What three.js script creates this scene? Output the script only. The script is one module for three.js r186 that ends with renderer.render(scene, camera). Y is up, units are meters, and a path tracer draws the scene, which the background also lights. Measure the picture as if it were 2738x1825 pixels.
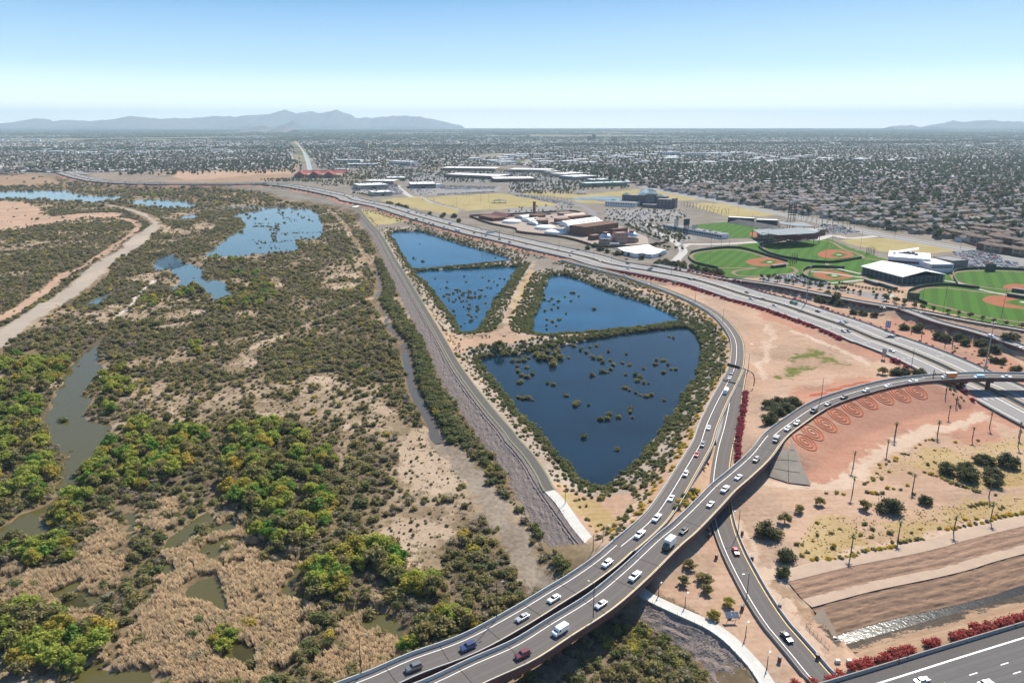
import * as THREE from 'three';
import { mergeGeometries } from 'three/addons/utils/BufferGeometryUtils.js';

// ---------------------------------------------------------------- camera, sky, sun, exposure, haze
const scene = new THREE.Scene();
const camera = new THREE.PerspectiveCamera(50.154, 1024 / 682, 1, 120000);
camera.position.set(0, 155, 0);
camera.rotation.set(THREE.MathUtils.degToRad(-16.558), 0, 0);
const renderer = new THREE.WebGLRenderer({ antialias: true });
renderer.toneMapping = THREE.LinearToneMapping;
renderer.toneMappingExposure = 1.7;
renderer.shadowMap.enabled = true;
// clear desert morning sky: colour depends on the height above the horizon and on the angle from the sun
const SUN = new THREE.Vector3(0.485, 0.95, -0.875).normalize();
{
  const W = 512, H = 256, d = new Float32Array(W * H * 4);
  const stops = [[0, 1.5, 1.52, 1.46], [1.2, 0.98, 1.08, 1.08], [2, 0.74, 0.89, 0.94], [4, 0.36, 0.55, 0.7], [9, 0.1, 0.27, 0.51], [18, 0.06, 0.17, 0.38], [40, 0.041, 0.116, 0.28], [90, 0.03, 0.088, 0.22]];
  for (let r = 0; r < H; r++) {
    const el = ((r + 0.5) / H - 0.5) * 180, e = Math.max(0, el);
    let k = 0; while (k < stops.length - 2 && e > stops[k + 1][0]) k++;
    const a = stops[k], b = stops[k + 1], t = (e - a[0]) / (b[0] - a[0]);
    for (let c = 0; c < W; c++) {
      const az = ((c + 0.5) / W - 0.5) * 2 * Math.PI, ce = Math.cos(el * Math.PI / 180);
      const cs = Math.cos(az) * ce * SUN.x + Math.sin(el * Math.PI / 180) * SUN.y + Math.sin(az) * ce * SUN.z;
      const glow = 0.25 * Math.pow(Math.max(0, cs), 6), i = (r * W + c) * 4;
      for (let q = 0; q < 3; q++) d[i + q] = a[q + 1] + (b[q + 1] - a[q + 1]) * t + glow;
      d[i + 3] = 1;
    }
  }
  const sky = new THREE.DataTexture(d, W, H, THREE.RGBAFormat, THREE.FloatType);
  sky.mapping = THREE.EquirectangularReflectionMapping; sky.magFilter = THREE.LinearFilter; sky.needsUpdate = true;
  scene.background = sky; scene.environment = sky;
  scene.backgroundIntensity = 1; scene.environmentIntensity = 1;
}
const sun = new THREE.DirectionalLight(new THREE.Color(1, 0.93, 0.82), 5);
sun.name = 'sun'; sun.position.copy(SUN).multiplyScalar(3000).add(new THREE.Vector3(0, 0, -900)); sun.target.position.set(0, 0, -900);
sun.castShadow = true; sun.shadow.mapSize.set(4096, 4096);
Object.assign(sun.shadow.camera, { left: -1500, right: 1500, top: 1500, bottom: -1500, near: 10, far: 8000 });
scene.add(sun, sun.target);
scene.fog = new THREE.FogExp2(new THREE.Color(0.68, 0.88, 1.0), 0.000053);

// ---------------------------------------------------------------- helpers
let seed = 20240;
const rnd = () => { seed = (seed + 0x6d2b79f5) | 0; let t = Math.imul(seed ^ (seed >>> 15), 1 | seed); t = (t + Math.imul(t ^ (t >>> 7), 61 | t)) ^ t; return ((t ^ (t >>> 14)) >>> 0) / 4294967296; };
const reseed = (s) => { seed = s * 7919; };
const rr = (a, b) => a + (b - a) * rnd(), pick = (a) => a[Math.floor(rnd() * a.length)];
const clamp = (x, a, b) => Math.min(b, Math.max(a, x)), lerp = (a, b, t) => a + (b - a) * t;
const smooth = (a, b, x) => { const t = clamp((x - a) / (b - a), 0, 1); return t * t * (3 - 2 * t); };
// tileable value noise, 256 lattice
const LAT = new Float32Array(65536); for (let i = 0; i < 65536; i++) LAT[i] = rnd();
function vn(x, y) {
  const ix = Math.floor(x), iy = Math.floor(y), fx = x - ix, fy = y - iy, u = fx * fx * (3 - 2 * fx), v = fy * fy * (3 - 2 * fy);
  const a = ix & 255, b = (ix + 1) & 255, c = (iy & 255) << 8, e = ((iy + 1) & 255) << 8;
  return (LAT[c + a] * (1 - u) + LAT[c + b] * u) * (1 - v) + (LAT[e + a] * (1 - u) + LAT[e + b] * u) * v;
}
const fbm = (x, y, o = 4) => { let s = 0, a = 0.5, n = 0; for (let i = 0; i < o; i++) { s += a * vn(x, y); n += a; a *= 0.5; x = x * 2.03 + 17.1; y = y * 2.03 + 5.7; } return s / n; };
const used = new Map();
const numbered = (n) => { const k = used.get(n) ?? 0; used.set(n, k + 1); return k ? n + '_' + String(k).padStart(3, '0') : n; };
const shadows = (o) => { o.castShadow = o.receiveShadow = true; return o; };
function mesh(name, geo, material, parent) { const m = shadows(new THREE.Mesh(geo, material)); m.name = name; parent.add(m); return m; }
function tag(o, label, category, group) { o.userData.label = label; o.userData.category = category; if (group) o.userData.group = group; return o; }
function thing(name, label, category, group) { const g = new THREE.Group(); g.name = numbered(name); scene.add(g); return tag(g, label, category, group); }
function single(name, geo, material, label, category, group) { const m = mesh(numbered(name), geo, material, scene); return tag(m, label, category, group); }
function structure(name, geo, material, label) { const m = mesh(numbered(name), geo, material, scene); m.userData.kind = 'structure'; if (label) m.userData.label = label; return m; }
function structGroup(name, label) { const g = new THREE.Group(); g.name = numbered(name); scene.add(g); g.userData.kind = 'structure'; if (label) g.userData.label = label; return g; }
function copyOf(proto, label, group) { const c = proto.clone(); c.name = numbered(proto.userData.base ?? proto.name); delete c.userData.base; if (label) c.userData.label = label; if (group) c.userData.group = group; scene.add(c); return c; }

// polygons and lines, [x, z] pairs in metres
const inPoly = (p, x, z) => { let s = false; for (let i = 0, j = p.length - 1; i < p.length; j = i++) { const [xi, zi] = p[i], [xj, zj] = p[j]; if ((zi > z) !== (zj > z) && x < ((xj - xi) * (z - zi)) / (zj - zi) + xi) s = !s; } return s; };
function box2(p) { let a = 1e9, b = -1e9, c = 1e9, d = -1e9; for (const q of p) { a = Math.min(a, q[0]); b = Math.max(b, q[0]); c = Math.min(c, q[q.length - 1]); d = Math.max(d, q[q.length - 1]); } return [a, b, c, d]; }
// distance to an open line: [distance, side (+1 right of its direction), height there, arc length there]
function near(l, x, z) {
  let best = 1e18, side = 0, hh = 0, at = 0, s = 0;
  for (let i = 0; i + 1 < l.length; i++) {
    const a = l[i], b = l[i + 1], n = a.length - 1, ax = a[0], az = a[n], dx = b[0] - ax, dz = b[n] - az, L2 = dx * dx + dz * dz || 1e-9;
    const t = clamp(((x - ax) * dx + (z - az) * dz) / L2, 0, 1), ex = x - ax - t * dx, ez = z - az - t * dz, d = ex * ex + ez * ez, L = Math.sqrt(L2);
    if (d < best) { best = d; side = dx * ez - dz * ex > 0 ? 1 : -1; hh = n === 2 ? a[1] + (b[1] - a[1]) * t : 0; at = s + t * L; }
    s += L;
  }
  return [Math.sqrt(best), side, hh, at];
}
const polyDist = (p, x, z) => near([...p, p[0]], x, z)[0];
// smooth a line or ring through its points
function curve(pts, step = 4, closed = false) {
  const v = pts.map((p) => new THREE.Vector3(p[0], p.length > 2 ? p[1] : 0, p[p.length - 1]));
  const c = new THREE.CatmullRomCurve3(v, closed, 'centripetal'); c.arcLengthDivisions = pts.length * 24;
  const n = Math.max(2, Math.round(c.getLength() / step));
  return c.getSpacedPoints(n).map((q) => (pts[0].length > 2 ? [q.x, q.y, q.z] : [q.x, q.z]));
}
const ring = (pts, step = 4) => { const r = curve(pts, step, true); r.pop(); return r; };
// rough ring: natural shore line
const wobbly = (pts, step, amp, f = 0.12) => ring(pts, step).map(([x, z]) => [x + (fbm(x * f, z * f) - 0.5) * 2 * amp, z + (fbm(x * f + 40, z * f + 9) - 0.5) * 2 * amp]);
function flat(poly, y, uv = 1) {
  const s = new THREE.Shape(poly.map((p) => new THREE.Vector2(p[0], -p[p.length - 1]))), g = new THREE.ShapeGeometry(s);
  g.rotateX(-Math.PI / 2); g.translate(0, y, 0);
  const P = g.attributes.position, U = g.attributes.uv; for (let i = 0; i < P.count; i++) U.setXY(i, P.getX(i) * uv, P.getZ(i) * uv);
  return g;
}
// a line of [x, y, z] swept with a cross-section of [right, up] pairs (or a function of arc share and height there giving one)
function loft(line, profile, { closed = false, cap = false, flatten = true } = {}) {
  const n = line.length, pos = [], uv = [], idx = []; let s = 0, m = 0;
  const rings = [];
  for (let i = 0; i < n; i++) {
    const a = line[Math.max(0, i - 1)], b = line[Math.min(n - 1, i + 1)], p = line[i];
    if (i) s += Math.hypot(p[0] - line[i - 1][0], p[2] - line[i - 1][2]);
    let tx = b[0] - a[0], tz = b[2] - a[2]; const L = Math.hypot(tx, tz) || 1; tx /= L; tz /= L;
    const pr = typeof profile === 'function' ? profile(i / (n - 1), p, s, i) : profile; m = pr.length;
    rings.push(pr.map(([u, v]) => [p[0] - tz * u, p[1] + v, p[2] + tx * u]).map((q) => [...q, s]));
  }
  const add = (q, w) => { pos.push(q[0], q[1], q[2]); uv.push(w, q[3]); return pos.length / 3 - 1; };
  const M = closed ? m : m - 1;
  for (let j = 0; j < M; j++) {
    const k = (j + 1) % m, w0 = j, base = [];
    const q0 = rings[0][j], q1 = rings[0][k], wid = Math.hypot(q1[0] - q0[0], q1[1] - q0[1], q1[2] - q0[2]);
    for (let i = 0; i < n; i++) base.push([add(rings[i][j], w0), add(rings[i][k], w0 + wid)]);
    for (let i = 0; i + 1 < n; i++) idx.push(base[i][0], base[i][1], base[i + 1][0], base[i][1], base[i + 1][1], base[i + 1][0]);
  }
  if (cap) for (const r of [rings[0], rings[n - 1]]) { const b = r.map((q) => add(q, 0)); for (let j = 1; j + 1 < m; j++) idx.push(b[0], b[j], b[j + 1]); }
  const g = new THREE.BufferGeometry();
  g.setAttribute('position', new THREE.Float32BufferAttribute(pos, 3)); g.setAttribute('uv', new THREE.Float32BufferAttribute(uv, 2)); g.setIndex(idx); g.computeVertexNormals();
  return g;
}
const shift = (line, u, v = 0) => line.map((p, i) => { const a = line[Math.max(0, i - 1)], b = line[Math.min(line.length - 1, i + 1)]; const tx = b[0] - a[0], tz = b[2] - a[2], L = Math.hypot(tx, tz) || 1; return [p[0] - (tz / L) * u, p[1] + v, p[2] + (tx / L) * u]; });
const bx = (w, h, d, x = 0, y = 0, z = 0, ry = 0) => { const g = new THREE.BoxGeometry(w, h, d); if (ry) g.rotateY(ry); g.translate(x, y, z); return g; };
const merge = (l) => mergeGeometries(l.map((g) => (g.index ? g.toNonIndexed() : g)).map((g) => { for (const k of Object.keys(g.attributes)) if (!['position', 'normal', 'uv'].includes(k)) g.deleteAttribute(k); return g; }));
const cyl = (r0, r1, h, x = 0, y = 0, z = 0, n = 8) => { const g = new THREE.CylinderGeometry(r1, r0, h, n); g.translate(x, y + h / 2, z); return g; };

// ---------------------------------------------------------------- materials
function grainTexture(size, f, spanMetres, bytes = true) {
  const d = new Uint8Array(size * size * 4);
  for (let y = 0; y < size; y++) for (let x = 0; x < size; x++) { const v = clamp(f(x / size, y / size), 0, 1) * 255, i = (y * size + x) * 4; d[i] = d[i + 1] = d[i + 2] = v; d[i + 3] = 255; }
  const t = new THREE.DataTexture(d, size, size); t.wrapS = t.wrapT = THREE.RepeatWrapping; t.magFilter = THREE.LinearFilter; t.repeat.set(1 / spanMetres, 1 / spanMetres); t.needsUpdate = true; return t;
}
const per = (u, v, n, k) => { // periodic value noise with n cells
  const x = u * n, y = v * n, ix = Math.floor(x), iy = Math.floor(y), fx = x - ix, fy = y - iy, a = fx * fx * (3 - 2 * fx), b = fy * fy * (3 - 2 * fy), h = (i, j) => LAT[((((j % n) * 131 + (i % n) * 7 + k * 977) & 65535) * 40503) & 65535];
  return lerp(lerp(h(ix, iy), h(ix + 1, iy), a), lerp(h(ix, iy + 1), h(ix + 1, iy + 1), a), b);
};
const grainSoft = grainTexture(256, (u, v) => 0.72 + 0.28 * (0.45 * per(u, v, 6, 1) + 0.3 * per(u, v, 23, 2) + 0.25 * per(u, v, 97, 3)), 26);
const grainRoad = grainTexture(512, (u, v) => 0.76 + 0.24 * (0.3 * per(u, v, 5, 4) + 0.3 * per(u, v, 40, 5) + 0.4 * per(u, v, 200, 6)) - (per(u, v, 31, 9) > 0.93 ? 0.06 : 0), 34);
const grainRock = grainTexture(512, (u, v) => { const a = per(u, v, 90, 7), b = per(u, v, 45, 8), c = per(u, v, 9, 3); return 0.45 + 0.55 * (0.55 * a + 0.3 * b + 0.15 * c); }, 30);
const grainGrass = grainTexture(512, (u, v) => 0.66 + 0.34 * (0.4 * per(u, v, 7, 2) + 0.3 * per(u, v, 60, 5) + 0.3 * per(u, v, 180, 8)), 60);
const M = (r, g, b, rough = 0.85, o = {}) => new THREE.MeshPhysicalMaterial({ color: new THREE.Color().setRGB(r, g, b).multiplyScalar(Math.max(r, g, b) > 0.6 ? 0.92 : 0.74), roughness: rough, specularIntensity: rough > 0.78 ? 0.15 : 1, ...o });
const MAT = {
  asphalt: M(0.16, 0.145, 0.135, 0.9, { map: grainRoad }), concreteRoad: M(0.34, 0.325, 0.31, 0.9, { map: grainRoad }), darkAsphalt: M(0.115, 0.108, 0.105, 0.9, { map: grainRoad }),
  concrete: M(0.46, 0.43, 0.39, 0.85, { map: grainSoft }), paleConcrete: M(0.62, 0.6, 0.55, 0.85, { map: grainSoft }), fascia: M(0.21, 0.115, 0.1, 0.8, { map: grainSoft }), brownWall: M(0.2, 0.135, 0.105, 0.85, { map: grainSoft }),
  white: M(0.8, 0.8, 0.78, 0.6), yellow: M(0.72, 0.46, 0.08, 0.6), whiteWall: M(0.72, 0.71, 0.68, 0.75, { map: grainSoft }), metal: M(0.4, 0.41, 0.42, 0.45, { metalness: 0.6 }), darkMetal: M(0.07, 0.075, 0.08, 0.5, { metalness: 0.4 }),
  rock: M(0.36, 0.31, 0.27, 0.95, { map: grainRock }), glass: M(0.02, 0.028, 0.034, 0.08), tyre: M(0.02, 0.02, 0.02, 0.8),
};

// ---------------------------------------------------------------- the survey: lines and outlines in metres (x east of the eye's axis, z towards the viewer)
const LEVEE = curve([[32.1,7,-229.5],[25.3,7,-248.1],[19.2,7,-269.4],[15.9,7,-277],[12.8,7,-292.6],[6.8,7,-314],[-0.1,7,-332.5],[-0.5,7,-335],[-11.4,7,-366.2],[-24.5,7,-406.8],[-36.9,7,-449.2],[-48.3,7,-494.9],[-66.1,7,-563.7],[-86.9,7,-643.4],[-112.1,7,-741.3],[-131,7,-811.8],[-163.9,7,-941.5],[-194.1,7,-1055.2],[-209.4,7,-1103.4],[-242.5,7,-1213.6],[-276.8,7,-1328.9],[-305,7,-1385.1]], 5);
const FREEWAY = curve([[-1412.6,12,-2349.9],[-1304.2,12,-2211.4],[-1201.5,12,-2088.1],[-1087.2,12,-1969.5],[-978,12,-1900],[-864.6,12,-1870.6],[-749,12,-1863.4],[-629.2,12,-1870.6],[-651.7,12,-1881.6],[-567.8,12,-1838.6],[-473.3,12,-1723.8],[-389.7,11,-1611.7],[-341.5,10.5,-1535.3],[-323.3,10,-1490.1],[-238,10,-1368.9],[-159.9,9.5,-1223.5],[-97.1,9,-1113.3],[-44.4,9,-1024.1],[-14.6,9,-981.6],[37.6,9,-902.1],[86.2,9,-830.2],[106.9,8.5,-790],[148.2,8,-748.1],[184.3,7.5,-705.1],[212.7,7,-641.8],[230.5,7,-609.9],[244.1,6.5,-574.2],[255.6,6.5,-540.6],[262.8,6.5,-503.9],[262.5,6.5,-507.1],[271.2,6.5,-478.7],[276.7,6.5,-449.1],[278.1,6.5,-433.7],[279,6.5,-414.5],[281.6,6.5,-397.9],[282.5,6.5,-375.6],[284.3,6.5,-345.2]], 6);
// where the plain behind the levee and the freeway ends towards the river
const RIM = curve([[32.2,-228],[23.6,-249.8],[15.4,-274],[12,-291.5],[6,-314.4],[-0.9,-332.8],[-1.6,-337.3],[-12.7,-368.7],[-26,-409.5],[-38.7,-452.3],[-50.2,-498.2],[-68.4,-567.5],[-89.6,-647.7],[-115.1,-746.3],[-134.4,-817.3],[-167.9,-947.9],[-198.7,-1062.4],[-214.2,-1110.8],[-247.8,-1221.8],[-279.1,-1320],[-303,-1365.6],[-389.8,-1477.5],[-472,-1558.4],[-553.7,-1704.6],[-612.6,-1764.5],[-711,-1835.5],[-864.9,-1869.6],[-1001.3,-1915.8],[-1123.5,-1979.7],[-1225.3,-2073.2],[-1337,-2208.9],[-1496.6,-2336],[-1677.6,-2448.5],[-1943.9,-2508.8]], 8);
const POND_A = ring([[-176.2,-1058.5],[-176.1,-1083.8],[-145.6,-1092.1],[-120.4,-1060.7],[-93.3,-1013.1],[-58.7,-954.5],[-27.8,-906.2],[-6.5,-866.1],[3.5,-845.9],[0.2,-839.3],[-19.1,-830.7],[-62.7,-807.9],[-105.6,-789.5],[-111,-797.9],[-116.3,-818.8],[-131.7,-877.8],[-157.1,-983]], 4);
const POND_B = ring([[-102.6,-777.4],[-49.4,-796.6],[4.4,-806.6],[1.4,-760.3],[-4.3,-715],[-14.2,-651.4],[-19.9,-601.5],[-22.7,-575.5],[-26,-545],[-29,-536.2],[-38.4,-536.2],[-43.2,-554.9],[-50.1,-586.4],[-59.8,-621.4],[-74.6,-679.4],[-87.3,-725.9]], 4);
const POND_C = ring([[42,-757.3],[53.4,-760.3],[62,-748.5],[75.6,-720.4],[92.9,-679.4],[109.9,-651.4],[124.8,-621.4],[133.8,-593.8],[136.3,-571.3],[122.8,-562.6],[103.1,-552.5],[84.6,-546.3],[70.9,-541.2],[57.4,-536.2],[40.1,-533],[22.8,-528.8],[17.2,-533],[15.7,-561.6],[17.6,-582.7],[22.2,-609.3],[27.7,-651.4],[30.1,-684.3],[34.7,-715]], 4);
const POND_D = ring([[13.4,-488.3],[35.5,-502.6],[46.7,-511.1],[64.4,-522.1],[82.7,-532.7],[110.6,-545.4],[138.3,-552.2],[139.9,-544.4],[139.2,-520.4],[135.7,-497.7],[127.4,-469.3],[120.2,-445.9],[112.2,-424.6],[101.6,-405],[95,-387],[88,-372],[81.5,-361.1],[78.8,-352.1],[68.2,-334],[66.7,-330.2],[59.3,-314.1],[51.7,-304.1],[46.4,-297.7],[44,-290.1],[38,-287.7],[34,-290.1],[29.3,-300.9],[26.4,-312.4],[23.7,-317.5],[20.3,-324.7],[17,-339.8],[2.3,-380.2],[-1.2,-394.1],[-8.1,-416.6],[-14.9,-441.5],[-20,-459.7],[-22.2,-468.8],[-18.2,-473.7],[-9.1,-478.7],[2.3,-482.8]], 4);
const PONDS = [POND_A, POND_B, POND_C, POND_D];
// river pools on the flood plain
const POOLS = {
  channel: [[-314.5,-545.7],[-314.6,-539.4],[-311.4,-527.2],[-309.3,-512.6],[-307.1,-501.4],[-304.4,-488.1],[-298.9,-470.5],[-295,-458.6],[-288.7,-442.9],[-281.9,-430.1],[-278.9,-424],[-277.2,-414.2],[-271.9,-401],[-263.1,-383.5],[-259.2,-372.1],[-248.5,-356.7],[-247.9,-356.6],[-237.9,-344.2],[-229.9,-336.4],[-218.5,-325.3],[-215,-323.5],[-215.6,-316.4],[-210.6,-308],[-204.5,-301.6],[-204.5,-295.4],[-203,-289.4],[-198.8,-283.6],[-199.4,-276.6],[-203.2,-273.9],[-205.6,-267.4],[-204.7,-261.1],[-207.3,-256.2],[-204,-251.5],[-198.1,-252.1],[-192.5,-249.2],[-185.1,-247.5],[-180,-249.2],[-181,-255],[-185.2,-261.1],[-193,-267.4],[-194.9,-272.6],[-192.3,-273.9],[-192.2,-279.4],[-192.2,-287.9],[-195.1,-295.4],[-201.4,-306.4],[-203.1,-314.7],[-203.9,-321.7],[-203.3,-330.7],[-205.4,-342.2],[-212.5,-358.2],[-219.7,-367.3],[-222.5,-365.8],[-227.9,-368.9],[-237.3,-376.9],[-240.3,-386.9],[-244.2,-401],[-251.9,-406.6],[-256.8,-409.4],[-260.5,-422],[-262.7,-432.2],[-267.8,-449.5],[-272.2,-463.3],[-280.6,-470.5],[-285.4,-482.9],[-294.5,-496],[-302.7,-512.6],[-305.5,-527.2],[-310.7,-542.5]],
  reeds_a: [[-170.9,-282.2],[-163.2,-276.6],[-156.5,-270],[-150.8,-259.8],[-148.2,-252.7],[-145.3,-244.2],[-137.6,-239.8],[-131.8,-232],[-133.3,-226.6],[-136.8,-223.2],[-138.1,-220.8],[-139.4,-226.1],[-137.8,-231],[-139.1,-236.1],[-146,-241.4],[-150.9,-250.4],[-154.4,-259.8],[-159.8,-268.7],[-168.7,-275.3]],
  reeds_b: [[-128.3,-232],[-127.2,-222.2],[-126.5,-214.9],[-124.6,-208.8],[-123.2,-202.2],[-121.9,-195.9],[-118.7,-190.7],[-122,-192.1],[-125.3,-196.7],[-125.7,-201.4],[-126.9,-208],[-129,-214.9],[-129.9,-223.2],[-130.2,-231]],
  reeds_c: [[-114.8,-218.5],[-113.6,-225.1],[-109,-228],[-102.9,-224.1],[-99.9,-217.6],[-95.6,-210.5],[-94.1,-203.8],[-101.2,-209.7],[-108.2,-212.3],[-110.8,-210.5]],
  reeds_d: [[-135.3,-252.7],[-131.4,-259.8],[-129.7,-270],[-124.8,-272.6],[-123.7,-264.8],[-126.4,-258.6],[-124.8,-250.4],[-128.6,-244.7],[-131.2,-243.6],[-131.6,-237.2],[-133.6,-243.6]],
  reeds_e: [[-127.6,-172.4],[-126.9,-182.9],[-122.2,-179.5],[-115.3,-179.1],[-111.1,-181.2],[-103.3,-177.8],[-98,-172.4]],
  lagoon: [[-498.6,-1320.2],[-489.9,-1358.6],[-472.8,-1391.8],[-498.7,-1426.5],[-461.5,-1446.5],[-423.9,-1430.5],[-387.8,-1401.3],[-361,-1355],[-323.8,-1240.1],[-295.7,-1142.6],[-264.7,-1037],[-250.4,-986],[-243.1,-944.1],[-277.4,-1070],[-276.3,-1026.4],[-297.1,-1016],[-276.2,-930.9],[-289.7,-913.8],[-313.9,-905.5],[-326.2,-893.3],[-349.5,-885.3],[-375.6,-885.3],[-387.4,-939.7],[-406.4,-1037],[-417.8,-1117.4],[-427.3,-1168.9],[-458,-1240.1]],
  backwater: [[-431.5,-872.8],[-428.7,-896.4],[-421.2,-904.6],[-405.1,-865.1],[-388.7,-843],[-374.1,-839.4],[-356.2,-815.1],[-340.7,-801.8],[-332.8,-770.2],[-316.2,-743.8],[-308,-746.6],[-292.3,-729.8],[-275.8,-693.2],[-264.1,-677.6],[-268.8,-664.5],[-269.1,-646.6],[-275.1,-650.1],[-289,-678.6],[-306.6,-703.3],[-323.2,-724.4],[-328.7,-705.9],[-330.4,-692.2],[-335.9,-703.3],[-346.6,-746.6],[-368,-776.3],[-383.6,-808.4],[-403.1,-828.8]],
  far_a: [[-802.8,-1548.5],[-801.5,-1584],[-776,-1596.2],[-731.2,-1572],[-697.5,-1560.1],[-654.6,-1503.4],[-614.4,-1460.9],[-628,-1440.5],[-667.3,-1430.5],[-702.8,-1450.6],[-744.5,-1481.9]],
  far_b: [[-1282.2,-1779.3],[-1234.5,-1788.4],[-1194.4,-1810.1],[-1139.7,-1810.1],[-1101.6,-1819.6],[-1054.7,-1758.2],[-1016.7,-1729.1],[-972.2,-1687],[-929.1,-1673.4],[-903.8,-1673.4],[-860.7,-1633.9],[-851.1,-1596.2],[-860,-1572],[-861.6,-1548.5],[-878.7,-1537],[-929.4,-1560.1],[-969.7,-1572],[-1008.4,-1596.2],[-1064.8,-1608.6],[-1122,-1621.2],[-1171.1,-1621.2]],
  far_c: [[-567.2,-1430.5],[-556.6,-1454.7],[-492.2,-1450.6],[-500.5,-1471.3],[-477.7,-1463],[-501.4,-1434.5],[-508.1,-1410.9]],
  puddle_a: [[-580.8,-1287],[-577.1,-1320.2],[-558.1,-1303.4],[-542.2,-1278.9],[-553,-1258.4],[-561.3,-1255.3]],
  puddle_b: [[-412.5,-829.5],[-429.6,-889.3],[-410.9,-881.4],[-389.5,-851],[-381.4,-809.1],[-392.9,-796]],
  puddle_c: [[-383.7,-637.9],[-386.7,-659.9],[-388.3,-678.6],[-386,-688.3],[-383.7,-692.2],[-377.7,-664.5],[-371.6,-637.9],[-373.8,-627.4]],
  puddle_d: [[-277.4,-472.9],[-276.7,-480.4],[-271.3,-472.9],[-272.6,-466.9]],
  puddle_e: [[-271.7,-496],[-270.3,-498.7],[-262.9,-485.5],[-264,-482.9]],
};
const STREAM = curve([[-166.2,-850.2],[-151.7,-795.3],[-140.4,-752.4],[-133.6,-724.4],[-127.1,-673.8],[-125.7,-651],[-117.6,-625.4],[-108.2,-601.6],[-100.4,-568.9],[-90.9,-542.5],[-81.4,-518.3],[-76.5,-498.7],[-72.7,-475.4],[-68.7,-458.6],[-65.5,-440.7],[-63.1,-428.1],[-57.5,-408.4],[-50.1,-385.2],[-42.5,-361.2],[-40.1,-348.2],[-36.8,-340.3]], 4);
const WASH = curve([[-39.7,-352.4],[-35.6,-336.4],[-24.7,-318.2],[-14.3,-290.9],[-3.9,-262.3],[1.6,-248.1],[-0.1,-250.4],[4.7,-234.1],[9.5,-219.5],[13,-210.5]], 5);
const CANAL = curve([[97.4,-189.6],[103.4,-191.8],[115.6,-196.3],[128.1,-200.6],[140.6,-204.2],[153.4,-208],[167.2,-212.7],[176.8,-216.7],[197.5,-224.1],[229.3,-235.1]], 5);
const SANDS = [
  [[-179.2,-482.9],[-180.8,-506.9],[-178.2,-530.2],[-188.1,-524.2],[-190.6,-506.9],[-189.1,-496],[-192.3,-470.5],[-195.2,-456.3],[-181.3,-442.9],[-173.6,-451.7],[-167.5,-463.3]],
  [[-253.5,-758.3],[-236.4,-741],[-227.2,-708.5],[-230.9,-700.8],[-245,-724.4]], [[-192.8,-767.2],[-180.5,-782.6],[-164.7,-788.9],[-153.9,-752.4],[-162.2,-741],[-176.9,-755.3],[-184.7,-738.1],[-188.6,-716.3],[-194,-724.4]], [[-192.6,-719],[-175.9,-729.8],[-151.9,-724.4],[-152.3,-693.2],[-168.6,-688.3],[-186.3,-698.2]],
  [[-133.3,-440.7],[-125.8,-445.1],[-116.2,-447.3],[-110,-440.7],[-108.4,-426],[-108.4,-414.2],[-117.1,-422],[-127.6,-430.1]], [[-148.4,-392.1],[-142.9,-399.2],[-130.6,-388.6],[-125.4,-397.4],[-128.2,-422],[-122.5,-416.1],[-120.3,-388.6],[-123.1,-372.1],[-133.2,-368.9],[-141.6,-372.1]],
  [[-59.4,-249.2],[-54.6,-257.4],[-47.4,-264.8],[-40.2,-270],[-32.7,-275.3],[-23.4,-270],[-19.5,-259.8],[-21.2,-248.1],[-27.2,-239.3],[-24.3,-227],[-29.8,-224.1],[-38.3,-232],[-44.9,-240.4],[-52.5,-242.5]], [[-56.1,-332.6],[-54,-358.7],[-42.9,-358.7],[-33.7,-332.6],[-19.6,-296.9],[-27.9,-283.6],[-38.2,-282.2],[-46.5,-286.5],[-51.5,-301.6]],
  [[-360,-594],[-356.3,-613.3],[-358.4,-635.8],[-349.4,-637.9],[-335.8,-609.3],[-340.2,-594]], [[-299.9,-586.7],[-292.7,-601.6],[-282.2,-617.3],[-261,-613.3],[-259.8,-586.7],[-273.5,-579.4],[-290.2,-575.9]], [[-284,-558.8],[-272.5,-568.9],[-252.9,-574.1],[-257.6,-563.8],[-266.5,-555.4],[-269.9,-547.3]],
  [[-410.9,-758.3],[-402,-776.3],[-384.7,-788.9],[-369.6,-741],[-384.9,-729.8]], [[-515.4,-1182.5],[-503.1,-1210.6],[-466.7,-1168.9],[-463.1,-1123.6],[-484.6,-1117.4]], [[-88.8,-350.9],[-88.5,-365.8],[-84,-373.7],[-80,-372.1],[-83.6,-359.7],[-83.9,-346.9]], [[-80.9,-390.4],[-74.4,-393.9],[-66.9,-386.9],[-59.2,-368.9],[-52.5,-350.9],[-59.1,-348],[-70,-367.3],[-76.3,-372.1]],
];
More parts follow.
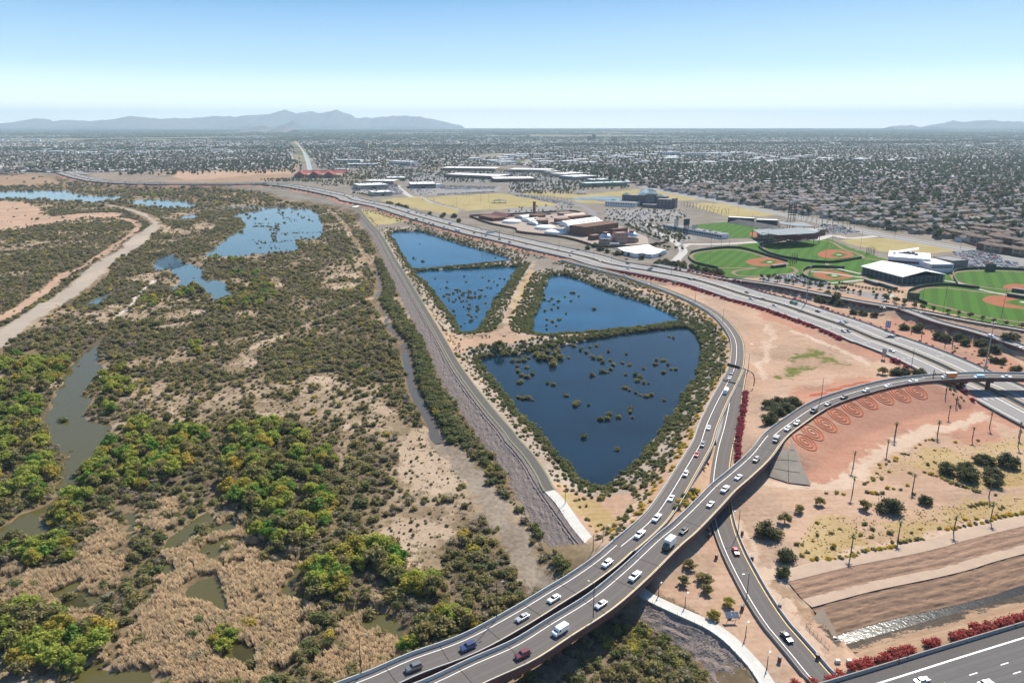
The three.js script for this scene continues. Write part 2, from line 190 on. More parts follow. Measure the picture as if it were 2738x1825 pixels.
const TRACKS = [ // line, half width, colour
  [[[-128.4,-669.1],[-135.7,-642.2],[-145.6,-613.3],[-157.4,-583],[-167.4,-552.2],[-177.3,-527.2],[-184.5,-498.7]], 2.6, 'sand'], [[[-368.4,-741],[-363.2,-708.5],[-348,-655.4],[-336,-621.3],[-330.8,-594]], 2.2, 'white'],
  [[[-87.1,-365.2],[-84.7,-344.2],[-82.9,-325.3],[-79.8,-308]], 3.2, 'sand'], [[[-349.3,-1391.8],[-295,-1255.3],[-261.8,-1155.6],[-238.2,-1070],[-214.7,-995.8],[-189.3,-913.8],[-171.7,-858.4],[-155.1,-803.8],[-163.5,-835.8]], 4.5, 'sand'],
  [[[-587.3,-1155.6],[-550.7,-1047.8],[-522.8,-948.6],[-499.5,-865.9],[-481.7,-803.8],[-483.1,-801.8],[-484.4,-782.6],[-453.9,-693.2],[-434.7,-629.5],[-423.4,-583],[-413.5,-542.5]], 6.5, 'pink'], [[[-587.3,-1155.6],[-647.6,-1240.1],[-688.3,-1271],[-739.8,-1252.3],[-760.1,-1222.2],[-773.2,-1155.6],[-781.3,-1114.9],[-800.4,-1070]], 7, 'pink'],
  [[[-564.8,-1075.7],[-610.2,-1053.2],[-636.5,-1016],[-642.9,-976.4],[-651.7,-922.3],[-665.1,-881.4]], 3.2, 'sand'], [[[-492.4,-783.8],[-517.1,-776.3],[-533.3,-764.2],[-537.3,-752.4],[-541.2,-741]], 1.8, 'sand'], [[[-557.2,-1155.6],[-540.7,-1142.6],[-517.5,-1099.1],[-481.3,-1093.2]], 7, 'sand'],
  [[[-331.8,-536.3],[-324.9,-509.7],[-320.1,-496],[-317.1,-480.4]], 1.2, 'sand'], [[[-196,-408.4],[-194.4,-395.6],[-191.6,-383.5],[-188.5,-375.3]], 3.5, 'sand'], [[[-830.4,-1503.4],[-895.6,-1525.6],[-979.1,-1548.5],[-1080.9,-1560.1]], 4, 'sand'],
];
const WEST_ROAD = [[[-813.2,-1471.3],[-755,-1410.9],[-677.8,-1320.2],[-615.3,-1240.1],[-575.5,-1168.9],[-558.9,-1114.9],[-537.3,-1037],[-512.8,-957.7],[-490.1,-873.6],[-469.2,-803.8],[-455,-752.4],[-428.3,-659.9],[-409.5,-590.3],[-396.1,-542.5],[-377.6,-480.4]], [[-817.8,-1492.6],[-723.9,-1391.8],[-649.6,-1303.4],[-563.4,-1168.9],[-538,-1114.9],[-513.4,-1037],[-484.7,-930.9],[-453,-815.8],[-448.1,-801.8],[-424.7,-719],[-404.9,-646.6],[-390,-601.6],[-384,-568.9],[-375.3,-542.5],[-367.7,-512.6],[-363,-493.3],[-349.1,-440.7]]];
const DIRT_PLATEAU = [[-1143.6,-1548.5],[-1077.8,-1555.5],[-1016.9,-1541.6],[-934.4,-1450.6],[-864.4,-1355],[-809.7,-1295.1],[-788.3,-1337.4],[-736.4,-1355],[-706.7,-1337.4],[-690.8,-1287],[-746,-1263.1],[-764.1,-1213.5],[-782.1,-1155.6],[-787.1,-1123.6],[-817,-1093.2]];

// road centre lines, [x, y, z]
const RAMP = curve([[59.4,8.9,-814],[74.8,8.7,-788.9],[91.4,8.6,-761.6],[114.5,8.4,-725.6],[131,8.2,-691.2],[146.2,8,-655.1],[157.8,8,-617.4],[164.9,8,-577.9],[165,8,-539.6],[161.1,8,-502.8],[153.8,8,-473],[140.9,8.2,-434.3],[126.8,8.6,-402.4],[113.9,9,-374.3],[99.9,9.5,-341.9],[90.1,10,-316.5],[84.8,10.2,-305.5],[75,10.6,-285.5],[64.1,11,-263.5],[55.1,11.5,-246.9],[46.6,12,-234.7],[38.4,12,-224.7],[32.3,12,-216.9],[22.6,12,-206.4],[13.2,12,-197.5],[3.1,12,-188],[-12.5,12,-175.2],[-27.1,12,-167.1],[-36.2,12,-160.9],[-53.3,12,-151.3]], 4);
const FLYOVER = curve([[318.6,14.5,-399.7],[297.8,14.5,-400.8],[272.7,14.5,-401.6],[254.2,14.5,-399.4],[230.1,14.4,-394.6],[212.5,14.2,-388.2],[177.2,14,-368.2],[160.3,13.6,-356.1],[141.6,13.2,-337.5],[126.1,13,-320.2],[110.7,12.8,-297.6],[95.9,12.6,-279.3],[86.9,12.5,-268.8],[78.2,12.4,-257],[63.4,12.2,-237.7],[56.4,12,-229.9],[40.5,12,-209.5],[27.6,12,-194.6],[14.2,12,-182.5],[3.1,12,-172.6],[-8.8,12,-165],[-19.1,12,-157.9],[-32.6,12,-150.2]], 4);
const LOWER = curve([[144.1,8.2,-434.5],[129.5,8,-394.6],[119.1,7.4,-365.2],[110,6.9,-340.8],[102.6,6.6,-322.1],[93.8,6.3,-297.1],[87.2,6.2,-275],[82.3,6.2,-251.8],[80.6,6.2,-233.9],[80.4,6.2,-218],[80.8,6.2,-203.8],[82,6.2,-191.4],[83.2,6.2,-185.9],[84.9,6.2,-178.2],[86.3,6.2,-171],[87.5,6.2,-167.4],[89.5,6.2,-159.7]], 4);
const FRONTAGE = curve([[156.5,8,-792.7],[180.3,8.6,-756],[208.2,9.4,-712.3],[250.3,10.4,-667.1],[268.9,10.8,-638.1],[286.3,11,-612.1],[303.9,11,-591.1],[315.6,11,-580],[324.2,11,-535.2],[334.5,11,-511.7],[339.1,11,-496.6],[344.1,11,-470.1],[344.6,11,-429.1]], 5);
const SIDE_ROAD = curve([[316,11,-580.2],[327.8,11,-569.7],[342.5,11,-548.4],[357.3,11,-530.2],[373.6,11,-512.4],[387,11,-489.7]], 5);
const SOUTH_FREEWAY = curve([[78.6,8,-162.3],[102.2,8,-170.5],[124.9,8,-178.6],[157.2,8,-189.9],[210.7,8,-208.1]], 5);
const WEST_BANK = curve([[-816.6,-1481.9],[-699.3,-1355],[-583.5,-1196.4],[-553.4,-1136.2],[-524.2,-1026.4],[-462.1,-809.1],[-437.3,-752.4],[-412.7,-659.9],[-397.7,-601.6],[-378.8,-516.9],[-362.8,-459.8]], 8).map(([x, z]) => [x, 3, z]);
const cut = (line, from, to) => { // piece of a line between the points nearest to two places
  const at = (q) => { let b = 0, d = 1e18; line.forEach((p, i) => { const e = (p[0] - q[0]) ** 2 + (p[2] - q[1]) ** 2; if (e < d) { d = e; b = i; } }); return b; };
  return line.slice(at(from), at(to) + 1);
};
const RAMP_LAND = cut(RAMP, [59.3,-813.5], [38.4,-224.7]), RAMP_BRIDGE = cut(RAMP, [38.4,-224.7], [-53.3,-151.3]);
const FLY_LAND = cut(FLYOVER, [240.5,-396.9], [126.1,-320.2]), FLY_BRIDGE = cut(FLYOVER, [126.1,-320.2], [-32.6,-150.2]), FLY_CROSS = cut(FLYOVER, [318.6,-399.7], [240.5,-396.9]);

// ---------------------------------------------------------------- the ground
const WATER = 2;                       // level of the recharge ponds; the flood plain lies at 0, the plain at 6
const poolRings = Object.entries(POOLS).map(([k, p]) => { const r = ring(p, k.startsWith('far') ? 14 : 5); return { k, r, b: box2(r), far: k.startsWith('far') || k === 'lagoon' }; });
const pondBoxes = PONDS.map(box2), rimFar = [[-4000, -3200], ...RIM.slice().reverse()];
const RAISED = [[FREEWAY, 23, 0.45], [RAMP_LAND, 5.1, 0.4], [FLY_LAND, 5.5, 0.36], [FRONTAGE, 5, 3], [SIDE_ROAD, 5, 0.4], [SOUTH_FREEWAY, 3, 0.5]].map(([l, w, s]) => ({ l: l.filter((_, i) => i % 2 === 0 || i === l.length - 1), w, s, b: box2(l) }));
const BANK_PATH = curve([[42.1,6.1,-211.3],[44.6,6.1,-206.9],[49.9,6.1,-201.8],[55.2,6.1,-197.4],[61.8,6.1,-191.6],[66,6.1,-185.3],[68.2,6.1,-179.7],[70.1,6.1,-173.7],[71,6.1,-168.2],[71.8,6.1,-160.3]], 3);
const CUTS = [{ l: LOWER.filter((_, i) => i % 2 === 0), w: 5.4, fill: true, b: box2(LOWER) }, { l: BANK_PATH, w: 2.8, fill: true, b: box2(BANK_PATH) }];
const nearBox = (b, x, z, m) => x > b[0] - m && x < b[1] + m && z > b[2] - m && z < b[3] + m;
const rimS = RIM.filter((_, i) => i % 2 === 0), rimB = box2(RIM), canalB = box2(CANAL), leveeB = box2(LEVEE), streamB = box2(STREAM);
const SOUTH_BANK = [[45.5,-214.3],[51.8,-204.8],[62.1,-193.6],[67.8,-182],[69.5,-171],[70.2,-159.7]];   // river edge of the land under the bridges
const RIVER_POLY = (() => { const p = RIM.slice(); return [...p, [-6000, p[p.length - 1][1]], [-6000, 200], [SOUTH_BANK[5][0], 200], ...SOUTH_BANK.slice().reverse()]; })();
const bankLine = [...SOUTH_BANK.slice().reverse().map((p) => p), ...RIM.filter((_, i) => i % 2 === 0)];
const REEDS = [[[-175.2,-270],[-167.1,-264.8],[-159.2,-270],[-145.9,-243.6],[-136.8,-223.2],[-137.9,-210.5],[-141.8,-209.7],[-153.2,-208],[-166.5,-227],[-163,-239.3],[-164.4,-255]], [[-187.6,-231],[-168.8,-229],[-153.7,-208.8],[-151.8,-217.6],[-141.8,-209.7],[-134.8,-204.6],[-127.4,-196.7],[-129.2,-190.7],[-143.1,-199],[-156.5,-206.3],[-167,-200.6]], [[-129,-241.4],[-120.6,-249.2],[-124.7,-267.4],[-111.8,-264.8],[-96.7,-248.1],[-68.4,-172.4],[-98.5,-172.4],[-111.4,-180.8],[-121.6,-180.1],[-127.3,-183.5],[-127.2,-190.7],[-121.6,-197.5],[-124.6,-208.8],[-127.8,-231]], [[-98.1,-233],[-88.1,-235.1],[-78.8,-240.4],[-74.5,-231],[-76.4,-221.3],[-69.9,-214],[-66.3,-200.6],[-64.7,-185.6],[-65.3,-174.4],[-77.5,-174.4]], [[-55.9,-208],[-48.9,-210.5],[-37,-203.8],[-30.6,-194.4],[-31.7,-184.2],[-38.8,-177.5],[-50.4,-174.4],[-62.8,-178.8],[-55.8,-189.2],[-53.4,-196.7]], [[-151.4,-282.2],[-144.3,-286.5],[-140.1,-275.3],[-142.5,-268.7],[-147.1,-270]], [[-155.2,-267.4],[-149.7,-272.6],[-139.5,-264.8],[-135.7,-255],[-145.3,-255],[-152.1,-259.8]]];
const canalEnd = (s, d) => Math.min(6, 6 - s * 0.6 - Math.max(0, 12 - d) * 0.55);
function hgt(x, z) {
  let h;
  const river = inPoly(RIVER_POLY, x, z);
  if (river) {
    const d = near(bankLine, x, z)[0];
    h = Math.max(0, 6.6 - d * 0.5);
    if (d > 12 && z > -2600) {
      h += (fbm(x * 0.03, z * 0.03, 3) - 0.5) * 0.9;
      const w = near(WEST_BANK, x, z); if (w[0] < 40) h = Math.max(h, 3.4 - Math.max(0, w[0] - 13) * 0.35); if (w[1] < 0 && w[0] >= 40 || (w[1] < 0 && w[0] < 40)) h = Math.max(h, 1.6 * smooth(0, 30, w[0]));
      for (const p of poolRings) if (nearBox(p.b, x, z, 12)) {
        const e = polyDist(p.r, x, z), s = inPoly(p.r, x, z) ? e : -e, n = (fbm(x * 0.09 + 7, z * 0.09, 3) - 0.5) * (p.far ? 3 : 7);
        h = Math.min(h, Math.max(-0.9, 0.16 - Math.max(-1.2, s + n) * 0.22));
      }
      if (z > -340 && x < 60) for (const p of REEDS) if (inPoly(p, x, z)) { h = Math.min(h, 0.12 + (fbm(x * 0.07 + 3, z * 0.07, 3) - 0.47) * 2.2); break; }
      if (nearBox(streamB, x, z, 20)) { const e = near(STREAM, x, z), hw = 1.2 + 2 * fbm(e[3] * 0.05, 3) + (e[3] > STREAM_LEN * 0.7 ? 0.8 : 0); h = Math.min(h, Math.max(-0.6, (e[0] - hw) * 0.22)); }
    }
  } else {
    h = 6;
    if (nearBox(leveeB, x, z, 40)) { const e = near(LEVEE, x, z); h = Math.max(h, 6.85 - Math.max(0, e[0] - 3) * 0.3); }
    let pd = 1e9;
    for (let i = 0; i < 4; i++) if (nearBox(pondBoxes[i], x, z, 30)) { const e = polyDist(PONDS[i], x, z); pd = Math.min(pd, inPoly(PONDS[i], x, z) ? -e : e); }
    if (pd < 20) h = Math.min(h, Math.max(0.8, WATER + 0.05 + pd * 0.3 + (pd > 0.5 ? (fbm(x * 0.2, z * 0.2, 2) - 0.5) * 0.5 : 0)));
    if (nearBox(canalB, x, z, 60) && (x - CANAL[0][0]) * 0.95 - (z - CANAL[0][1]) * 0.312 > 1.5) {
      const e = near(CANAL, x, z), d = e[0], n = (fbm(e[3] * 0.06, d * 0.5, 2) - 0.5) * 0.3;
      const c = e[1] < 0 ? (d < 3 ? -0.8 : d < 12.5 ? (d - 3) * 0.46 - 0.3 : d < 16.5 ? 4.1 : d < 24 ? 4.1 + (d - 16.5) * 0.26 : 6) : (d < 3 ? -0.8 : (d - 3) * 0.33 - 0.3);
      const s0 = (x - CANAL[0][0]) * 0.95 - (z - CANAL[0][1]) * 0.312; h = Math.min(h, Math.max(c + n, e[1] < 0 ? canalEnd(s0, d) : -9));
    }
  }
  for (const r of RAISED) if (nearBox(r.b, x, z, 60)) { const e = near(r.l, x, z); if (r.l[0] === SOUTH_FREEWAY[0] && e[1] > 0) h = Math.max(h, e[2] - 0.35); else h = Math.max(h, e[2] - 0.35 - Math.max(0, e[0] - r.w) * r.s); }
  for (const r of CUTS) if (nearBox(r.b, x, z, 20)) { const e = near(r.l, x, z), y = e[2] - 0.3; if (e[0] < r.w) h = r.fill ? y : Math.min(h, y); else h = Math.min(h, y + (e[0] - r.w) * 0.7); }
  return h;
}
const lineLength = (l) => { let s = 0; for (let i = 1; i < l.length; i++) s += Math.hypot(l[i][0] - l[i - 1][0], l[i][l[i].length - 1] - l[i - 1][l[i - 1].length - 1]); return s; };
const STREAM_LEN = lineLength(STREAM);

// ground cover, painted in map coordinates: what the soil is made of, not how it is lit
const SOIL = { // two tones each, linear
  brush: [[0.14, 0.1, 0.058], [0.27, 0.2, 0.12]], sand: [[0.36, 0.265, 0.185], [0.5, 0.39, 0.285]], white: [[0.55, 0.52, 0.47], [0.68, 0.64, 0.58]], pink: [[0.4, 0.258, 0.175], [0.53, 0.365, 0.26]],
  tan: [[0.37, 0.31, 0.25], [0.44, 0.375, 0.305]], dryGrass: [[0.36, 0.25, 0.115], [0.47, 0.35, 0.185]], green: [[0.1, 0.125, 0.03], [0.2, 0.2, 0.06]], rock: [[0.3, 0.235, 0.185], [0.46, 0.38, 0.31]], gravel: [[0.19, 0.15, 0.115], [0.36, 0.3, 0.235]],
  city: [[0.19, 0.165, 0.135], [0.3, 0.262, 0.22]], bank: [[0.4, 0.2, 0.135], [0.48, 0.265, 0.185]], lot: [[0.25, 0.24, 0.235], [0.32, 0.305, 0.295]], lawn: [[0.34, 0.275, 0.125], [0.44, 0.365, 0.185]], canal: [[0.24, 0.155, 0.1], [0.42, 0.295, 0.2]], track: [[0.5, 0.365, 0.27], [0.6, 0.455, 0.345]],
  mud: [[0.06, 0.05, 0.042], [0.11, 0.092, 0.075]], rust: [[0.27, 0.1, 0.06], [0.32, 0.13, 0.08]], turf: [[0.06, 0.135, 0.022], [0.09, 0.18, 0.035]], reed: [[0.1, 0.08, 0.04], [0.3, 0.21, 0.13]], street: [[0.28, 0.27, 0.26], [0.34, 0.33, 0.32]],
};
const KINDS = Object.keys(SOIL), ID = Object.fromEntries(KINDS.map((k, i) => [k, i]));
const LAWNS = [[[-275.2,-1517.8],[-244.1,-1565.7],[-200.3,-1609.2],[-188.3,-1565.7],[-151.1,-1441.9],[-95.5,-1346.3],[-93.9,-1290.7],[-113.5,-1281],[-163.2,-1341],[-201.6,-1406.7],[-234.8,-1454]], [[-188.3,-1565.7],[-138.8,-1609.2],[-24.5,-1671],[-7.5,-1648.4],[40.1,-1558.4],[90,-1445.2],[88.4,-1418.4],[-6.2,-1365.6],[-19.9,-1351.5],[-81.6,-1330.6]], [[17.6,-1662.1],[69.6,-1704.6],[150.9,-1635],[224.2,-1704.6],[306.5,-1796.1],[275.2,-1608.6],[210.3,-1595.8],[128.5,-1570.7],[100.7,-1583.1]], [[127,-1522.7],[154.7,-1522.7],[207.1,-1466.6],[197.6,-1445.2],[135.8,-1466.6]], [[341.5,-1780.2],[358.2,-1704.6],[389.1,-1595.8],[385.6,-1522.7],[332.4,-1511.1],[326.8,-1648.4]], [[344.6,-1445.2],[385.2,-1466.6],[413.4,-1455.8],[469.5,-1337.9],[462.9,-1269.1],[424,-1245],[412.3,-1245],[364.5,-1237.1],[349.3,-1375.1]], [[438.1,-976.7],[480.5,-996.8],[529.1,-1002],[545.6,-947.9],[552.4,-894.9],[505.2,-874.4],[451.5,-886.6],[443.7,-929.5]], [[220.1,-894.9],[242.4,-911.9],[291.1,-938.6],[321.6,-943.2],[308,-862.6],[289.8,-870.4],[284.7,-907.6],[231.1,-894.9]], [[-281.4,-1363.9],[-235.9,-1301.6],[-183.6,-1209.1],[-169.5,-1183.8],[-190.2,-1143.8],[-207.6,-1140],[-223.1,-1175.6],[-239.4,-1217.8],[-257.6,-1272.4]]];
const DRY = [[[104.1,-236.3],[119.2,-254.6],[133.3,-259.5],[146.3,-254.6],[159.1,-262.1],[180.2,-267.2],[195.1,-269.9],[213.3,-272.6],[228.9,-278.2],[219.3,-264.6],[205.3,-260.8],[163.8,-247.5],[154,-240.7],[141.5,-237.4],[124.1,-233.1],[112.6,-228],[104.3,-229]], [[152.4,-284],[165.2,-293],[178.4,-299.3],[184,-296.1],[191.3,-284],[198,-276.8],[221.9,-285.4],[250,-297.7],[292.1,-355.4],[255.1,-334.8],[234.5,-330.9],[218.2,-323.4],[197.7,-321.6],[182.3,-312.7],[166.1,-300.9]], [[21.1,-278.2],[40.6,-265.9],[42.9,-254.6],[39.6,-239.6],[37,-238.5],[29.8,-249.8],[21.7,-267.2]], [[-3.1,-647.7],[6.6,-706.9],[20.6,-777.1],[24.6,-752.3],[9,-634.4],[-0.9,-560.5],[-6.1,-546.9]], [[-278.5,-1347.1],[-248.1,-1293.9],[-201.4,-1116.1],[-214.1,-1129.1],[-240.6,-1213.6]]];
const PARKING = [[[167,-1337.9],[235.8,-1347],[307.6,-1320],[290.9,-1229.4],[262.9,-1177.8],[240.3,-1163.8],[173.7,-1170.7],[158.5,-1206.7]], [[174.2,-1150.1],[212.4,-1156.9],[233.2,-1110.8],[253.1,-996.8],[225.8,-957.3],[212,-947.9],[194.8,-996.8]], [[-432.4,-2006.1],[-384.6,-2029.3],[-310.9,-2006.1],[-282.2,-1838],[-243.8,-1679],[-251.3,-1631.8],[-310.9,-1647.3],[-355.9,-1728.9],[-370.4,-1712]], [[-254.1,-1818.9],[-186,-1800.2],[-164.9,-1647.3],[-201.2,-1616.7],[-219.3,-1647.3]], [[-189.8,-1838],[-31.1,-1877.4],[-25.3,-1728.9],[-140.7,-1631.8],[-163.5,-1663]], [[-7.4,-1635],[24.7,-1635],[101.6,-1488.5],[125.1,-1445.2],[113.9,-1414.3],[90,-1445.2],[40.1,-1558.4],[-7.4,-1635]], [[256.1,-734.6],[294.7,-758.3],[295.6,-712.3],[313.3,-671.2],[349.2,-652.3],[327,-625.8],[307,-666.4],[276.3,-696.3],[247.9,-709.6]], [[480.8,-1150.1],[504.6,-1123.6],[500.2,-1039.6],[458.7,-1039.6],[450.5,-1050.9]], [[534.6,-878.4],[571.8,-894.9],[585.1,-825.2],[549.8,-772.7],[489,-772.7],[516.2,-818.1]], [[335.8,-976.7],[403.8,-996.8],[398.1,-966.9],[327.8,-952.6]], [[-488.5,-2508.8],[-405,-2708.8],[-219.8,-2448.5],[13.8,-2508.8],[10.9,-1972],[-181.2,-2011.3],[-278.2,-2011.3],[-385.7,-2052.1]], [[-11.3,-2508.8],[112.2,-2336],[191.3,-2233.2],[182.7,-1862.6],[125.3,-1764.5],[46.1,-1796.1],[-7.6,-1676]], [[-6.2,-1365.6],[88.1,-1414.3],[113.5,-1356.2],[106.6,-1320],[53.5,-1299.2],[-5.8,-1269.1]]];
const PINK_EMB = [[[234.7,-304.5],[215.4,-334.6],[179.9,-333.5],[167.3,-342.9],[144.7,-339.9],[159.2,-353.5],[193.2,-376.7],[224.5,-389.4],[237.2,-389.4],[250,-387.3],[253.2,-373.6]], [[129.7,-315.4],[150.2,-334.6],[190.6,-355.4],[192.4,-338.7],[164.2,-312.7],[144.5,-291.5],[129.9,-283.2]], [[144.6,-340.9],[159.2,-356.4],[177.9,-369.8],[203.6,-385.7],[228.4,-397],[243.5,-423.9],[216.9,-425.7],[183.5,-411.5],[163.9,-403.8],[148.9,-368.6]], [[208.4,-589.5],[220.6,-546.9],[234,-512.6],[240.5,-476.8],[244,-461.8],[239.4,-452.3],[229.7,-487.3],[215.7,-533.9],[201.8,-569.3]], [[275,-533.1],[286.3,-498.9],[294.2,-457.4],[297,-431.4],[304.3,-408],[334,-452],[331.1,-468.6],[334,-494.2],[335,-518.9],[320.2,-544.2],[307.1,-567.7]]];
const DIRT_PALE = [[[129.5,-706.9],[156.1,-676.1],[185.8,-630],[205.4,-560.5],[168.7,-452.3],[148.3,-419.5],[154.4,-452.3],[168,-503.9],[173,-533.9],[175.1,-574.7],[169.4,-605.1],[150.9,-652.3]], [[198.9,-560.5],[213.4,-527.7],[226.2,-479.4],[237.6,-449.9],[227.9,-434.3],[197,-427.8],[172.3,-417.5],[154.6,-405.7],[147.3,-403.8]], [[142,-282.5],[158.8,-300.9],[184.7,-323.4],[216.2,-340.7],[249.9,-355.4],[255.4,-364.3],[211.4,-346.9],[185.3,-330.9],[153.7,-299.3],[139.1,-285.4]]];
function fillPoly(buf, W, H, x0, z0, s, poly, id) {
  const pts = poly.map((p) => [(p[0] - x0) / s, (p[p.length - 1] - z0) / s]); let lo = 1e9, hi = -1e9; for (const p of pts) { lo = Math.min(lo, p[1]); hi = Math.max(hi, p[1]); }
  for (let y = Math.max(0, Math.floor(lo)); y <= Math.min(H - 1, hi); y++) {
    const c = [], yy = y + 0.5; for (let i = 0, j = pts.length - 1; i < pts.length; j = i++) { const a = pts[i], b = pts[j]; if ((a[1] > yy) !== (b[1] > yy)) c.push(a[0] + ((yy - a[1]) / (b[1] - a[1])) * (b[0] - a[0])); }
    c.sort((p, q) => p - q);
    for (let k = 0; k + 1 < c.length; k += 2) for (let x = Math.max(0, Math.round(c[k])); x < Math.min(W, Math.round(c[k + 1])); x++) buf[y * W + x] = id;
  }
}
const outline = (line, w) => { const l = line.map((p) => (p.length > 2 ? p : [p[0], 0, p[1]])); return [...shift(l, -w), ...shift(l, w).reverse()].map((p) => [p[0], p[2]]); };
const offsetRing = (poly, d) => { const l = [...poly.map((p) => [p[0], 0, p[1]])], n = l.length; let area = 0; for (let i = 0; i < n; i++) { const a = l[i], b = l[(i + 1) % n]; area += a[0] * b[2] - b[0] * a[2]; } const sgn = area > 0 ? -1 : 1; return l.map((p, i) => { const a = l[(i + n - 1) % n], b = l[(i + 1) % n], tx = b[0] - a[0], tz = b[2] - a[2], L = Math.hypot(tx, tz) || 1; return [p[0] - (tz / L) * d * sgn, p[2] + (tx / L) * d * sgn]; }); };
const TRAILS = [[[[199,-544.3],[190.7,-515.6],[181,-491.1],[168.1,-461.6],[157.7,-435.2],[152.5,-417.1]], 2.2], [[[212,-529.6],[221.1,-503.9],[228.1,-477.5],[232.5,-449.4]], 3], [[[129.5,-282.2],[138.9,-283.2],[149.5,-289.9],[166.3,-307.5],[182.2,-321.6],[200.9,-334.8],[223.8,-346.9],[254,-362]], 4], [[[108.4,-285.4],[116.3,-284],[123.8,-281.8],[129,-281]], 3], [[[89.1,-254.6],[87.4,-240.7],[86.3,-226],[86.8,-215.5],[87.8,-205.7]], 2.4], [[[87,-220.1],[92.7,-217.3],[104.1,-221.1],[124.1,-228],[144.6,-234.2],[166.1,-240.7],[198.7,-251]], 4.5], [[[86.3,-208.3],[89.5,-202.4],[88,-192.8],[87.4,-183.3],[88.3,-177.1]], 3], [[[41.6,-245.2],[46.7,-254.6],[51.8,-262.1],[59,-272.6]], 2]];
const PITS = [[[-1191.4,-2508.8],[-1133.4,-2638.7],[-955.2,-2860.4],[-910.7,-2900.9],[-830.9,-2925.8],[-661.5,-2283.5],[-661.4,-2094.7],[-703.1,-2031.5],[-770,-1991.5],[-920,-1991.5],[-1096.4,-2233.2]], [[-1730.6,-2419.4],[-1524.1,-2379.8],[-1401.8,-2283.5],[-1250.2,-2052.1],[-1267.7,-1972],[-1389.7,-1934.2]]];
const COVER = [];
const coverAt = (x, z) => { for (const c of COVER) if (x > c.x0 && x < c.x1 && z > c.z0 && z < c.z1) return KINDS[c.buf[clamp(((z - c.z0) / c.s) | 0, 0, c.H - 1) * c.W + clamp(((x - c.x0) / c.s) | 0, 0, c.W - 1)]]; return 'city'; };
function coverMap(x0, z0, x1, z1, s) {
  const W = Math.min(2048, Math.round((x1 - x0) / s)), H = Math.min(2048, Math.round((z1 - z0) / s)), buf = new Uint8Array(W * H);
  const put = (p, k) => fillPoly(buf, W, H, x0, z0, s, p, ID[k]);
  const spread = s < 2;
  // the plain, then the river, then what lies on them
  for (let i = 0; i < W * H; i++) { const z = z0 + ((i / W) | 0) * s, x = x0 + (i % W) * s; buf[i] = z < -640 - x * 0.35 ? ID.city : ID.pink; }
  put(RIVER_POLY, 'brush');
  for (const p of PITS) put(p, 'canal'); put([[-1126.5,-2448.5],[-1040.9,-2508.8],[-839.6,-2508.8],[-751.9,-2508.8],[-698.3,-2363.2],[-797.2,-2309.4],[-857.9,-2138.9],[-894.5,-2073.2],[-1029.2,-2233.2]], 'pink'); put([[-1356.3,-2336],[-1346.9,-2448.5],[-1229,-2508.8],[-1075.7,-2336],[-954.4,-2138.9],[-999.3,-2031.5],[-1101.9,-2052.1],[-1244,-2185.1]], 'gravel');
  for (const p of PINK_EMB) put(p, 'bank'); for (const p of DIRT_PALE) put(p, 'pink'); for (const p of DRY) put(p, 'dryGrass'); for (const p of LAWNS) put(p, 'lawn'); for (const p of [[[221.6,-895.8],[288.5,-936.5],[346.5,-992.7],[429.6,-992.7],[430.4,-879.8],[430.8,-807.4],[366.3,-723.2],[330.3,-692],[286.3,-698],[291,-745.5],[225.7,-723.2],[197.4,-789.1]], [[356.7,-645.2],[393.5,-692],[483.6,-789.1],[593.3,-789.1],[408,-528.8],[372.8,-556.7],[350.2,-604.1]]]) put(p, 'turf'); for (const p of PARKING) put(p, 'lot');
  if (spread) { for (const p of PONDS) put(offsetRing(p, 15), 'rock'); for (const p of PONDS) put(p, 'mud'); }
  put(outline(FREEWAY, 30), 'bank');
  put(outline(CANAL, 24), 'canal'); put(outline(shift(CANAL.map((p) => [p[0], 0, p[1]]), -14.6).map((p) => [p[0], p[2]]), 2), 'sand'); put(outline(CANAL, 4), 'mud');
  for (const p of REEDS) put(p, 'reed');
  for (const p of SANDS) put(p, 'sand'); put(outline(WASH, 6), 'gravel');
  for (const [l, w] of TRAILS) put(outline(curve(l, 4), w), 'track');
  put(DIRT_PLATEAU, 'pink'); put([...WEST_ROAD[0], ...WEST_ROAD[1].slice().reverse()], 'tan');
  for (const [l, w, k] of TRACKS) put(outline(curve(l, 5), w), k);
  put([[162.3,-418.3],[186.9,-461.6],[207.3,-486.5],[215.6,-468.7],[220.9,-446.8],[206.6,-447.4],[189.8,-436.5],[171.3,-419.5]], 'green');
  put(outline(curve([[-48.5,-504.9],[-38.4,-512.1],[-21.5,-518.9],[-12.5,-527.9],[-6,-554.2],[-0.8,-601.3],[3.7,-642.9],[-1.9,-593.5],[5.2,-666.1],[12.5,-728.1],[25.6,-822.8]], 4), 2.6), 'sand'); put(outline(curve([[-2.5,-522.3],[14.1,-519.3],[35,-519.9],[52.1,-525.3],[70.1,-535.1]], 4), 1.7), 'sand');
  COVER.push({ x0, z0, x1, z1, s, W, H, buf });
  const d = new Uint8Array(W * H * 4), lin = (v) => Math.round(255 * (v <= 0.0031308 ? v * 12.92 : 1.055 * Math.pow(v, 1 / 2.4) - 0.055));
  const LUT = new Uint8Array(1024); for (let i = 0; i < 1024; i++) LUT[i] = lin(i / 1023);
  const amp = spread ? 3.2 : 8, grow = s < 0.5 ? 1 : s < 1.5 ? 0.8 : 0.5;
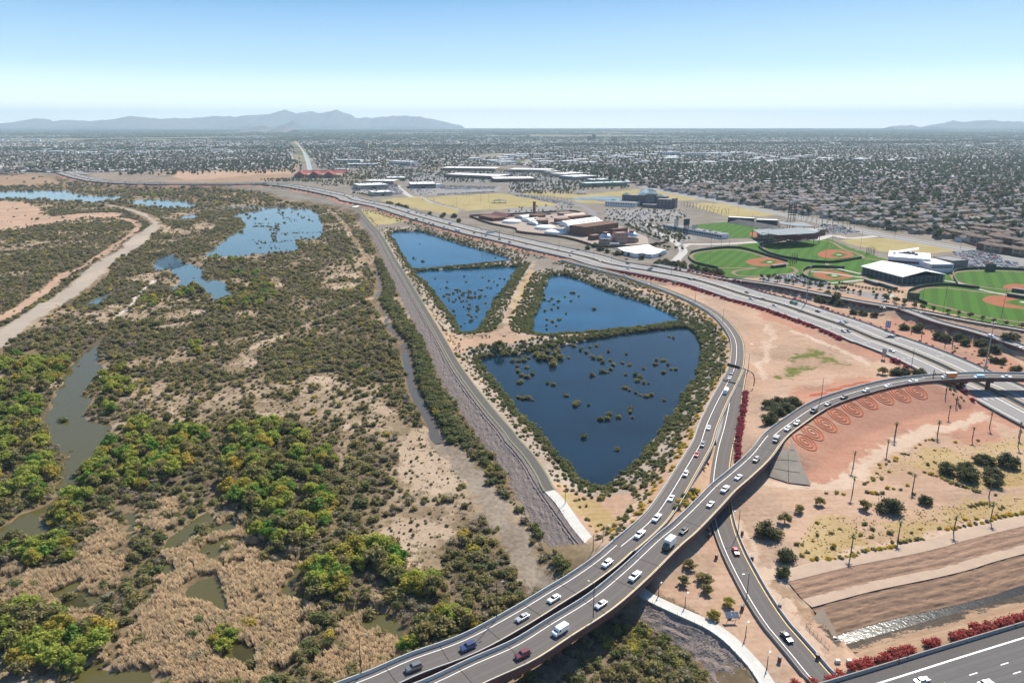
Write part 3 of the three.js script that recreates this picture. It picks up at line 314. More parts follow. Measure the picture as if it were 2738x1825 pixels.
  for (let y = 0; y < H; y++) for (let x = 0; x < W; x++) {
    const X = x0 + (x + 0.5) * s, Z = z0 + (y + 0.5) * s;
    const w1 = vn(X * 0.42 + 9, Z * 0.42), w2 = vn(X * 0.42, Z * 0.42 + 70), wx = (vn(X * 0.08, Z * 0.08) - 0.5) * 2 * amp + (w1 - 0.5) * 5 + (rnd() - 0.5) * 2.4, wz = (vn(X * 0.08 + 60, Z * 0.08 + 31) - 0.5) * 2 * amp + (w2 - 0.5) * 5 + (rnd() - 0.5) * 2.4;
    const sx = clamp(Math.round(x + wx / s), 0, W - 1), sy = clamp(Math.round(y + wz / s), 0, H - 1);
    let id = buf[sy * W + sx]; if (id === ID.tan || id === ID.lot || id === ID.sand || id === ID.pink || id === ID.lawn) { if (buf[y * W + x] === ID.tan || buf[y * W + x] === ID.lot) id = buf[y * W + x]; }
    let c = SOIL[KINDS[id]], t = fbm(X * 0.045, Z * 0.045, 4) * 0.55 + vn(X * 0.9 + 3, Z * 0.9) * 0.3 + rnd() * 0.15;
    t = clamp((t - 0.5) * 2.2 + 0.5, 0, 1);
    if (id === ID.brush) { const q = fbm(X * 0.022 + 31, Z * 0.022 + 12, 4); if (q > 0.55) { const k = clamp((q - 0.55) * 7, 0, 1) * (0.55 + 0.45 * vn(X * 0.35, Z * 0.35)); const e = SOIL.sand; c = [0, 1].map((n) => c[n].map((v, i) => lerp(v, e[n][i], k * 0.85))); } else if (q < 0.4) { const k = clamp((0.4 - q) * 9, 0, 1); const e = SOIL.mud; c = [0, 1].map((n) => c[n].map((v, i) => lerp(v, e[n][i], k * 0.6))); } }
    if (id === ID.sand && spread) { const k = smooth(0.46, 0.6, fbm(X * 0.07 + 11, Z * 0.07, 4)) * 0.75; c = [0, 1].map((n) => c[n].map((v, i) => lerp(v, SOIL.brush[n][i], k))); }
    if (id === ID.green) { const k = smooth(0.42, 0.62, fbm(X * 0.12, Z * 0.12, 4)); c = [0, 1].map((n) => c[n].map((v, i) => lerp(v, SOIL.pink[n][i] * 0.85, k))); }
    if (id === ID.pink || id === ID.bank || id === ID.dryGrass) t = clamp(t + (vn(X * 0.12 + Z * 0.3, Z * 0.9) - 0.5) * 0.5 + (rnd() - 0.5) * 0.25, 0, 1);
    if (id === ID.dryGrass) { const k = smooth(0.5, 0.62, fbm(X * 0.05 + 3, Z * 0.05 + 8, 4)) * 0.7; c = [0, 1].map((n) => c[n].map((v, i) => lerp(v, SOIL.pink[n][i], k))); }
    if (id === ID.pink || id === ID.bank) { const g = smooth(0.58, 0.7, fbm(X * 0.03 + 5, Z * 0.03, 3)) * 0.3; if (g > 0) c = [0, 1].map((n) => c[n].map((v, i) => lerp(v, SOIL.gravel[n][i], g))); }
    if (id === ID.canal) { const e = near(CANAL, X, Z)[0]; t = clamp(0.6 * vn(e * 0.9, near(CANAL, X, Z)[3] * 0.03) + 0.5 * t, 0, 1); }
    const i = (y * W + x) * 4;
    for (let q = 0; q < 3; q++) d[i + q] = LUT[(clamp(lerp(c[0][q], c[1][q], t) * 0.8, 0, 1) * 1023) | 0];
    d[i + 3] = 255;
  }
  const tx = new THREE.DataTexture(d, W, H); tx.colorSpace = THREE.SRGBColorSpace; tx.magFilter = THREE.LinearFilter; tx.needsUpdate = true;
  return tx;
}
{
  const tiles = [[-395, -495, 395, -95, 0.386, 2.5], [-620, -795, 620, -495, 0.62, 4], [-1020, -1395, 1020, -795, 1.02, 6], [-2400, -2900, 2400, -1395, 3, 16]];
  const pos = [], uvs = [], idx = [], groups = [], mats = [];
  const grid = (x0, z0, x1, z1, step, flatAt) => {
    const nx = Math.max(1, Math.round((x1 - x0) / step)), nz = Math.max(1, Math.round((z1 - z0) / step)), b = pos.length / 3, start = idx.length;
    for (let j = 0; j <= nz; j++) for (let i = 0; i <= nx; i++) { const u = i / nx, v = j / nz, x = lerp(x0, x1, u), z = lerp(z0, z1, v); pos.push(x, flatAt !== undefined ? flatAt : hgt(x, z), z); uvs.push(u, v); }
    for (let j = 0; j < nz; j++) for (let i = 0; i < nx; i++) { const a = b + j * (nx + 1) + i, c = a + nx + 1; idx.push(a, c, a + 1, a + 1, c, c + 1); }
    groups.push([start, idx.length - start]);
  };
  for (const [x0, z0, x1, z1, s, step] of tiles) { grid(x0, z0, x1, z1, step); mats.push(M(1, 1, 1, 0.97, { map: coverMap(x0, z0, x1, z1, s), specularIntensity: 0.05, color: 0xffffff })); }
  // beside and beyond the surveyed tiles: plain city ground to the horizon, and land beside the frame
  const farTex = coverFar(); const farMat = M(1, 1, 1, 0.97, { map: farTex, specularIntensity: 0.05, color: new THREE.Color().setRGB(0.72, 0.75, 0.72) });
  const farGrid = (x0, z0, x1, z1, y) => { const b = pos.length / 3, start = idx.length; for (const [x, z] of [[x0, z0], [x1, z0], [x0, z1], [x1, z1]]) { pos.push(x, y, z); uvs.push(x / 6000, z / 6000); } idx.push(b, b + 2, b + 1, b + 1, b + 2, b + 3); groups.push([start, 6]); mats.push(farMat); };
  farGrid(-33000, -33000, 33000, -2900, 5.9);
  farGrid(-33000, -2900, -2400, -1395, 0.2); farGrid(2400, -2900, 33000, -1395, 5.9);
  farGrid(-33000, -1395, -1020, -795, 0.2); farGrid(1020, -1395, 33000, -795, 5.9);
  farGrid(-33000, -795, -620, -495, 0.2); farGrid(620, -795, 33000, -495, 5.9);
  farGrid(-33000, -495, -395, 3000, 0.2); farGrid(395, -495, 33000, 3000, 5.9); farGrid(-395, -95, 395, 3000, 0.1);
  const g = new THREE.BufferGeometry(); g.setAttribute('position', new THREE.Float32BufferAttribute(pos, 3)); g.setAttribute('uv', new THREE.Float32BufferAttribute(uvs, 2)); g.setIndex(idx);
  groups.forEach(([s, n], i) => g.addGroup(s, n, i)); g.computeVertexNormals();
  structure('ground', g, mats, 'flood plain, plain and city land reaching to the hazy horizon');
}
function coverFar() {
  const n = 1024, d = new Uint8Array(n * n * 4);
  for (let y = 0; y < n; y++) for (let x = 0; x < n; x++) {
    const u = x / n, v = y / n, a = 0.5 * per(u, v, 40, 1) + 0.3 * per(u, v, 150, 2) + 0.2 * per(u, v, 400, 4), g = per(u, v, 90, 7), i = (y * n + x) * 4;
    const dry = [150, 134, 114], green = [84, 92, 66], pale = [196, 186, 172]; const k = smooth(0.35, 0.6, a), p = smooth(0.72, 0.8, g);
    for (let q = 0; q < 3; q++) d[i + q] = lerp(lerp(green[q], dry[q], k), pale[q], p * 0.7); d[i + 3] = 255;
  }
  const t = new THREE.DataTexture(d, n, n); t.colorSpace = THREE.SRGBColorSpace; t.wrapS = t.wrapT = THREE.RepeatWrapping; t.magFilter = THREE.LinearFilter; t.needsUpdate = true; return t;
}
console.log('terrain done');
// ---------------------------------------------------------------- water
const fineLine = (l, step) => curve(l, step);
const rippleTex = grainTexture(512, (u, v) => 0.4 * per(u, v, 24, 3) + 0.35 * per(u, v, 60, 6) + 0.25 * per(u, v, 140, 9), 40);
const waterMat = (r, g, b, bump = 0.05, rough = 0.06) => new THREE.MeshPhysicalMaterial({ color: new THREE.Color().setRGB(r, g, b).multiplyScalar(0.8), roughness: rough, ior: 1.33, bumpMap: rippleTex, bumpScale: bump });
{
  const murk = grainTexture(256, (u, v) => 0.35 + 0.65 * (0.5 * per(u, v, 4, 2) + 0.3 * per(u, v, 11, 5) + 0.2 * per(u, v, 40, 7)), 130);
  const deep = waterMat(0.007, 0.032, 0.06), mid = waterMat(0.018, 0.105, 0.205); deep.map = murk; mid.map = murk; const olive = waterMat(0.1, 0.088, 0.03, 0.02, 0.12), teal = waterMat(0.1, 0.15, 0.15, 0.03), brown = waterMat(0.1, 0.085, 0.065, 0.03, 0.2);
  const names = ['upper recharge pond of bright blue water beside the freeway', 'recharge pond full of half-drowned shrubs, split off by a thin dike', 'blue recharge pond below the freeway bank', 'largest and darkest blue recharge pond, dotted with islets of shrub'];
  PONDS.forEach((p, i) => structure('pond_water', flat(offsetRing(p, 2.2), WATER), [mid, mid, mid, deep][i], names[i]));
  for (const p of poolRings) {
    const m = ['lagoon', 'backwater', 'far_a', 'far_b', 'far_c'].includes(p.k) || p.k.startsWith('puddle') ? teal : olive;
    structure('river_water', flat(offsetRing(p.r, p.far ? 6 : 5), p.far ? 0.02 : -0.05), m, { channel: 'olive green river channel winding between willow trees', lagoon: 'shallow pale teal lagoon with rows of drowned brush' }[p.k]);
  }
  REEDS.forEach((p) => structure('marsh_water', flat(ring(p, 5), -0.02), olive, 'olive green marsh water standing among the reeds'));
  const line = STREAM.map((p) => [p[0], -0.12, p[1]]);
  structure('stream_water', loft(line, [[-8.5, 0], [8.5, 0]]), brown, 'narrow shallow stream along the foot of the levee');
  const strata = grainTexture(256, (u, v) => 0.5 + 0.5 * (0.55 * per(u, v * 0.12, 50, 3) + 0.3 * per(u, v * 0.3, 110, 6) + 0.15 * per(u, v, 60, 8)), 34), cl = CANAL.map((p) => [p[0], 0, p[1]]).slice(1), earth = M(0.5, 0.32, 0.215, 0.97, { map: strata }), paleEarth = M(0.6, 0.45, 0.34, 0.97, { map: grainSoft });
  const canalY = (d) => (d < 12.5 ? (d - 3) * 0.46 - 0.3 : d < 16.5 ? 4.1 : d < 24 ? 4.1 + (d - 16.5) * 0.26 : 6), bankG = structGroup('canal_bank', 'brown terraced earth bank above the glittering canal');
  const terr = (a, b, f, sgn) => loft(fineLine(cl, 1.4), (t, p, s) => { const o = []; for (let d = a; d <= b; d += 0.7) o.push([sgn * d, Math.max(f(d), sgn < 0 ? canalEnd(s + 5, d) : -9) + 0.22 + (vn(s * 0.5, d * 1.7) - 0.5) * 0.3 + (Math.floor(d / 1.4) % 2 ? 0.1 : -0.05)]); return o; });
  mesh('slope', terr(3.2, 12.9, canalY, -1), earth, bankG); mesh('bench', loft(cl, [[-12.4, 4.45], [-16.8, 4.45]]), paleEarth, bankG); mesh('slope', terr(16.4, 24.4, canalY, -1), earth, bankG); mesh('trail', loft(cl, [[-24.2, 6.3], [-30, 6.28], [-31, 5.9]]), paleEarth, bankG); mesh('slope', terr(3.2, 17, (d) => (d - 3) * 0.33 - 0.3, 1), earth, bankG);
  structure('canal_water', loft(CANAL.map((p) => [p[0], -0.1, p[1]]), [[-4.6, 0], [4.6, 0]]), waterMat(0.02, 0.017, 0.012, 0.05, 0.16), 'narrow dark canal water glittering in the sun');
}

// ---------------------------------------------------------------- roads, levee, bridges
const laneTex = (() => { // one lane (3.66 m) across, 64 m along: darker wheel tracks and oil stains
  const W = 64, H = 512, d = new Uint8Array(W * H * 4);
  for (let y = 0; y < H; y++) for (let x = 0; x < W; x++) {
    const u = x / W, w = Math.exp(-(((u - 0.27) / 0.1) ** 2)) + Math.exp(-(((u - 0.73) / 0.1) ** 2)), o = Math.exp(-(((u - 0.5) / 0.07) ** 2));
    const v = 0.97 - 0.13 * w * (0.6 + 0.4 * per(u, y / H, 8, 3)) - 0.16 * o * per(u * 0.3, y / H, 16, 5) - 0.1 * per(u, y / H, 32, 8) - (y % 128 < 2 ? 0.1 : 0), i = (y * W + x) * 4;
    d[i] = d[i + 1] = d[i + 2] = v * 255; d[i + 3] = 255;
  }
  const t = new THREE.DataTexture(d, W, H); t.wrapS = t.wrapT = THREE.RepeatWrapping; t.magFilter = THREE.LinearFilter; t.repeat.set(1 / 3.66, 1 / 64); t.needsUpdate = true; return t;
})();
const LANE = M(0.36, 0.345, 0.33, 0.88, { map: laneTex }), LANE_BROWN = M(0.2, 0.18, 0.168, 0.9, { map: laneTex }), LANE_DARK = M(0.19, 0.18, 0.173, 0.9, { map: laneTex });
const strip = (line, u0, u1, y) => loft(line, [[u0, y], [u1, y]]);
const dashes = (line, u, w, y, on, off) => { const out = []; let s = 0, cur = []; for (let i = 0; i < line.length; i++) { if (i) s += Math.hypot(line[i][0] - line[i - 1][0], line[i][2] - line[i - 1][2]); if (s % (on + off) < on) cur.push(line[i]); else { if (cur.length > 1) out.push(strip(cur, u - w / 2, u + w / 2, y)); cur = []; } } return out; };
const fine = (line, step) => curve(line.filter((_, i) => i % 3 === 0 || i === line.length - 1), step);
const JERSEY = [[-0.3, 0], [-0.13, 0.35], [-0.1, 0.95], [0.1, 0.95], [0.13, 0.35], [0.3, 0]];
const edgeWall = (u, s, drop = 0.9, high = 1.0) => [[u - s * 0.45, 0], [u - s * 0.3, 0.35], [u - s * 0.25, high], [u, high], [u, -drop]];
{ // the freeway
  const g = structGroup('freeway', 'ten-lane concrete freeway with a dark median sweeping past the ponds'), f = fine(FREEWAY, 3);
  mesh('pavement', strip(FREEWAY, 3.4, 22, 0), LANE, g); mesh('pavement', strip(FREEWAY, -22, -3.4, 0), LANE, g);
  mesh('median_strip', strip(FREEWAY, -3.4, 3.4, -0.02), MAT.asphalt, g);
  mesh('shoulder', strip(FREEWAY, 18.6, 22, 0.012), MAT.concreteRoad, g); mesh('shoulder', strip(FREEWAY, -22, -18.6, 0.012), MAT.concreteRoad, g);
  for (const s of [-1, 1]) {
    mesh('edge_line', strip(FREEWAY, s * 3.6 - 0.17, s * 3.6 + 0.17, 0.02), MAT.yellow, g); mesh('edge_line', strip(FREEWAY, s * 18.4 - 0.17, s * 18.4 + 0.17, 0.02), MAT.white, g); mesh('car_pool_line', strip(FREEWAY, s * 7.3 - 0.22, s * 7.3 + 0.22, 0.02), MAT.white, g);
    const all = [10.98, 14.64].flatMap((u) => dashes(f, s * u, 0.3, 0.02, 4, 9)); mesh('lane_line', merge(all), MAT.white, g).userData.kind = 'stuff';
  }
  single('median_barrier', loft(FREEWAY.map((p) => [p[0], p[1], p[2]]), JERSEY, { cap: true }), MAT.concrete, 'long grey concrete barrier along the median of the freeway', 'barrier');
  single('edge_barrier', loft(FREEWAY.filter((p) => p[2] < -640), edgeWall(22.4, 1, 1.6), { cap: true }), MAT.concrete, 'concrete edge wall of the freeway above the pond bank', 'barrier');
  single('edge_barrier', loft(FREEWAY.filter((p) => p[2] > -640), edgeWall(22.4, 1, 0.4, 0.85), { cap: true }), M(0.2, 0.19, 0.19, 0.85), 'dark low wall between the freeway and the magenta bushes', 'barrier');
  single('edge_barrier', loft(FREEWAY, edgeWall(-22.4, -1, 0.8, 0.85), { cap: true }), MAT.concrete, 'low concrete wall on the city side of the freeway', 'barrier');
  // viaduct part over the flood plain at the far bend
  const via = FREEWAY.filter((p) => p[2] < -1330); single('viaduct_wall', loft(via, [[22.7, 0.2], [23.2, -3.2]]), MAT.fascia, 'shadowed dark flank wall of the freeway where it bends over the river', 'wall');
}
{ // far branch of the freeway to the west
  const l = curve([[-1945.9,11,-2563.4],[-1812.2,11,-2537.1],[-1718.7,11,-2511.2],[-1574.3,11,-2461],[-1442.9,11,-2401],[-1302.2,11,-2278.6]], 12), g = structGroup('west_freeway', 'far freeway branch running along the foot of the suburbs'); mesh('pavement', strip(l, -16, 16, 0), LANE, g);
  single('viaduct_wall', loft(l, [[16, 1], [16.4, 1], [16.6, -5.2]]), MAT.fascia, 'dark flank wall of the far freeway branch at the suburbs', 'wall');
}
function rampRoad(name, label, line, hw, mat, group, { lanes = [0], yellow = 1, edge = hw - 1.9 } = {}) {
  const g = group ?? structGroup(name, label);
  mesh('pavement', strip(line, -hw + 0.4, hw - 0.4, 0), mat, g);
  mesh('edge_line', strip(line, yellow * (hw - 1.2) - 0.12, yellow * (hw - 1.2) + 0.12, 0.02), MAT.yellow, g);
  mesh('edge_line', strip(line, -yellow * edge - 0.12, -yellow * edge + 0.12, 0.02), MAT.white, g);
  for (const u of lanes) mesh('lane_line', strip(line, u - 0.12, u + 0.12, 0.02), MAT.white, g);
  return g;
}
{ // ramp from the freeway: on land, then as a bridge over the river
  rampRoad('ramp_road', 'two-lane brown asphalt ramp curving round the ponds', RAMP_LAND, 4.9, LANE_BROWN, null, { lanes: [], yellow: -1, edge: 1.1 });
  const from = RAMP_LAND.findIndex((p) => p[2] > -660);
  single('ramp_barrier', loft(RAMP_LAND, edgeWall(4.9, 1), { cap: true }), MAT.paleConcrete, 'pale concrete parapet of the ramp on its pond side', 'barrier');
  single('ramp_barrier', loft(RAMP_LAND.slice(RAMP_LAND.length - 62), edgeWall(-4.9, -1), { cap: true }), MAT.paleConcrete, 'pale concrete parapet of the ramp facing the dirt gore', 'barrier');
  const gore = structGroup('gore_pavement', 'wedge of pavement where the lower road leaves the ramp'), re = shift(RAMP, -4.5), le = shift(LOWER, 4.1), near3 = (q) => re.reduce((m, p) => ((p[0] - q[0]) ** 2 + (p[2] - q[2]) ** 2 < (m[0] - q[0]) ** 2 + (m[2] - q[2]) ** 2 ? p : m));
  const wedge = (i0, i1, m) => { const pos = [], uv = [], idx = []; for (let i = i0; i <= i1; i++) { const a = le[i], b = near3(a); pos.push(a[0], a[1] + 0.004, a[2], b[0], b[1] - 0.03, b[2]); uv.push(0, i * 4, Math.hypot(a[0] - b[0], a[2] - b[2]), i * 4); if (i > i0) { const k = (i - i0) * 2; idx.push(k - 2, k - 1, k, k - 1, k + 1, k); } } const q = new THREE.BufferGeometry(); q.setAttribute('position', new THREE.Float32BufferAttribute(pos, 3)); q.setAttribute('uv', new THREE.Float32BufferAttribute(uv, 2)); q.setIndex(idx); q.computeVertexNormals(); mesh('pavement', q, m, gore); };
  wedge(0, 14, LANE_BROWN); wedge(14, 30, MAT.paleConcrete);
}
const blackJoint = M(0.05, 0.048, 0.046, 0.9);
function bridge(name, label, line, hw, pierAt, { lanes = [0], yellow = 1, deep = 2.3, joint = 16, ground = hgt } = {}) {
  const g = thing(name, label, 'bridge');
  rampRoad('', '', line, hw, LANE_BROWN, g, { lanes, yellow });
  mesh('parapet', loft(line, [[hw - 0.45, 0], [hw - 0.3, 0.4], [hw - 0.25, 1.05], [hw, 1.05], [hw, -0.02]], { cap: true }), MAT.paleConcrete, g); mesh('parapet', loft(line, [[-hw + 0.45, 0], [-hw + 0.3, 0.4], [-hw + 0.25, 1.05], [-hw, 1.05], [-hw, -0.02]], { cap: true }), MAT.paleConcrete, g);
  mesh('girder', loft(line, [[-hw, -0.03], [-hw - 0.03, -0.55], [-hw + 0.35, -0.7], [-hw + 0.6, -deep], [hw - 0.6, -deep], [hw - 0.35, -0.7], [hw + 0.03, -0.55], [hw, -0.03]], { cap: true }), MAT.fascia, g);
  mesh('fascia', loft(line, [[hw + 0.03, 0.82], [hw + 0.05, -0.6]]), MAT.fascia, g); mesh('fascia', loft(line, [[-hw - 0.03, 0.82], [-hw - 0.05, -0.6]]), MAT.fascia, g);
  const own = new Set(pierAt.map(([x, z]) => line.reduce((m, p, i) => ((p[0] - x) ** 2 + (p[2] - z) ** 2 < (line[m][0] - x) ** 2 + (line[m][2] - z) ** 2 ? i : m), 1))); let s = 0;
  for (let i = 1; i + 1 < line.length; i++) {
    const d = Math.hypot(line[i][0] - line[i - 1][0], line[i][2] - line[i - 1][2]); s += d;
    const a = line[i - 1], b = line[i + 1], ang = Math.atan2(-(b[2] - a[2]), b[0] - a[0]), p = line[i];
    if (Math.floor(s / joint) !== Math.floor((s - d) / joint)) { const j = bx(0.16, 0.02, hw * 2 - 1, p[0], p[1] + 0.014, p[2]); j.translate(-p[0], 0, -p[2]); j.rotateY(ang); j.translate(p[0], 0, p[2]); mesh('expansion_joint', j, blackJoint, g); }
    if (own.has(i)) {
      const y0 = ground(p[0], p[2]) - 0.6, top = p[1] - deep;
      const st = merge([cyl(1.25, 1.2, top - 1.3 - y0, p[0], y0, p[2], 20)]); mesh('pier', st, MAT.fascia, g);
      const cap = new THREE.BoxGeometry(2, 1.6, hw * 1.25); cap.rotateY(ang); cap.translate(p[0], top - 0.6, p[2]); mesh('pier_cap', cap, MAT.fascia, g);
    }
  }
  return g;
}
bridge('ramp_bridge', 'two-lane ramp bridge with pale parapets crossing the reed beds, beside its twin', RAMP_BRIDGE, 4.6, [[49.2,-233.7],[36.2,-222.2],[22.8,-211],[8.7,-197.8],[-13,-180.8]], { lanes: [], yellow: -1, edge: 1 });
bridge('flyover_bridge', 'two-lane flyover bridge on round maroon piers crossing the lower road and the river', FLY_BRIDGE, 5.2, [[98.1,-278.9],[69.5,-242.9],[39.5,-205.3],[13.8,-179.5],[-9,-166.9]], { lanes: [], yellow: -1, edge: 1 });
bridge('flyover_bridge', 'curved flyover bridge spanning the wide freeway, carrying a box truck', FLY_CROSS, 5.2, [[279.9,-401.1],[259.2,-411.1]], { lanes: [], yellow: -1, edge: 1, deep: 1.8 });
{
  rampRoad('flyover_road', 'two-lane flyover road on its pink earth embankment', FLY_LAND, 5.2, LANE_BROWN, null, { lanes: [], yellow: -1, edge: 1 });
  single('flyover_barrier', loft(FLY_LAND, edgeWall(5.2, 1), { cap: true }), MAT.paleConcrete, 'pale parapet of the flyover on the bare dirt side', 'barrier');
  const near_ = single('flyover_barrier', loft(FLY_LAND, [[-4.75, 0], [-4.9, 0.35], [-4.95, 1], [-5.2, 1], [-5.2, 0.9]], { cap: true }), MAT.paleConcrete, 'maroon-faced parapet of the flyover above the spirals', 'barrier');
  mesh('fascia', loft(FLY_LAND, [[-5.23, 0.85], [-5.25, -0.7]]), MAT.fascia, near_);
  rampRoad('lower_road', 'narrow brown two-lane road passing under the flyover', LOWER, 4.6, LANE_BROWN, null, { lanes: [], yellow: -1 });
  single('lower_road_barrier', loft(LOWER.slice(44), edgeWall(-4.6, -1, 0.3, 0.8), { cap: true }), MAT.paleConcrete, 'pale kerb wall of the lower road facing the canal', 'barrier');
  single('lower_road_barrier', loft(LOWER.slice(44), edgeWall(4.6, 1, 0.3, 0.8), { cap: true }), MAT.concrete, 'brown kerb wall of the lower road facing the solar panel', 'barrier');
  // frontage ramp on its retaining wall
  rampRoad('frontage_ramp', 'pale single-lane ramp climbing above the freeway on a retaining wall', FRONTAGE, 4.6, LANE, null, { lanes: [], yellow: 1 });
  const fw = FRONTAGE.slice(24); single('retaining_wall', loft(fw, (t, p) => [[4.6, 0.9], [4.95, 0.9], [4.95, -4.9], [4.6, -4.9]], { cap: true }), MAT.fascia, 'tall maroon retaining wall below the frontage ramp', 'wall');
  single('frontage_barrier', loft(FRONTAGE, edgeWall(-4.6, -1, 0.6, 0.9), { cap: true }), MAT.concrete, 'low wall of the frontage ramp facing the ball fields', 'barrier');
  rampRoad('side_road', 'pale side road behind the shrub strip of the frontage ramp', SIDE_ROAD, 4.2, LANE, null, { lanes: [], yellow: 1 });
  single('side_road_barrier', loft(SIDE_ROAD, edgeWall(-4.4, -1, 0.4, 0.8), { cap: true }), MAT.brownWall, 'dark wall along the side road below the outfield', 'barrier'); single('side_road_barrier', loft(SIDE_ROAD.slice(4), edgeWall(4.4, 1, 0.4, 0.8), { cap: true }), MAT.brownWall, 'dark wall between the side road and the desert shrub strip', 'barrier');
}
{ // the freeway at the lower corner
  const g = structGroup('south_freeway', 'dark wide freeway with white dashes in the lower corner'), L = SOUTH_FREEWAY;
  mesh('pavement', strip(L, 0, 48, 0), LANE_DARK, g); mesh('shoulder', strip(L, 0, 4.4, 0.012), MAT.asphalt, g); mesh('edge_line', strip(L, 4.2, 4.75, 0.02), MAT.white, g);
  const f = fine(L, 1.5); for (const u of [10.6, 14.3, 18, 21.7]) for (const d of dashes(f, u, 0.32, 0.02, 3.4, 8.6)) mesh('lane_dash', d, MAT.white, g);
  single('freeway_parapet', loft(L, [[0.35, 0], [0.2, 0.4], [0.15, 1.05], [-0.15, 1.05], [-0.15, -1.2]], { cap: true }), MAT.concrete, 'concrete parapet of the dark lower freeway behind the red bushes', 'barrier');
}
{ // the levee: bike path, verges, soil-cement steps, riprap
  const n0 = LEVEE.findIndex((p) => p[2] < [15.9,-276.6][1]);
  const g = thing('levee', 'long rock-faced levee with a paved path on top between river and ponds', 'levee'), paved = LEVEE.slice(n0), conc = LEVEE.slice(0, n0 + 1);
  const verge = M(0.3, 0.32, 0.2, 0.95, { map: grainGrass });
  mesh('bike_path', strip(paved, -1.9, 1.9, 0.05), MAT.asphalt, g); mesh('concrete_path', strip(conc, -2.4, 2.2, 0.06), MAT.paleConcrete, g);
  mesh('verge', loft(paved, [[-2.75, -0.02], [-2.6, 0.1], [-1.85, 0.1], [-1.85, 0.03]]), verge, g); mesh('verge', loft(paved, [[1.85, 0.03], [1.85, 0.1], [2.6, 0.1], [2.75, -0.05]]), verge, g);
  const rip = new THREE.MeshStandardMaterial({ color: new THREE.Color().setRGB(0.3, 0.235, 0.2), roughness: 0.97, map: grainRock, bumpMap: grainRock, bumpScale: 0.35 });
  const bnk = fine(LEVEE, 1.6);
  mesh('soil_cement_step', loft(bnk, (t, p, s) => { const j = (k) => (vn(s * 0.9, k * 7.3) - 0.5) * 0.5; return [[-2.5, -0.05], [-3, -0.25 + j(1) * 0.3], [-4.2 + j(2), -0.7], [-4.3 + j(3), -1.1], [-5.2 + j(4), -1.35], [-5.3 + j(4), -1.9]]; }), rip, g);
  mesh('riprap', loft(bnk, (t, p, s) => { const out = []; for (let k = 0; k <= 11; k++) out.push([-5.2 - k * 0.98, -1.55 - k * 0.52 + (vn(s * 0.75, k * 3.1 + 4) - 0.5) * 0.55]); return out; }), rip, g);
  // rail along the concrete path
  const rail = thing('path_railing', 'thin metal railing along the white concrete path of the levee', 'railing'), rl = shift(conc, -2.2);
  mesh('top_rail', loft(rl, [[-0.04, 1.1], [0.04, 1.1]]), MAT.metal, rail); mesh('mid_rail', loft(rl, [[-0.03, 0.6], [0.03, 0.6]]), MAT.metal, rail);
  rl.forEach((p) => mesh('post', bx(0.08, 1.15, 0.08, p[0], p[1] + 0.57, p[2]), MAT.metal, rail));
}
{ // path on the river bank under the bridges
  const line = BANK_PATH;
  const g = structGroup('bank_path', 'pale concrete path along the river bank under the flyover'); mesh('pavement', strip(line, -2.1, 2.1, 0), MAT.paleConcrete, g); mesh('kerb', loft(line, [[2.1, 0], [2.35, 0.15], [2.4, -1.5]]), MAT.concrete, g); mesh('kerb', loft(line, [[-2.1, 0], [-2.3, -0.2], [-2.4, -0.6]]), MAT.concrete, g);
  const rail = thing('path_railing', 'metal railing on the river side of the bank path below the flyover', 'railing'), rl = shift(line, 2.2, 0.05);
  mesh('top_rail', loft(rl, [[-0.04, 1.1], [0.04, 1.1]]), MAT.metal, rail); mesh('mid_rail', loft(rl, [[-0.03, 0.55], [0.03, 0.55]]), MAT.metal, rail); rl.forEach((p, i) => i % 1 === 0 && mesh('post', bx(0.08, 1.15, 0.08, p[0], p[1] + 0.57, p[2]), MAT.metal, rail));
  const stone = new THREE.MeshStandardMaterial({ color: new THREE.Color().setRGB(0.3, 0.235, 0.2), roughness: 0.97, map: grainRock, bumpMap: grainRock, bumpScale: 0.4 }), bl = fine(line, 1.5);
  single('bank_riprap', loft(bl, (t, p, s) => { const out = []; for (let k = 0; k <= 9; k++) out.push([2.4 + k * 1.25, -0.5 - k * 0.6 + (vn(s * 0.6, k * 2.7) - 0.5) * 0.8]); return out; }), stone, 'dark brown rock slope below the bank path', 'rock slope');
  // paved abutment slope under the flyover
  const q = [[130.3,12.3,-316.9],[113.4,6.3,-290.9],[119.8,6.3,-285.1],[128.8,6.3,-282.7]], ab = thing('abutment_slope', 'grey concrete paved slope under the end of the flyover', 'slope');
  const panel = (a, b, c, d) => { const pos = [...a, ...b, ...c, ...a, ...c, ...d], gg = new THREE.BufferGeometry(); gg.setAttribute('position', new THREE.Float32BufferAttribute(pos, 3)); gg.setAttribute('uv', new THREE.Float32BufferAttribute([a, b, c, a, c, d].flatMap((v) => [v[0], v[1] + v[2]]), 2)); gg.computeVertexNormals(); return gg; };
  const L3 = (a, b, t) => a.map((v, i) => lerp(v, b[i], t)), up = (a) => [a[0], a[1] + 0.12, a[2]], top2 = [q[0][0] + 1.5, q[0][1], q[0][2]], topL = [q[0][0] - 9, q[0][1], q[0][2] + 4];
  const tops = [topL, q[0], top2], bots = [q[1], q[2], q[3]];
  const slab = M(0.36, 0.32, 0.27, 0.9, { map: grainSoft });
  for (let k = 0; k < 2; k++) for (let r = 0; r < 4; r++) { const a = up(L3(tops[k], bots[k], r / 4 + 0.006)), b = up(L3(tops[k + 1], bots[k + 1], r / 4 + 0.006)), c = up(L3(tops[k + 1], bots[k + 1], (r + 1) / 4 - 0.006)), d = up(L3(tops[k], bots[k], (r + 1) / 4 - 0.006)); mesh('panel', panel(L3(a, b, 0.012), L3(a, b, 0.988), L3(d, c, 0.988), L3(d, c, 0.012)), slab, ab); }
}
console.log('roads done');

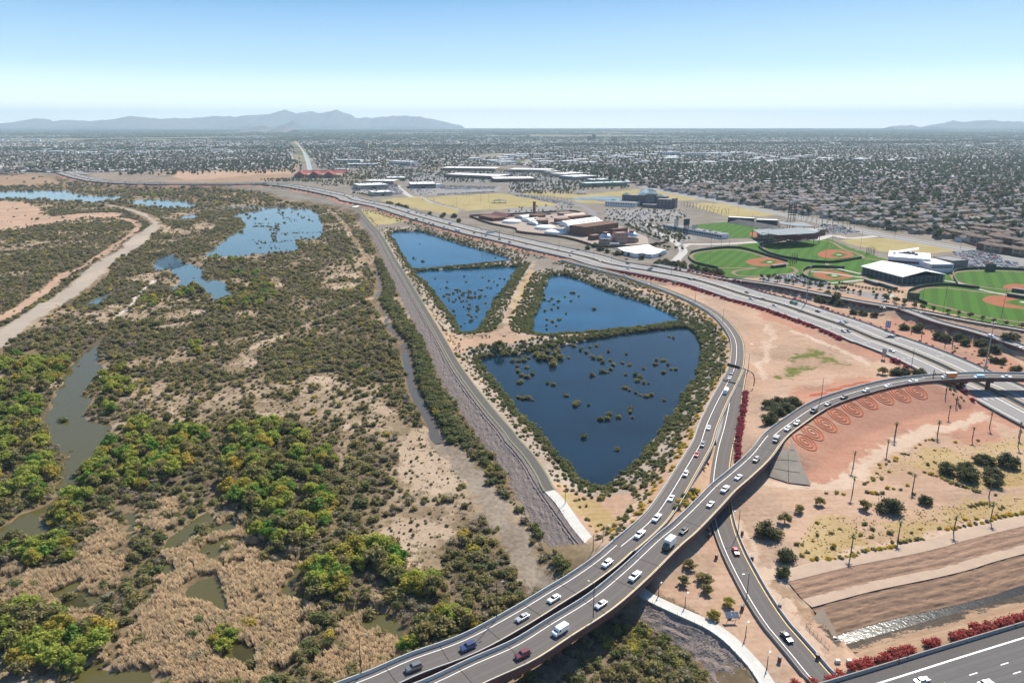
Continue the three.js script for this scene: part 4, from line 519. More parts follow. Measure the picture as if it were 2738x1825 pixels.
// ---------------------------------------------------------------- plants
const TMP = { v: new THREE.Vector3(), q: new THREE.Quaternion(), s: new THREE.Vector3(), m: new THREE.Matrix4(), e: new THREE.Euler() };
const unit = () => { const z = rr(-1, 1), a = rr(0, 6.2832), r = Math.sqrt(1 - z * z); return [r * Math.cos(a), z, r * Math.sin(a)]; };
// leaves: small faces spread over lobes; tones vary from leaf to leaf. each lobe also holds a faceted bunch of larger leaf faces in the very same tones
function leafGeo(lobes, perLobe, leaf, tones, { loose = false, up = 0.15, long = 1 } = {}) {
  const pos = [], col = [];
  const tri = (a, b, c, t) => { pos.push(...a, ...b, ...c); for (let k = 0; k < 3; k++) col.push(...t); };
  const tone = () => { const a = pick(tones), b = pick(tones), t = rnd(); return a.map((v, i) => lerp(v, b[i], t)); };
  for (const [cx, cy, cz, rx, ry = rx * 0.85] of lobes) {
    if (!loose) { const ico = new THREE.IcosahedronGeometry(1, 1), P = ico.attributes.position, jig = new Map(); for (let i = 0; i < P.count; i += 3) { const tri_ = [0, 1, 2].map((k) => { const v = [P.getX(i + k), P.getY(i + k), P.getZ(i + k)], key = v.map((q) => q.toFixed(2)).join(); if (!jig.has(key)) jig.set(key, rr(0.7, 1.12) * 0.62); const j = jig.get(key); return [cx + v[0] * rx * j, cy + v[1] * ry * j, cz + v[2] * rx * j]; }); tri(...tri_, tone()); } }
    for (let k = 0; k < perLobe; k++) {
      const d = unit(), f = rr(0.72, 1.14), p = [cx + d[0] * rx * f, cy + d[1] * ry * f, cz + d[2] * rx * f], n = unit(), w = [n[0] * 0.7 + d[0] * 0.6, n[1] * 0.7 + d[1] * 0.5 + up, n[2] * 0.7 + d[2] * 0.6];
      const t = new THREE.Vector3(...unit()).cross(new THREE.Vector3(...w)).normalize(), b = new THREE.Vector3(...w).cross(t).normalize(), s = leaf * rr(0.6, 1.3), T = tone();
      const q = (i, j) => [p[0] + t.x * s * i * long + b.x * s * j, p[1] + t.y * s * i * long + b.y * s * j, p[2] + t.z * s * i * long + b.z * s * j];
      tri(q(-1, -0.5), q(0.1, -0.8), q(1, 0.3), T); tri(q(-1, -0.5), q(1, 0.3), q(-0.2, 0.8), T);
    }
  }
  const g = new THREE.BufferGeometry(); g.setAttribute('position', new THREE.Float32BufferAttribute(pos, 3)); g.setAttribute('color', new THREE.Float32BufferAttribute(col, 3)); g.computeVertexNormals(); return g;
}
// bare twigs: thin slivers fanning out
function twigGeo(n, r, h, w, tones) { const pos = [], col = []; for (let i = 0; i < n; i++) { const a = rr(0, 6.28), e = rr(0.25, 1), x = Math.cos(a) * r * e, z = Math.sin(a) * r * e, y = h * (1.1 - e * 0.6) * rr(0.7, 1.1), bx_ = x * 0.15, bz = z * 0.15, t = pick(tones), px = -Math.sin(a) * w, pz = Math.cos(a) * w; pos.push(bx_ + px, 0, bz + pz, bx_ - px, 0, bz - pz, x, y, z); for (let k = 0; k < 3; k++) col.push(...t); } const g = new THREE.BufferGeometry(); g.setAttribute('position', new THREE.Float32BufferAttribute(pos, 3)); g.setAttribute('color', new THREE.Float32BufferAttribute(col, 3)); g.computeVertexNormals(); return g; }
const joinColored = (l) => mergeGeometries(l.map((g) => { for (const k of Object.keys(g.attributes)) if (!['position', 'normal', 'color'].includes(k)) g.deleteAttribute(k); return g.index ? g.toNonIndexed() : g; }));
const paint = (g, c) => { g = g.index ? g.toNonIndexed() : g; const n = g.attributes.position.count, a = new Float32Array(n * 3); for (let i = 0; i < n; i++) a.set(c, i * 3); g.setAttribute('color', new THREE.BufferAttribute(a, 3)); return g; };
const LEAF = (tint = [1, 1, 1]) => new THREE.MeshPhysicalMaterial({ vertexColors: true, roughness: 0.9, transmission: 0.5, thickness: 0, specularIntensity: 0.3, side: THREE.DoubleSide, color: new THREE.Color().setRGB(...tint).multiplyScalar(0.85) });
const lobesIn = (n, R, H, y0, r0, r1) => { const o = []; for (let i = 0; i < n; i++) { const a = rr(0, 6.28), e = Math.sqrt(rnd()) * 0.78; o.push([Math.cos(a) * R * e, y0 + H * rr(0.25, 0.8) * (1 - e * 0.45), Math.sin(a) * R * e, rr(r0, r1)]); } return o; };
const TONES = {
  olive: [[0.27, 0.245, 0.08], [0.35, 0.295, 0.1], [0.2, 0.195, 0.065], [0.42, 0.345, 0.15]], grey: [[0.33, 0.27, 0.19], [0.25, 0.2, 0.14], [0.42, 0.35, 0.25]], deep: [[0.16, 0.185, 0.055], [0.21, 0.225, 0.07], [0.12, 0.14, 0.042]],
  bright: [[0.38, 0.43, 0.06], [0.48, 0.49, 0.085], [0.3, 0.37, 0.05]], lime: [[0.16, 0.3, 0.035], [0.22, 0.35, 0.05]], gold: [[0.52, 0.42, 0.06], [0.44, 0.38, 0.07], [0.58, 0.46, 0.08]], yellow: [[0.8, 0.54, 0.015], [0.7, 0.5, 0.02], [0.3, 0.28, 0.05]],
  magenta: [[0.42, 0.014, 0.075], [0.52, 0.022, 0.1], [0.3, 0.012, 0.05], [0.13, 0.06, 0.035]], red: [[0.5, 0.028, 0.035], [0.36, 0.02, 0.028], [0.62, 0.05, 0.05], [0.16, 0.1, 0.035]], mesquite: [[0.12, 0.125, 0.045], [0.16, 0.155, 0.06], [0.085, 0.09, 0.033]], city: [[0.1, 0.14, 0.06], [0.14, 0.17, 0.07], [0.08, 0.115, 0.05]],
};
reseed(11);
// one unit high, about one unit wide; scaled where they grow
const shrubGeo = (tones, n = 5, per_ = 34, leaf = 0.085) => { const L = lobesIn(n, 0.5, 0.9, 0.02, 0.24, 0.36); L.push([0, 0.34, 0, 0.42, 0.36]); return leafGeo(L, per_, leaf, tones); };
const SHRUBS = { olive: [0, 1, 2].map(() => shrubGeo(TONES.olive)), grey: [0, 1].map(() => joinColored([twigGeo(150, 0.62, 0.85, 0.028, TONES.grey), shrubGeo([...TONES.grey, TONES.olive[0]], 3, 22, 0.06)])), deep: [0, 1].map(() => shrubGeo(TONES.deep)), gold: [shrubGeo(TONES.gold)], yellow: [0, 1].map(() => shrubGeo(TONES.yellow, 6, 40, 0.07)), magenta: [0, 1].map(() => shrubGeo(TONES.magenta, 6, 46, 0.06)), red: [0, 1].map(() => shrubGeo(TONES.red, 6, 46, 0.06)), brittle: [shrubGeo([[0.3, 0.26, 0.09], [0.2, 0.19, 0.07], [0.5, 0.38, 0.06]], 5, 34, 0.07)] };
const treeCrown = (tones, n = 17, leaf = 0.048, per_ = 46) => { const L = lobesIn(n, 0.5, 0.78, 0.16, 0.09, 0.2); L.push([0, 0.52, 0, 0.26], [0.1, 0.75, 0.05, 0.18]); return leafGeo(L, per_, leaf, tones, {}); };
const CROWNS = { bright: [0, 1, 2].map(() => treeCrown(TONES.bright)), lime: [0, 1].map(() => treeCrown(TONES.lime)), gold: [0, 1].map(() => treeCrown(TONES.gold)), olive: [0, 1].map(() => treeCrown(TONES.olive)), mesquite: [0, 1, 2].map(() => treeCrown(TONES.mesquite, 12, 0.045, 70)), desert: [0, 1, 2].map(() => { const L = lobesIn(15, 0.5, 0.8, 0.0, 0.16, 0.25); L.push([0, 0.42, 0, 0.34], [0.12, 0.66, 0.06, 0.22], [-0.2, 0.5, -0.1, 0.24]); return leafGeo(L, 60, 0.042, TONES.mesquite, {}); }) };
const trunkGeo = (lean = 0.05) => { const l = [cyl(0.035, 0.022, 0.42)]; for (let k = 0; k < 4; k++) { const a = k * 1.6 + rnd(), b = cyl(0.018, 0.008, 0.42); b.rotateZ(rr(0.4, 0.75)); b.rotateY(a); b.translate(0, 0.28, 0); l.push(b); } return merge(l); };
const TRUNK = trunkGeo(), BARK = M(0.14, 0.11, 0.085, 0.95), leafMats = [[1, 1, 1], [0.86, 0.9, 0.85], [1.12, 1.06, 1], [0.95, 1.02, 0.9]].map(LEAF);
const instanced = (name, geo, mat, list, label, category) => { // list of [x, y, z, size, height, turn, tint]
  if (!list.length) return; const im = new THREE.InstancedMesh(geo, mat, list.length); im.name = numbered(name); const c = new THREE.Color();
  list.forEach(([x, y, z, w, h, a, t = 1, t2 = t], i) => { TMP.q.setFromEuler(TMP.e.set(0, a, 0)); TMP.m.compose(TMP.v.set(x, y, z), TMP.q, TMP.s.set(w, h, w)); im.setMatrixAt(i, TMP.m); im.setColorAt(i, c.setRGB(t, t2, t)); });
  shadows(im); im.userData.kind = 'stuff'; if (label) im.userData.label = label; scene.add(im); return im;
};
const plant = (name, geo, mat, [x, y, z, w, h, a], label, category, group) => { const m = single(name, geo, mat, label, category, group); m.position.set(x, y, z); m.scale.set(w, h, w); m.rotation.y = a; return m; };
function tree(name, crown, mat, [x, y, z, w, h, a], label, category, group) { const g = thing(name, label, category, group); g.position.set(x, y, z); g.scale.set(w, h, w); g.rotation.y = a; mesh('trunk', TRUNK, BARK, g); mesh('crown', crown, mat, g); return g; }
// what shows largest from the viewer's side: tall and near first
const shown = (p) => p[4] * p[3] / (p[0] * p[0] + p[2] * p[2] + 24000);
function grow(name, kinds, list, most, label, category, group, stuffName, stuffLabel) { // individuals first, the rest as one mass per kind
  const inFrame = (p) => p[2] < -168 && Math.abs(p[0]) < -p[2] * 0.74 + 60;
  list = list.filter((p) => !(p[1] > 3 && (near(RAMP, p[0], p[2])[0] < 6.6 || near(FLYOVER, p[0], p[2])[0] < 6.9)));
  const ranked = list.filter(inFrame).sort((a, b) => shown(b) - shown(a)), own = new Set(ranked.slice(0, most));
  for (const p of own) plant(name, kinds[p[8]].geo, pick(leafMats), p, typeof label === 'function' ? label(p, kinds[p[8]].tone) : label, category, group);
  kinds.forEach((k, i) => instanced(stuffName, k.geo, LEAF(), list.filter((p) => p[8] === i && !own.has(p)), stuffLabel, category));
}
const sizeWord = (h, a, b) => (h < a ? 'low' : h < b ? 'mid-sized' : 'tall');
const placeOf = (list) => (x, z) => { let best = 1e18, w = ''; for (const [word, pts] of list) for (const p of pts) { const d = (p[0] - x) ** 2 + (p[p.length - 1] - z) ** 2; if (d < best) { best = d; w = word; } } return w; };
const riverPlace = placeOf([['beside the olive river channel', POOLS.channel], ['at the edge of the reed beds', REEDS.flat()], ['near the pale teal lagoon', POOLS.lagoon], ['by the blue backwater', POOLS.backwater], ['beside the levee stream', STREAM], ['beside the gravel wash', WASH], ['by the bare west bank road', WEST_BANK], ['round the pale sand flats', SANDS.flat()], ['below the ramp bridge', RAMP_BRIDGE], ['below the flyover bridge', FLY_BRIDGE]]);
const pondPlace = (x, z) => { const i = PONDS.map((p) => polyDist(p, x, z)).reduce((m, d, k, a) => (d < a[m] ? k : m), 0), d = [near(LEVEE, x, z)[0], near(RAMP, x, z)[0], near(FREEWAY, x, z)[0]]; const s = d[0] < 16 ? 'levee bank' : d[1] < 22 ? 'ramp bank' : d[2] < 48 ? 'freeway bank' : 'dike'; return `on the ${s} of the ${['brightest blue pond', 'pond full of drowned shrubs', 'pond below the freeway', 'largest dark pond'][i]}`; };
const scatter = (poly, n, f, tries = n * 8) => { const b = box2(poly), out = []; for (let i = 0; i < tries && out.length < n; i++) { const x = rr(b[0], b[1]), z = rr(b[2], b[3]); if (inPoly(poly, x, z) && f(x, z)) out.push([x, z]); } return out; };
const wet = (x, z) => { for (const p of poolRings) if (nearBox(p.b, x, z, 0) && inPoly(p.r, x, z)) return true; for (let i = 0; i < 4; i++) if (nearBox(pondBoxes[i], x, z, 0) && inPoly(PONDS[i], x, z)) return true; return nearBox(streamB, x, z, 10) && near(STREAM, x, z)[0] < 5; };
const WILLOWS = [[[[-350.9,-475.4],[-345.3,-488.1],[-321.7,-475.4],[-301.9,-470.5],[-293.5,-458.6],[-290.8,-442.9],[-282.7,-428.1],[-285.1,-416.1],[-294,-416.1],[-278,-399.2],[-263.8,-383.5],[-259.1,-368.9],[-247.3,-353.8],[-247.9,-356.6],[-228.7,-334.5],[-223.1,-319.9],[-212.5,-311.4],[-206,-301.6],[-203.7,-289.4],[-203,-278],[-210.4,-272.6],[-213.6,-267.4],[-274.4,-356.6]], 120, 7.5], [[[-204.1,-330.7],[-204,-352.4],[-200.6,-369.7],[-178.6,-369.7],[-156.9,-344.2],[-149.4,-321.7],[-152,-313],[-152.4,-296.9],[-159,-290.9],[-167.5,-289.4],[-175.7,-296.9],[-184.5,-298.5],[-182.8,-283.6],[-175,-264.8],[-173.3,-255],[-184.5,-259.8],[-193.4,-271.3],[-189.5,-280.8],[-195.4,-298.5],[-206.1,-308],[-201.2,-311.4]], 120, 7], [[[-145.5,-340.3],[-146.2,-365.2],[-136.7,-369.7],[-103.9,-270],[-113.3,-272.6],[-124.5,-280.8],[-129.2,-289.4],[-129.9,-304.8]], 44, 8], [[[-135.5,-344.2],[-133.8,-369.7],[-115.1,-356.6],[-103.3,-338.3],[-92,-325.3],[-82.1,-316.4],[-83.2,-304.8],[-94.8,-298.5],[-96.3,-283.6],[-91.7,-270],[-94.4,-257.4],[-105.3,-264.8]], 58, 8], [[[-87.6,-282.2],[-82.4,-286.5],[-73.5,-275.3],[-75,-264.8],[-72.7,-255],[-78.5,-245.8],[-87,-241.4],[-98.6,-241.4],[-102,-255],[-94.9,-261.1],[-83.6,-264.8]], 32, 7], [[[-73.9,-231],[-68.9,-239.3],[-61.2,-232],[-58.9,-221.3],[-59.1,-212.3],[-65.6,-212.3],[-77.5,-227]], 22, 7.5], [[[-63.8,-243.6],[-54.8,-241.4],[-45,-241.4],[-37.3,-229],[-39.4,-219.5],[-48.7,-221.3],[-58.7,-231]], 20, 8], [[[-38,-217.6],[-30.9,-224.1],[-23.5,-217.6],[-22.4,-211.4],[-29.4,-211.4]], 9, 7.5], [[[-26.8,-197.5],[-21.2,-203.8],[-12.1,-202.2],[-11.9,-197.5],[-22.6,-190.7],[-32.1,-183.5],[-34.3,-185.6]], 22, 6.5], [[[-200.7,-250.4],[-198,-253.8],[-187.6,-243.6],[-178.1,-249.2],[-165.5,-243.6],[-163.6,-234.1],[-173.7,-235.1],[-175.9,-231],[-187,-237.2],[-192.5,-238.2]], 26, 6], [[[-168.1,-202.2],[-161.8,-203.8],[-152.8,-204.6],[-140,-199],[-131.3,-198.2],[-126.6,-191.4],[-127.3,-183.5],[-126.6,-178.8],[-129.7,-174.4],[-149.3,-174.4]], 46, 7], [[[-97.1,-196.7],[-92.3,-199],[-87.1,-195.9],[-87.8,-187],[-94.9,-189.9]], 8, 5], [[[-264,-456.3],[-262.2,-465.7],[-234.2,-426],[-225.2,-406.6],[-225.5,-390.4],[-220.3,-380.2],[-224.3,-373.7],[-230.7,-378.5],[-236.8,-392.1],[-236.3,-401],[-258.6,-426],[-261.9,-438.5]], 30, 6], [[[-328.6,-693.2],[-336.9,-729.8],[-325.5,-729.8],[-288.2,-673.8],[-281,-653.2],[-294.5,-651],[-310.7,-659.9]], 20, 7], [[[-343,-659.9],[-338.1,-673.8],[-314.1,-642.2],[-307.5,-621.3],[-324.2,-625.4]], 12, 5.5], [[[-260.5,-629.5],[-260,-669.1],[-238.3,-678.6],[-222.2,-629.5],[-239.7,-613.3],[-250.1,-590.3]], 30, 6], [[[-252.1,-698.2],[-243.9,-713.7],[-221.3,-683.4],[-217.9,-655.4],[-225.6,-637.9],[-228.8,-629.5]], 16, 6], [[[-236.8,-512.6],[-233.4,-518.3],[-217,-496],[-219.4,-488.1],[-215.9,-470.5],[-223.2,-480.4]], 9, 5], [[[-363.8,-865.9],[-356.8,-897.3],[-319.4,-858.4],[-314.3,-836.6],[-341.4,-822.6]], 12, 6], [[[-833.5,-1633.9],[-853.6,-1743.5],[-771,-1660],[-756.7,-1596.2],[-800.2,-1596.2]], 16, 7], [[[-305,-776.3],[-293.4,-795.3],[-281,-808.4],[-239.9,-683.4],[-258.1,-678.6],[-280.1,-703.3]], 20, 5.5]];
{
  reseed(21);
  // willows and cottonwoods of the flood plain
  const all = [];
  for (const [poly, n, size] of WILLOWS) for (const [x, z] of scatter(poly, n, (x, z) => !wet(x, z))) { const s = size * rr(0.72, 1.2); all.push([x, hgt(x, z) - 0.3, z, s * rr(0.95, 1.25), s, rr(0, 6.28), pick(['bright', 'bright', 'bright', 'olive', 'olive', 'gold', 'lime'])]); }
  all.sort((a, b) => shown(b) - shown(a));
  const look = { bright: 'yellow-green willow tree', olive: 'dull olive willow tree', gold: 'golden-yellow willow tree', lime: 'vivid green cottonwood tree' };
  all.slice(0, 300).forEach((p) => tree(p[6] === 'lime' ? 'cottonwood_tree' : 'willow_tree', pick(CROWNS[p[6]]), pick(leafMats), p, `${sizeWord(p[4], 6, 8)} ${look[p[6]]} ${riverPlace(p[0], p[2])}`, 'tree', { bright: 'yellow-green willows', olive: 'olive willows', gold: 'golden willows', lime: 'vivid green cottonwoods' }[p[6]]));
  for (const k of ['bright', 'olive', 'gold', 'lime']) instanced('far_willows', joinColored([CROWNS[k][0].clone(), paint(TRUNK.clone(), [0.14, 0.11, 0.085])]), LEAF(), all.slice(300).filter((p) => p[6] === k).map((p) => [...p.slice(0, 6), rr(0.8, 1.15)]), 'smaller riverside trees farther up the flood plain');
  console.log('willows', all.length);
  // brush of the flood plain
  const brush = [], soil = new Set(['brush', 'mud', 'reed']);
  const sow = (x0, x1, z0, z1, step, big) => { for (let z = z0; z < z1; z += step) for (let x = x0; x < x1; x += step) {
    const X = x + rr(-0.5, 0.5) * step * 1.3, Z = z + rr(-0.5, 0.5) * step * 1.3; if (Math.abs(X) > -Z * 0.74 + 70 || !inPoly(RIVER_POLY, X, Z)) continue;
    const c = coverAt(X, Z), q = fbm(X * 0.022 + 31, Z * 0.022 + 12, 4); let p = c === 'brush' || c === 'mud' ? clamp(0.95 - Math.max(0, q - 0.56) * 6, 0.35, 0.95) : c === 'sand' ? 0.72 : c === 'gravel' ? 0.03 : c === 'reed' ? 0.1 : 0.02;
    if (rnd() > p || wet(X, Z) && rnd() > 0.02) continue; const d = near(bankLine, X, Z)[0]; if (d < 13) continue; const wb = near(WEST_BANK, X, Z)[0]; if (wb < 11) continue;
    const small = c === 'sand', s = (small ? 0.45 + 1.3 * Math.pow(rnd(), 2.6) : 1.1 + 3 * Math.pow(rnd(), 1.6)) * (q < 0.5 ? 1.08 : 0.9) * big, k = rnd();
    brush.push([X, hgt(X, Z) - 0.12, Z, s * rr(1.05, 1.5), s, rr(0, 6.28), rr(0.72, 1.25), 0, k < 0.2 ? 0 : k < 0.42 ? 1 : k < 0.6 ? 2 : k < 0.74 ? 3 : k < 0.86 ? 4 : k < 0.95 ? 5 : k < 0.975 ? 6 : 7]);
  } };
  sow(-330, 120, -495, -165, 2.8, 1); sow(-600, 0, -800, -495, 3.5, 1.08); sow(-1000, 0, -1395, -800, 4.8, 1.2); sow(-2100, -100, -2500, -1395, 10, 1.8);
  brush.forEach((b) => { b[7] = b[6] * rr(0.95, 1.05); });
  const kinds = [...SHRUBS.olive, SHRUBS.grey[0], SHRUBS.grey[1], SHRUBS.deep[0], SHRUBS.deep[1], SHRUBS.gold[0]].map((geo) => ({ geo, tone: '' })); ['olive', 'olive', 'olive', 'grey twiggy', 'grey leafless', 'green', 'green', 'golden'].forEach((t, i) => { kinds[i].tone = t; });
  grow('river_shrub', kinds, brush, 300, (p, t) => `${sizeWord(p[4], 2.4, 3.3)} ${t} shrub ${riverPlace(p[0], p[2])}`, 'shrub', 'shrubs of the flood plain', 'river_brush', 'low olive and grey brush covering the flood plain');
  console.log('brush', brush.length);
  // low scrub between the shrubs
  const mat_ = [TONES.olive, TONES.grey].map((t) => { const L = []; for (let i = 0; i < 9; i++) L.push([rr(-0.5, 0.5), 0.1, rr(-0.5, 0.5), rr(0.1, 0.2), 0.22]); return leafGeo(L, 9, 0.075, [...t, [0.42, 0.34, 0.2]], { loose: true }); }), low = [[], []];
  const mat2 = (x0, x1, z0, z1, step, w) => { for (let z = z0; z < z1; z += step) for (let x = x0; x < x1; x += step) { const X = x + rr(-0.5, 0.5) * step, Z = z + rr(-0.5, 0.5) * step; if (Math.abs(X) > -Z * 0.74 + 70 || !inPoly(RIVER_POLY, X, Z)) continue; const c = coverAt(X, Z); if (!(c === 'brush' || c === 'mud' || (c === 'sand' && rnd() < 0.25)) || wet(X, Z) || near(bankLine, X, Z)[0] < 13 || near(WEST_BANK, X, Z)[0] < 11) continue; const q = fbm(X * 0.022 + 31, Z * 0.022 + 12, 4); if (q > 0.6 && rnd() < 0.7) continue; low[rnd() < 0.6 ? 0 : 1].push([X, hgt(X, Z) - 0.05, Z, w * rr(0.8, 1.4), w * rr(0.35, 0.6), rr(0, 6.28), rr(0.75, 1.15)]); } };
  mat2(-330, 120, -495, -165, 2.6, 2.6); mat2(-600, 0, -800, -495, 3.6, 3.6); mat2(-1000, 0, -1395, -800, 5.5, 5.4);
  low.forEach((l, i) => instanced('low_scrub', mat_[i], LEAF(), l, 'low tangled scrub covering the flood plain between the shrubs'));
  // dense belt along the foot of the levee
  const belt = []; for (let s = 0; s < 3; s++) STREAM.forEach((p, i) => { if (i % 1) return; for (let k = 0; k < 2; k++) { const x = p[0] + rr(5.5, 15), z = p[1] + rr(-4, 4); if (near(bankLine, x, z)[0] > 12 && inPoly(RIVER_POLY, x, z)) { const h = rr(2.6, 4.6); belt.push([x, hgt(x, z) - 0.1, z, h * rr(1, 1.4), h, rr(0, 6.28), rr(0.8, 1.2), 1, pick([0, 1, 1, 2])]); } } });
  WASH.forEach((p) => { for (let k = 0; k < 2; k++) if (rnd() < 0.75) { const x = p[0] + rr(8, 17), z = p[1] + rr(-4, 4); if (near(bankLine, x, z)[0] > 12 && inPoly(RIVER_POLY, x, z)) { const h = rr(2.2, 4.4); belt.push([x, hgt(x, z) - 0.1, z, h * rr(1, 1.3), h, rr(0, 6.28), rr(0.8, 1.2), 1, pick([0, 1, 1, 2])]); } } });
  belt.forEach((b) => { b[7] = b[6]; });
  grow('levee_shrub', [SHRUBS.deep[0], SHRUBS.deep[1], SHRUBS.olive[0]].map((geo, i) => ({ geo, tone: ['green', 'green', 'olive'][i] })), belt, 200, (p, t) => `${sizeWord(p[4], 3.2, 4)} ${t} shrub of the belt at the levee foot, ${riverPlace(p[0], p[2])}`, 'shrub', 'shrubs along the foot of the levee', 'levee_brush', 'dark green shrub belt farther along the levee');
  // reeds
  const reedGeo = (() => { const pos = [], col = []; for (let i = 0; i < 46; i++) { const a = rr(0, 6.28), r = rr(0, 0.5), x = Math.cos(a) * r, z = Math.sin(a) * r, h = rr(0.7, 1.15), lx = -0.16 * h + rr(-0.22, 0.2), lz = 0.24 * h + rr(-0.2, 0.22), w = rr(0.04, 0.075), b = rr(0, 3.14), wx = Math.cos(b) * w, wz = Math.sin(b) * w, t = pick([[0.78, 0.63, 0.42], [0.84, 0.7, 0.5], [0.72, 0.56, 0.36], [0.62, 0.48, 0.3]]); pos.push(x - wx, 0, z - wz, x + wx, 0, z + wz, x + lx * 0.45 + wx, h * 0.7, z + lz * 0.45 + wz); pos.push(x - wx, 0, z - wz, x + lx * 0.45 + wx, h * 0.7, z + lz * 0.45 + wz, x + lx, h * 0.95, z + lz); for (let k = 0; k < 6; k++) col.push(...t); } const g = new THREE.BufferGeometry(); g.setAttribute('position', new THREE.Float32BufferAttribute(pos, 3)); g.setAttribute('color', new THREE.Float32BufferAttribute(col, 3)); g.computeVertexNormals(); return g; })();
  const reeds = []; for (let z = -330; z < -165; z += 1.05) for (let x = -230; x < 60; x += 1.05) { const X = x + rr(-0.5, 0.5), Z = z + rr(-0.5, 0.5); if (coverAt(X + (vn(X * 0.2, Z * 0.2) - 0.5) * 12, Z + (vn(X * 0.2 + 8, Z * 0.2) - 0.5) * 12) !== 'reed' || wet(X, Z)) continue; if (fbm(X * 0.09, Z * 0.09, 3) < 0.3 || fbm(X * 0.07 + 3, Z * 0.07, 3) < 0.36) continue; const h = rr(1.5, 2.6) * (0.8 + 0.4 * vn(X * 0.3, Z * 0.3)); reeds.push([X, hgt(X, Z) - 0.15, Z, rr(1.0, 1.6), h, rr(-0.5, 0.5), rr(0.8, 1.2)]); }
  instanced('reed_bed', reedGeo, LEAF(), reeds, 'tan bed of dry leaning reeds round the pools'); console.log('reeds', reeds.length);
}
{ // banks of the ponds
  reseed(31);
  const bank = [], flower = [], rocks = [];
  PONDS.forEach((p) => { const bb = box2(p), lim = p === POND_D ? 15000 : 8000; for (let k = 0; k < lim; k++) { const x = rr(bb[0] - 18, bb[1] + 18), z = rr(bb[2] - 18, bb[3] + 18); if (PONDS.some((q) => inPoly(q, x, z))) continue; const pd = Math.min(...PONDS.map((q, i) => (nearBox(pondBoxes[i], x, z, 20) ? polyDist(q, x, z) : 99))); if (pd > 17 || rnd() > (pd < 4.5 ? 1 : pd < 9 ? 0.7 : 0.45)) continue; const dl = near(LEVEE, x, z)[0], dr = near(RAMP, x, z)[0]; if (dl < 3.6 || dr < 6.8 || near(FREEWAY, x, z)[0] < 24.5 || z > -206) continue; if (dl < 13 && pd > 5 && rnd() < 0.6) continue; const c = coverAt(x, z); if (c === 'sand' || (c !== 'rock' && rnd() < 0.4)) continue; const h = rr(1.2, 3.2) * (pd < 4.5 ? 1.05 : 0.75); bank.push([x, hgt(x, z) - 0.15, z, h * rr(1, 1.5), h, rr(0, 6.28), rr(0.75, 1.3), 1, pick([0, 0, 1, 1, 2])]); } });
  // upper slope towards the road: scattered shrubs, and gold flowering brittlebush along its rim
  for (let i = 0; i < RAMP_LAND.length; i++) for (let k = 0; k < 3; k++) { const p = RAMP_LAND[i], q = RAMP_LAND[Math.min(i + 1, RAMP_LAND.length - 1)], L = Math.hypot(q[0] - p[0], q[2] - p[2]) || 1, u = rr(6.6, 15), x = p[0] - ((q[2] - p[2]) / L) * u, z = p[2] + ((q[0] - p[0]) / L) * u; if (PONDS.some((w) => inPoly(w, x, z)) || near(FREEWAY, x, z)[0] < 24 || z > -215) continue; const y = hgt(x, z) - 0.1; if (u < 9.6 && vn(i * 0.22, 4) > 0.22) flower.push([x, y, z, rr(1.9, 3), rr(1.1, 1.8), rr(0, 6.28), 1, 1, pick([0, 1])]); else if (rnd() < 0.75) bank.push([x, y, z, rr(1.8, 3.4), rr(1.2, 2.2), rr(0, 6.28), rr(0.8, 1.2), 1, pick([0, 1, 2])]); }
  for (let i = 0; i < LEVEE.length; i++) for (let k = 0; k < 3; k++) { const p = LEVEE[i], q = LEVEE[Math.min(i + 1, LEVEE.length - 1)], L = Math.hypot(q[0] - p[0], q[2] - p[2]) || 1, u = rr(4.5, 11), x = p[0] - ((q[2] - p[2]) / L) * u, z = p[2] + ((q[0] - p[0]) / L) * u; if (PONDS.some((w) => inPoly(w, x, z)) || z > -228) continue; const y = hgt(x, z) - 0.1; if (vn(i * 0.3, 9) > 0.55 && rnd() < 0.5) flower.push([x, y, z, rr(1.1, 1.9), rr(0.8, 1.2), rr(0, 6.28), 1, 1, pick([0, 1])]); else if (rnd() < 0.55) bank.push([x, y, z, rr(1, 2.2), rr(0.7, 1.4), rr(0, 6.28), rr(0.8, 1.2), 1, pick([0, 1, 2])]); }
  for (let i = 0; i < FREEWAY.length; i++) for (let k = 0; k < 5; k++) { const p = FREEWAY[i], q = FREEWAY[Math.min(i + 1, FREEWAY.length - 1)], L = Math.hypot(q[0] - p[0], q[2] - p[2]) || 1, u = rr(25, 44), x = p[0] - ((q[2] - p[2]) / L) * u, z = p[2] + ((q[0] - p[0]) / L) * u; if (z < -1330 || x > 40 || PONDS.some((w) => inPoly(w, x, z)) || near(RAMP, x, z)[0] < 7) continue; if (rnd() < 0.45) bank.push([x, hgt(x, z) - 0.1, z, rr(1.8, 3.4), rr(1.2, 2.4), rr(0, 6.28), rr(0.8, 1.2), 1, pick([0, 1, 2])]); }
  bank.forEach((b) => { b[7] = b[6]; });
  grow('bank_shrub', [SHRUBS.deep[0], SHRUBS.deep[1], SHRUBS.olive[1]].map((geo, i) => ({ geo, tone: ['green', 'green', 'olive'][i] })), bank, 300, (p, t) => `${sizeWord(p[4], 1.7, 2.5)} ${t} shrub ${pondPlace(p[0], p[2])}`, 'shrub', 'shrubs round the ponds', 'bank_brush', 'green fringe of shrubs along the pond banks');
  grow('flowering_shrub', SHRUBS.yellow.map((geo) => ({ geo })), flower, 220, (p) => `${sizeWord(p[4], 1.1, 1.5)} yellow-flowering shrub ${pondPlace(p[0], p[2])}`, 'shrub', 'yellow flowering shrubs on the pond banks', 'flowering_brush', 'yellow flowering shrubs along the far bank');
  console.log('bank', bank.length, flower.length);
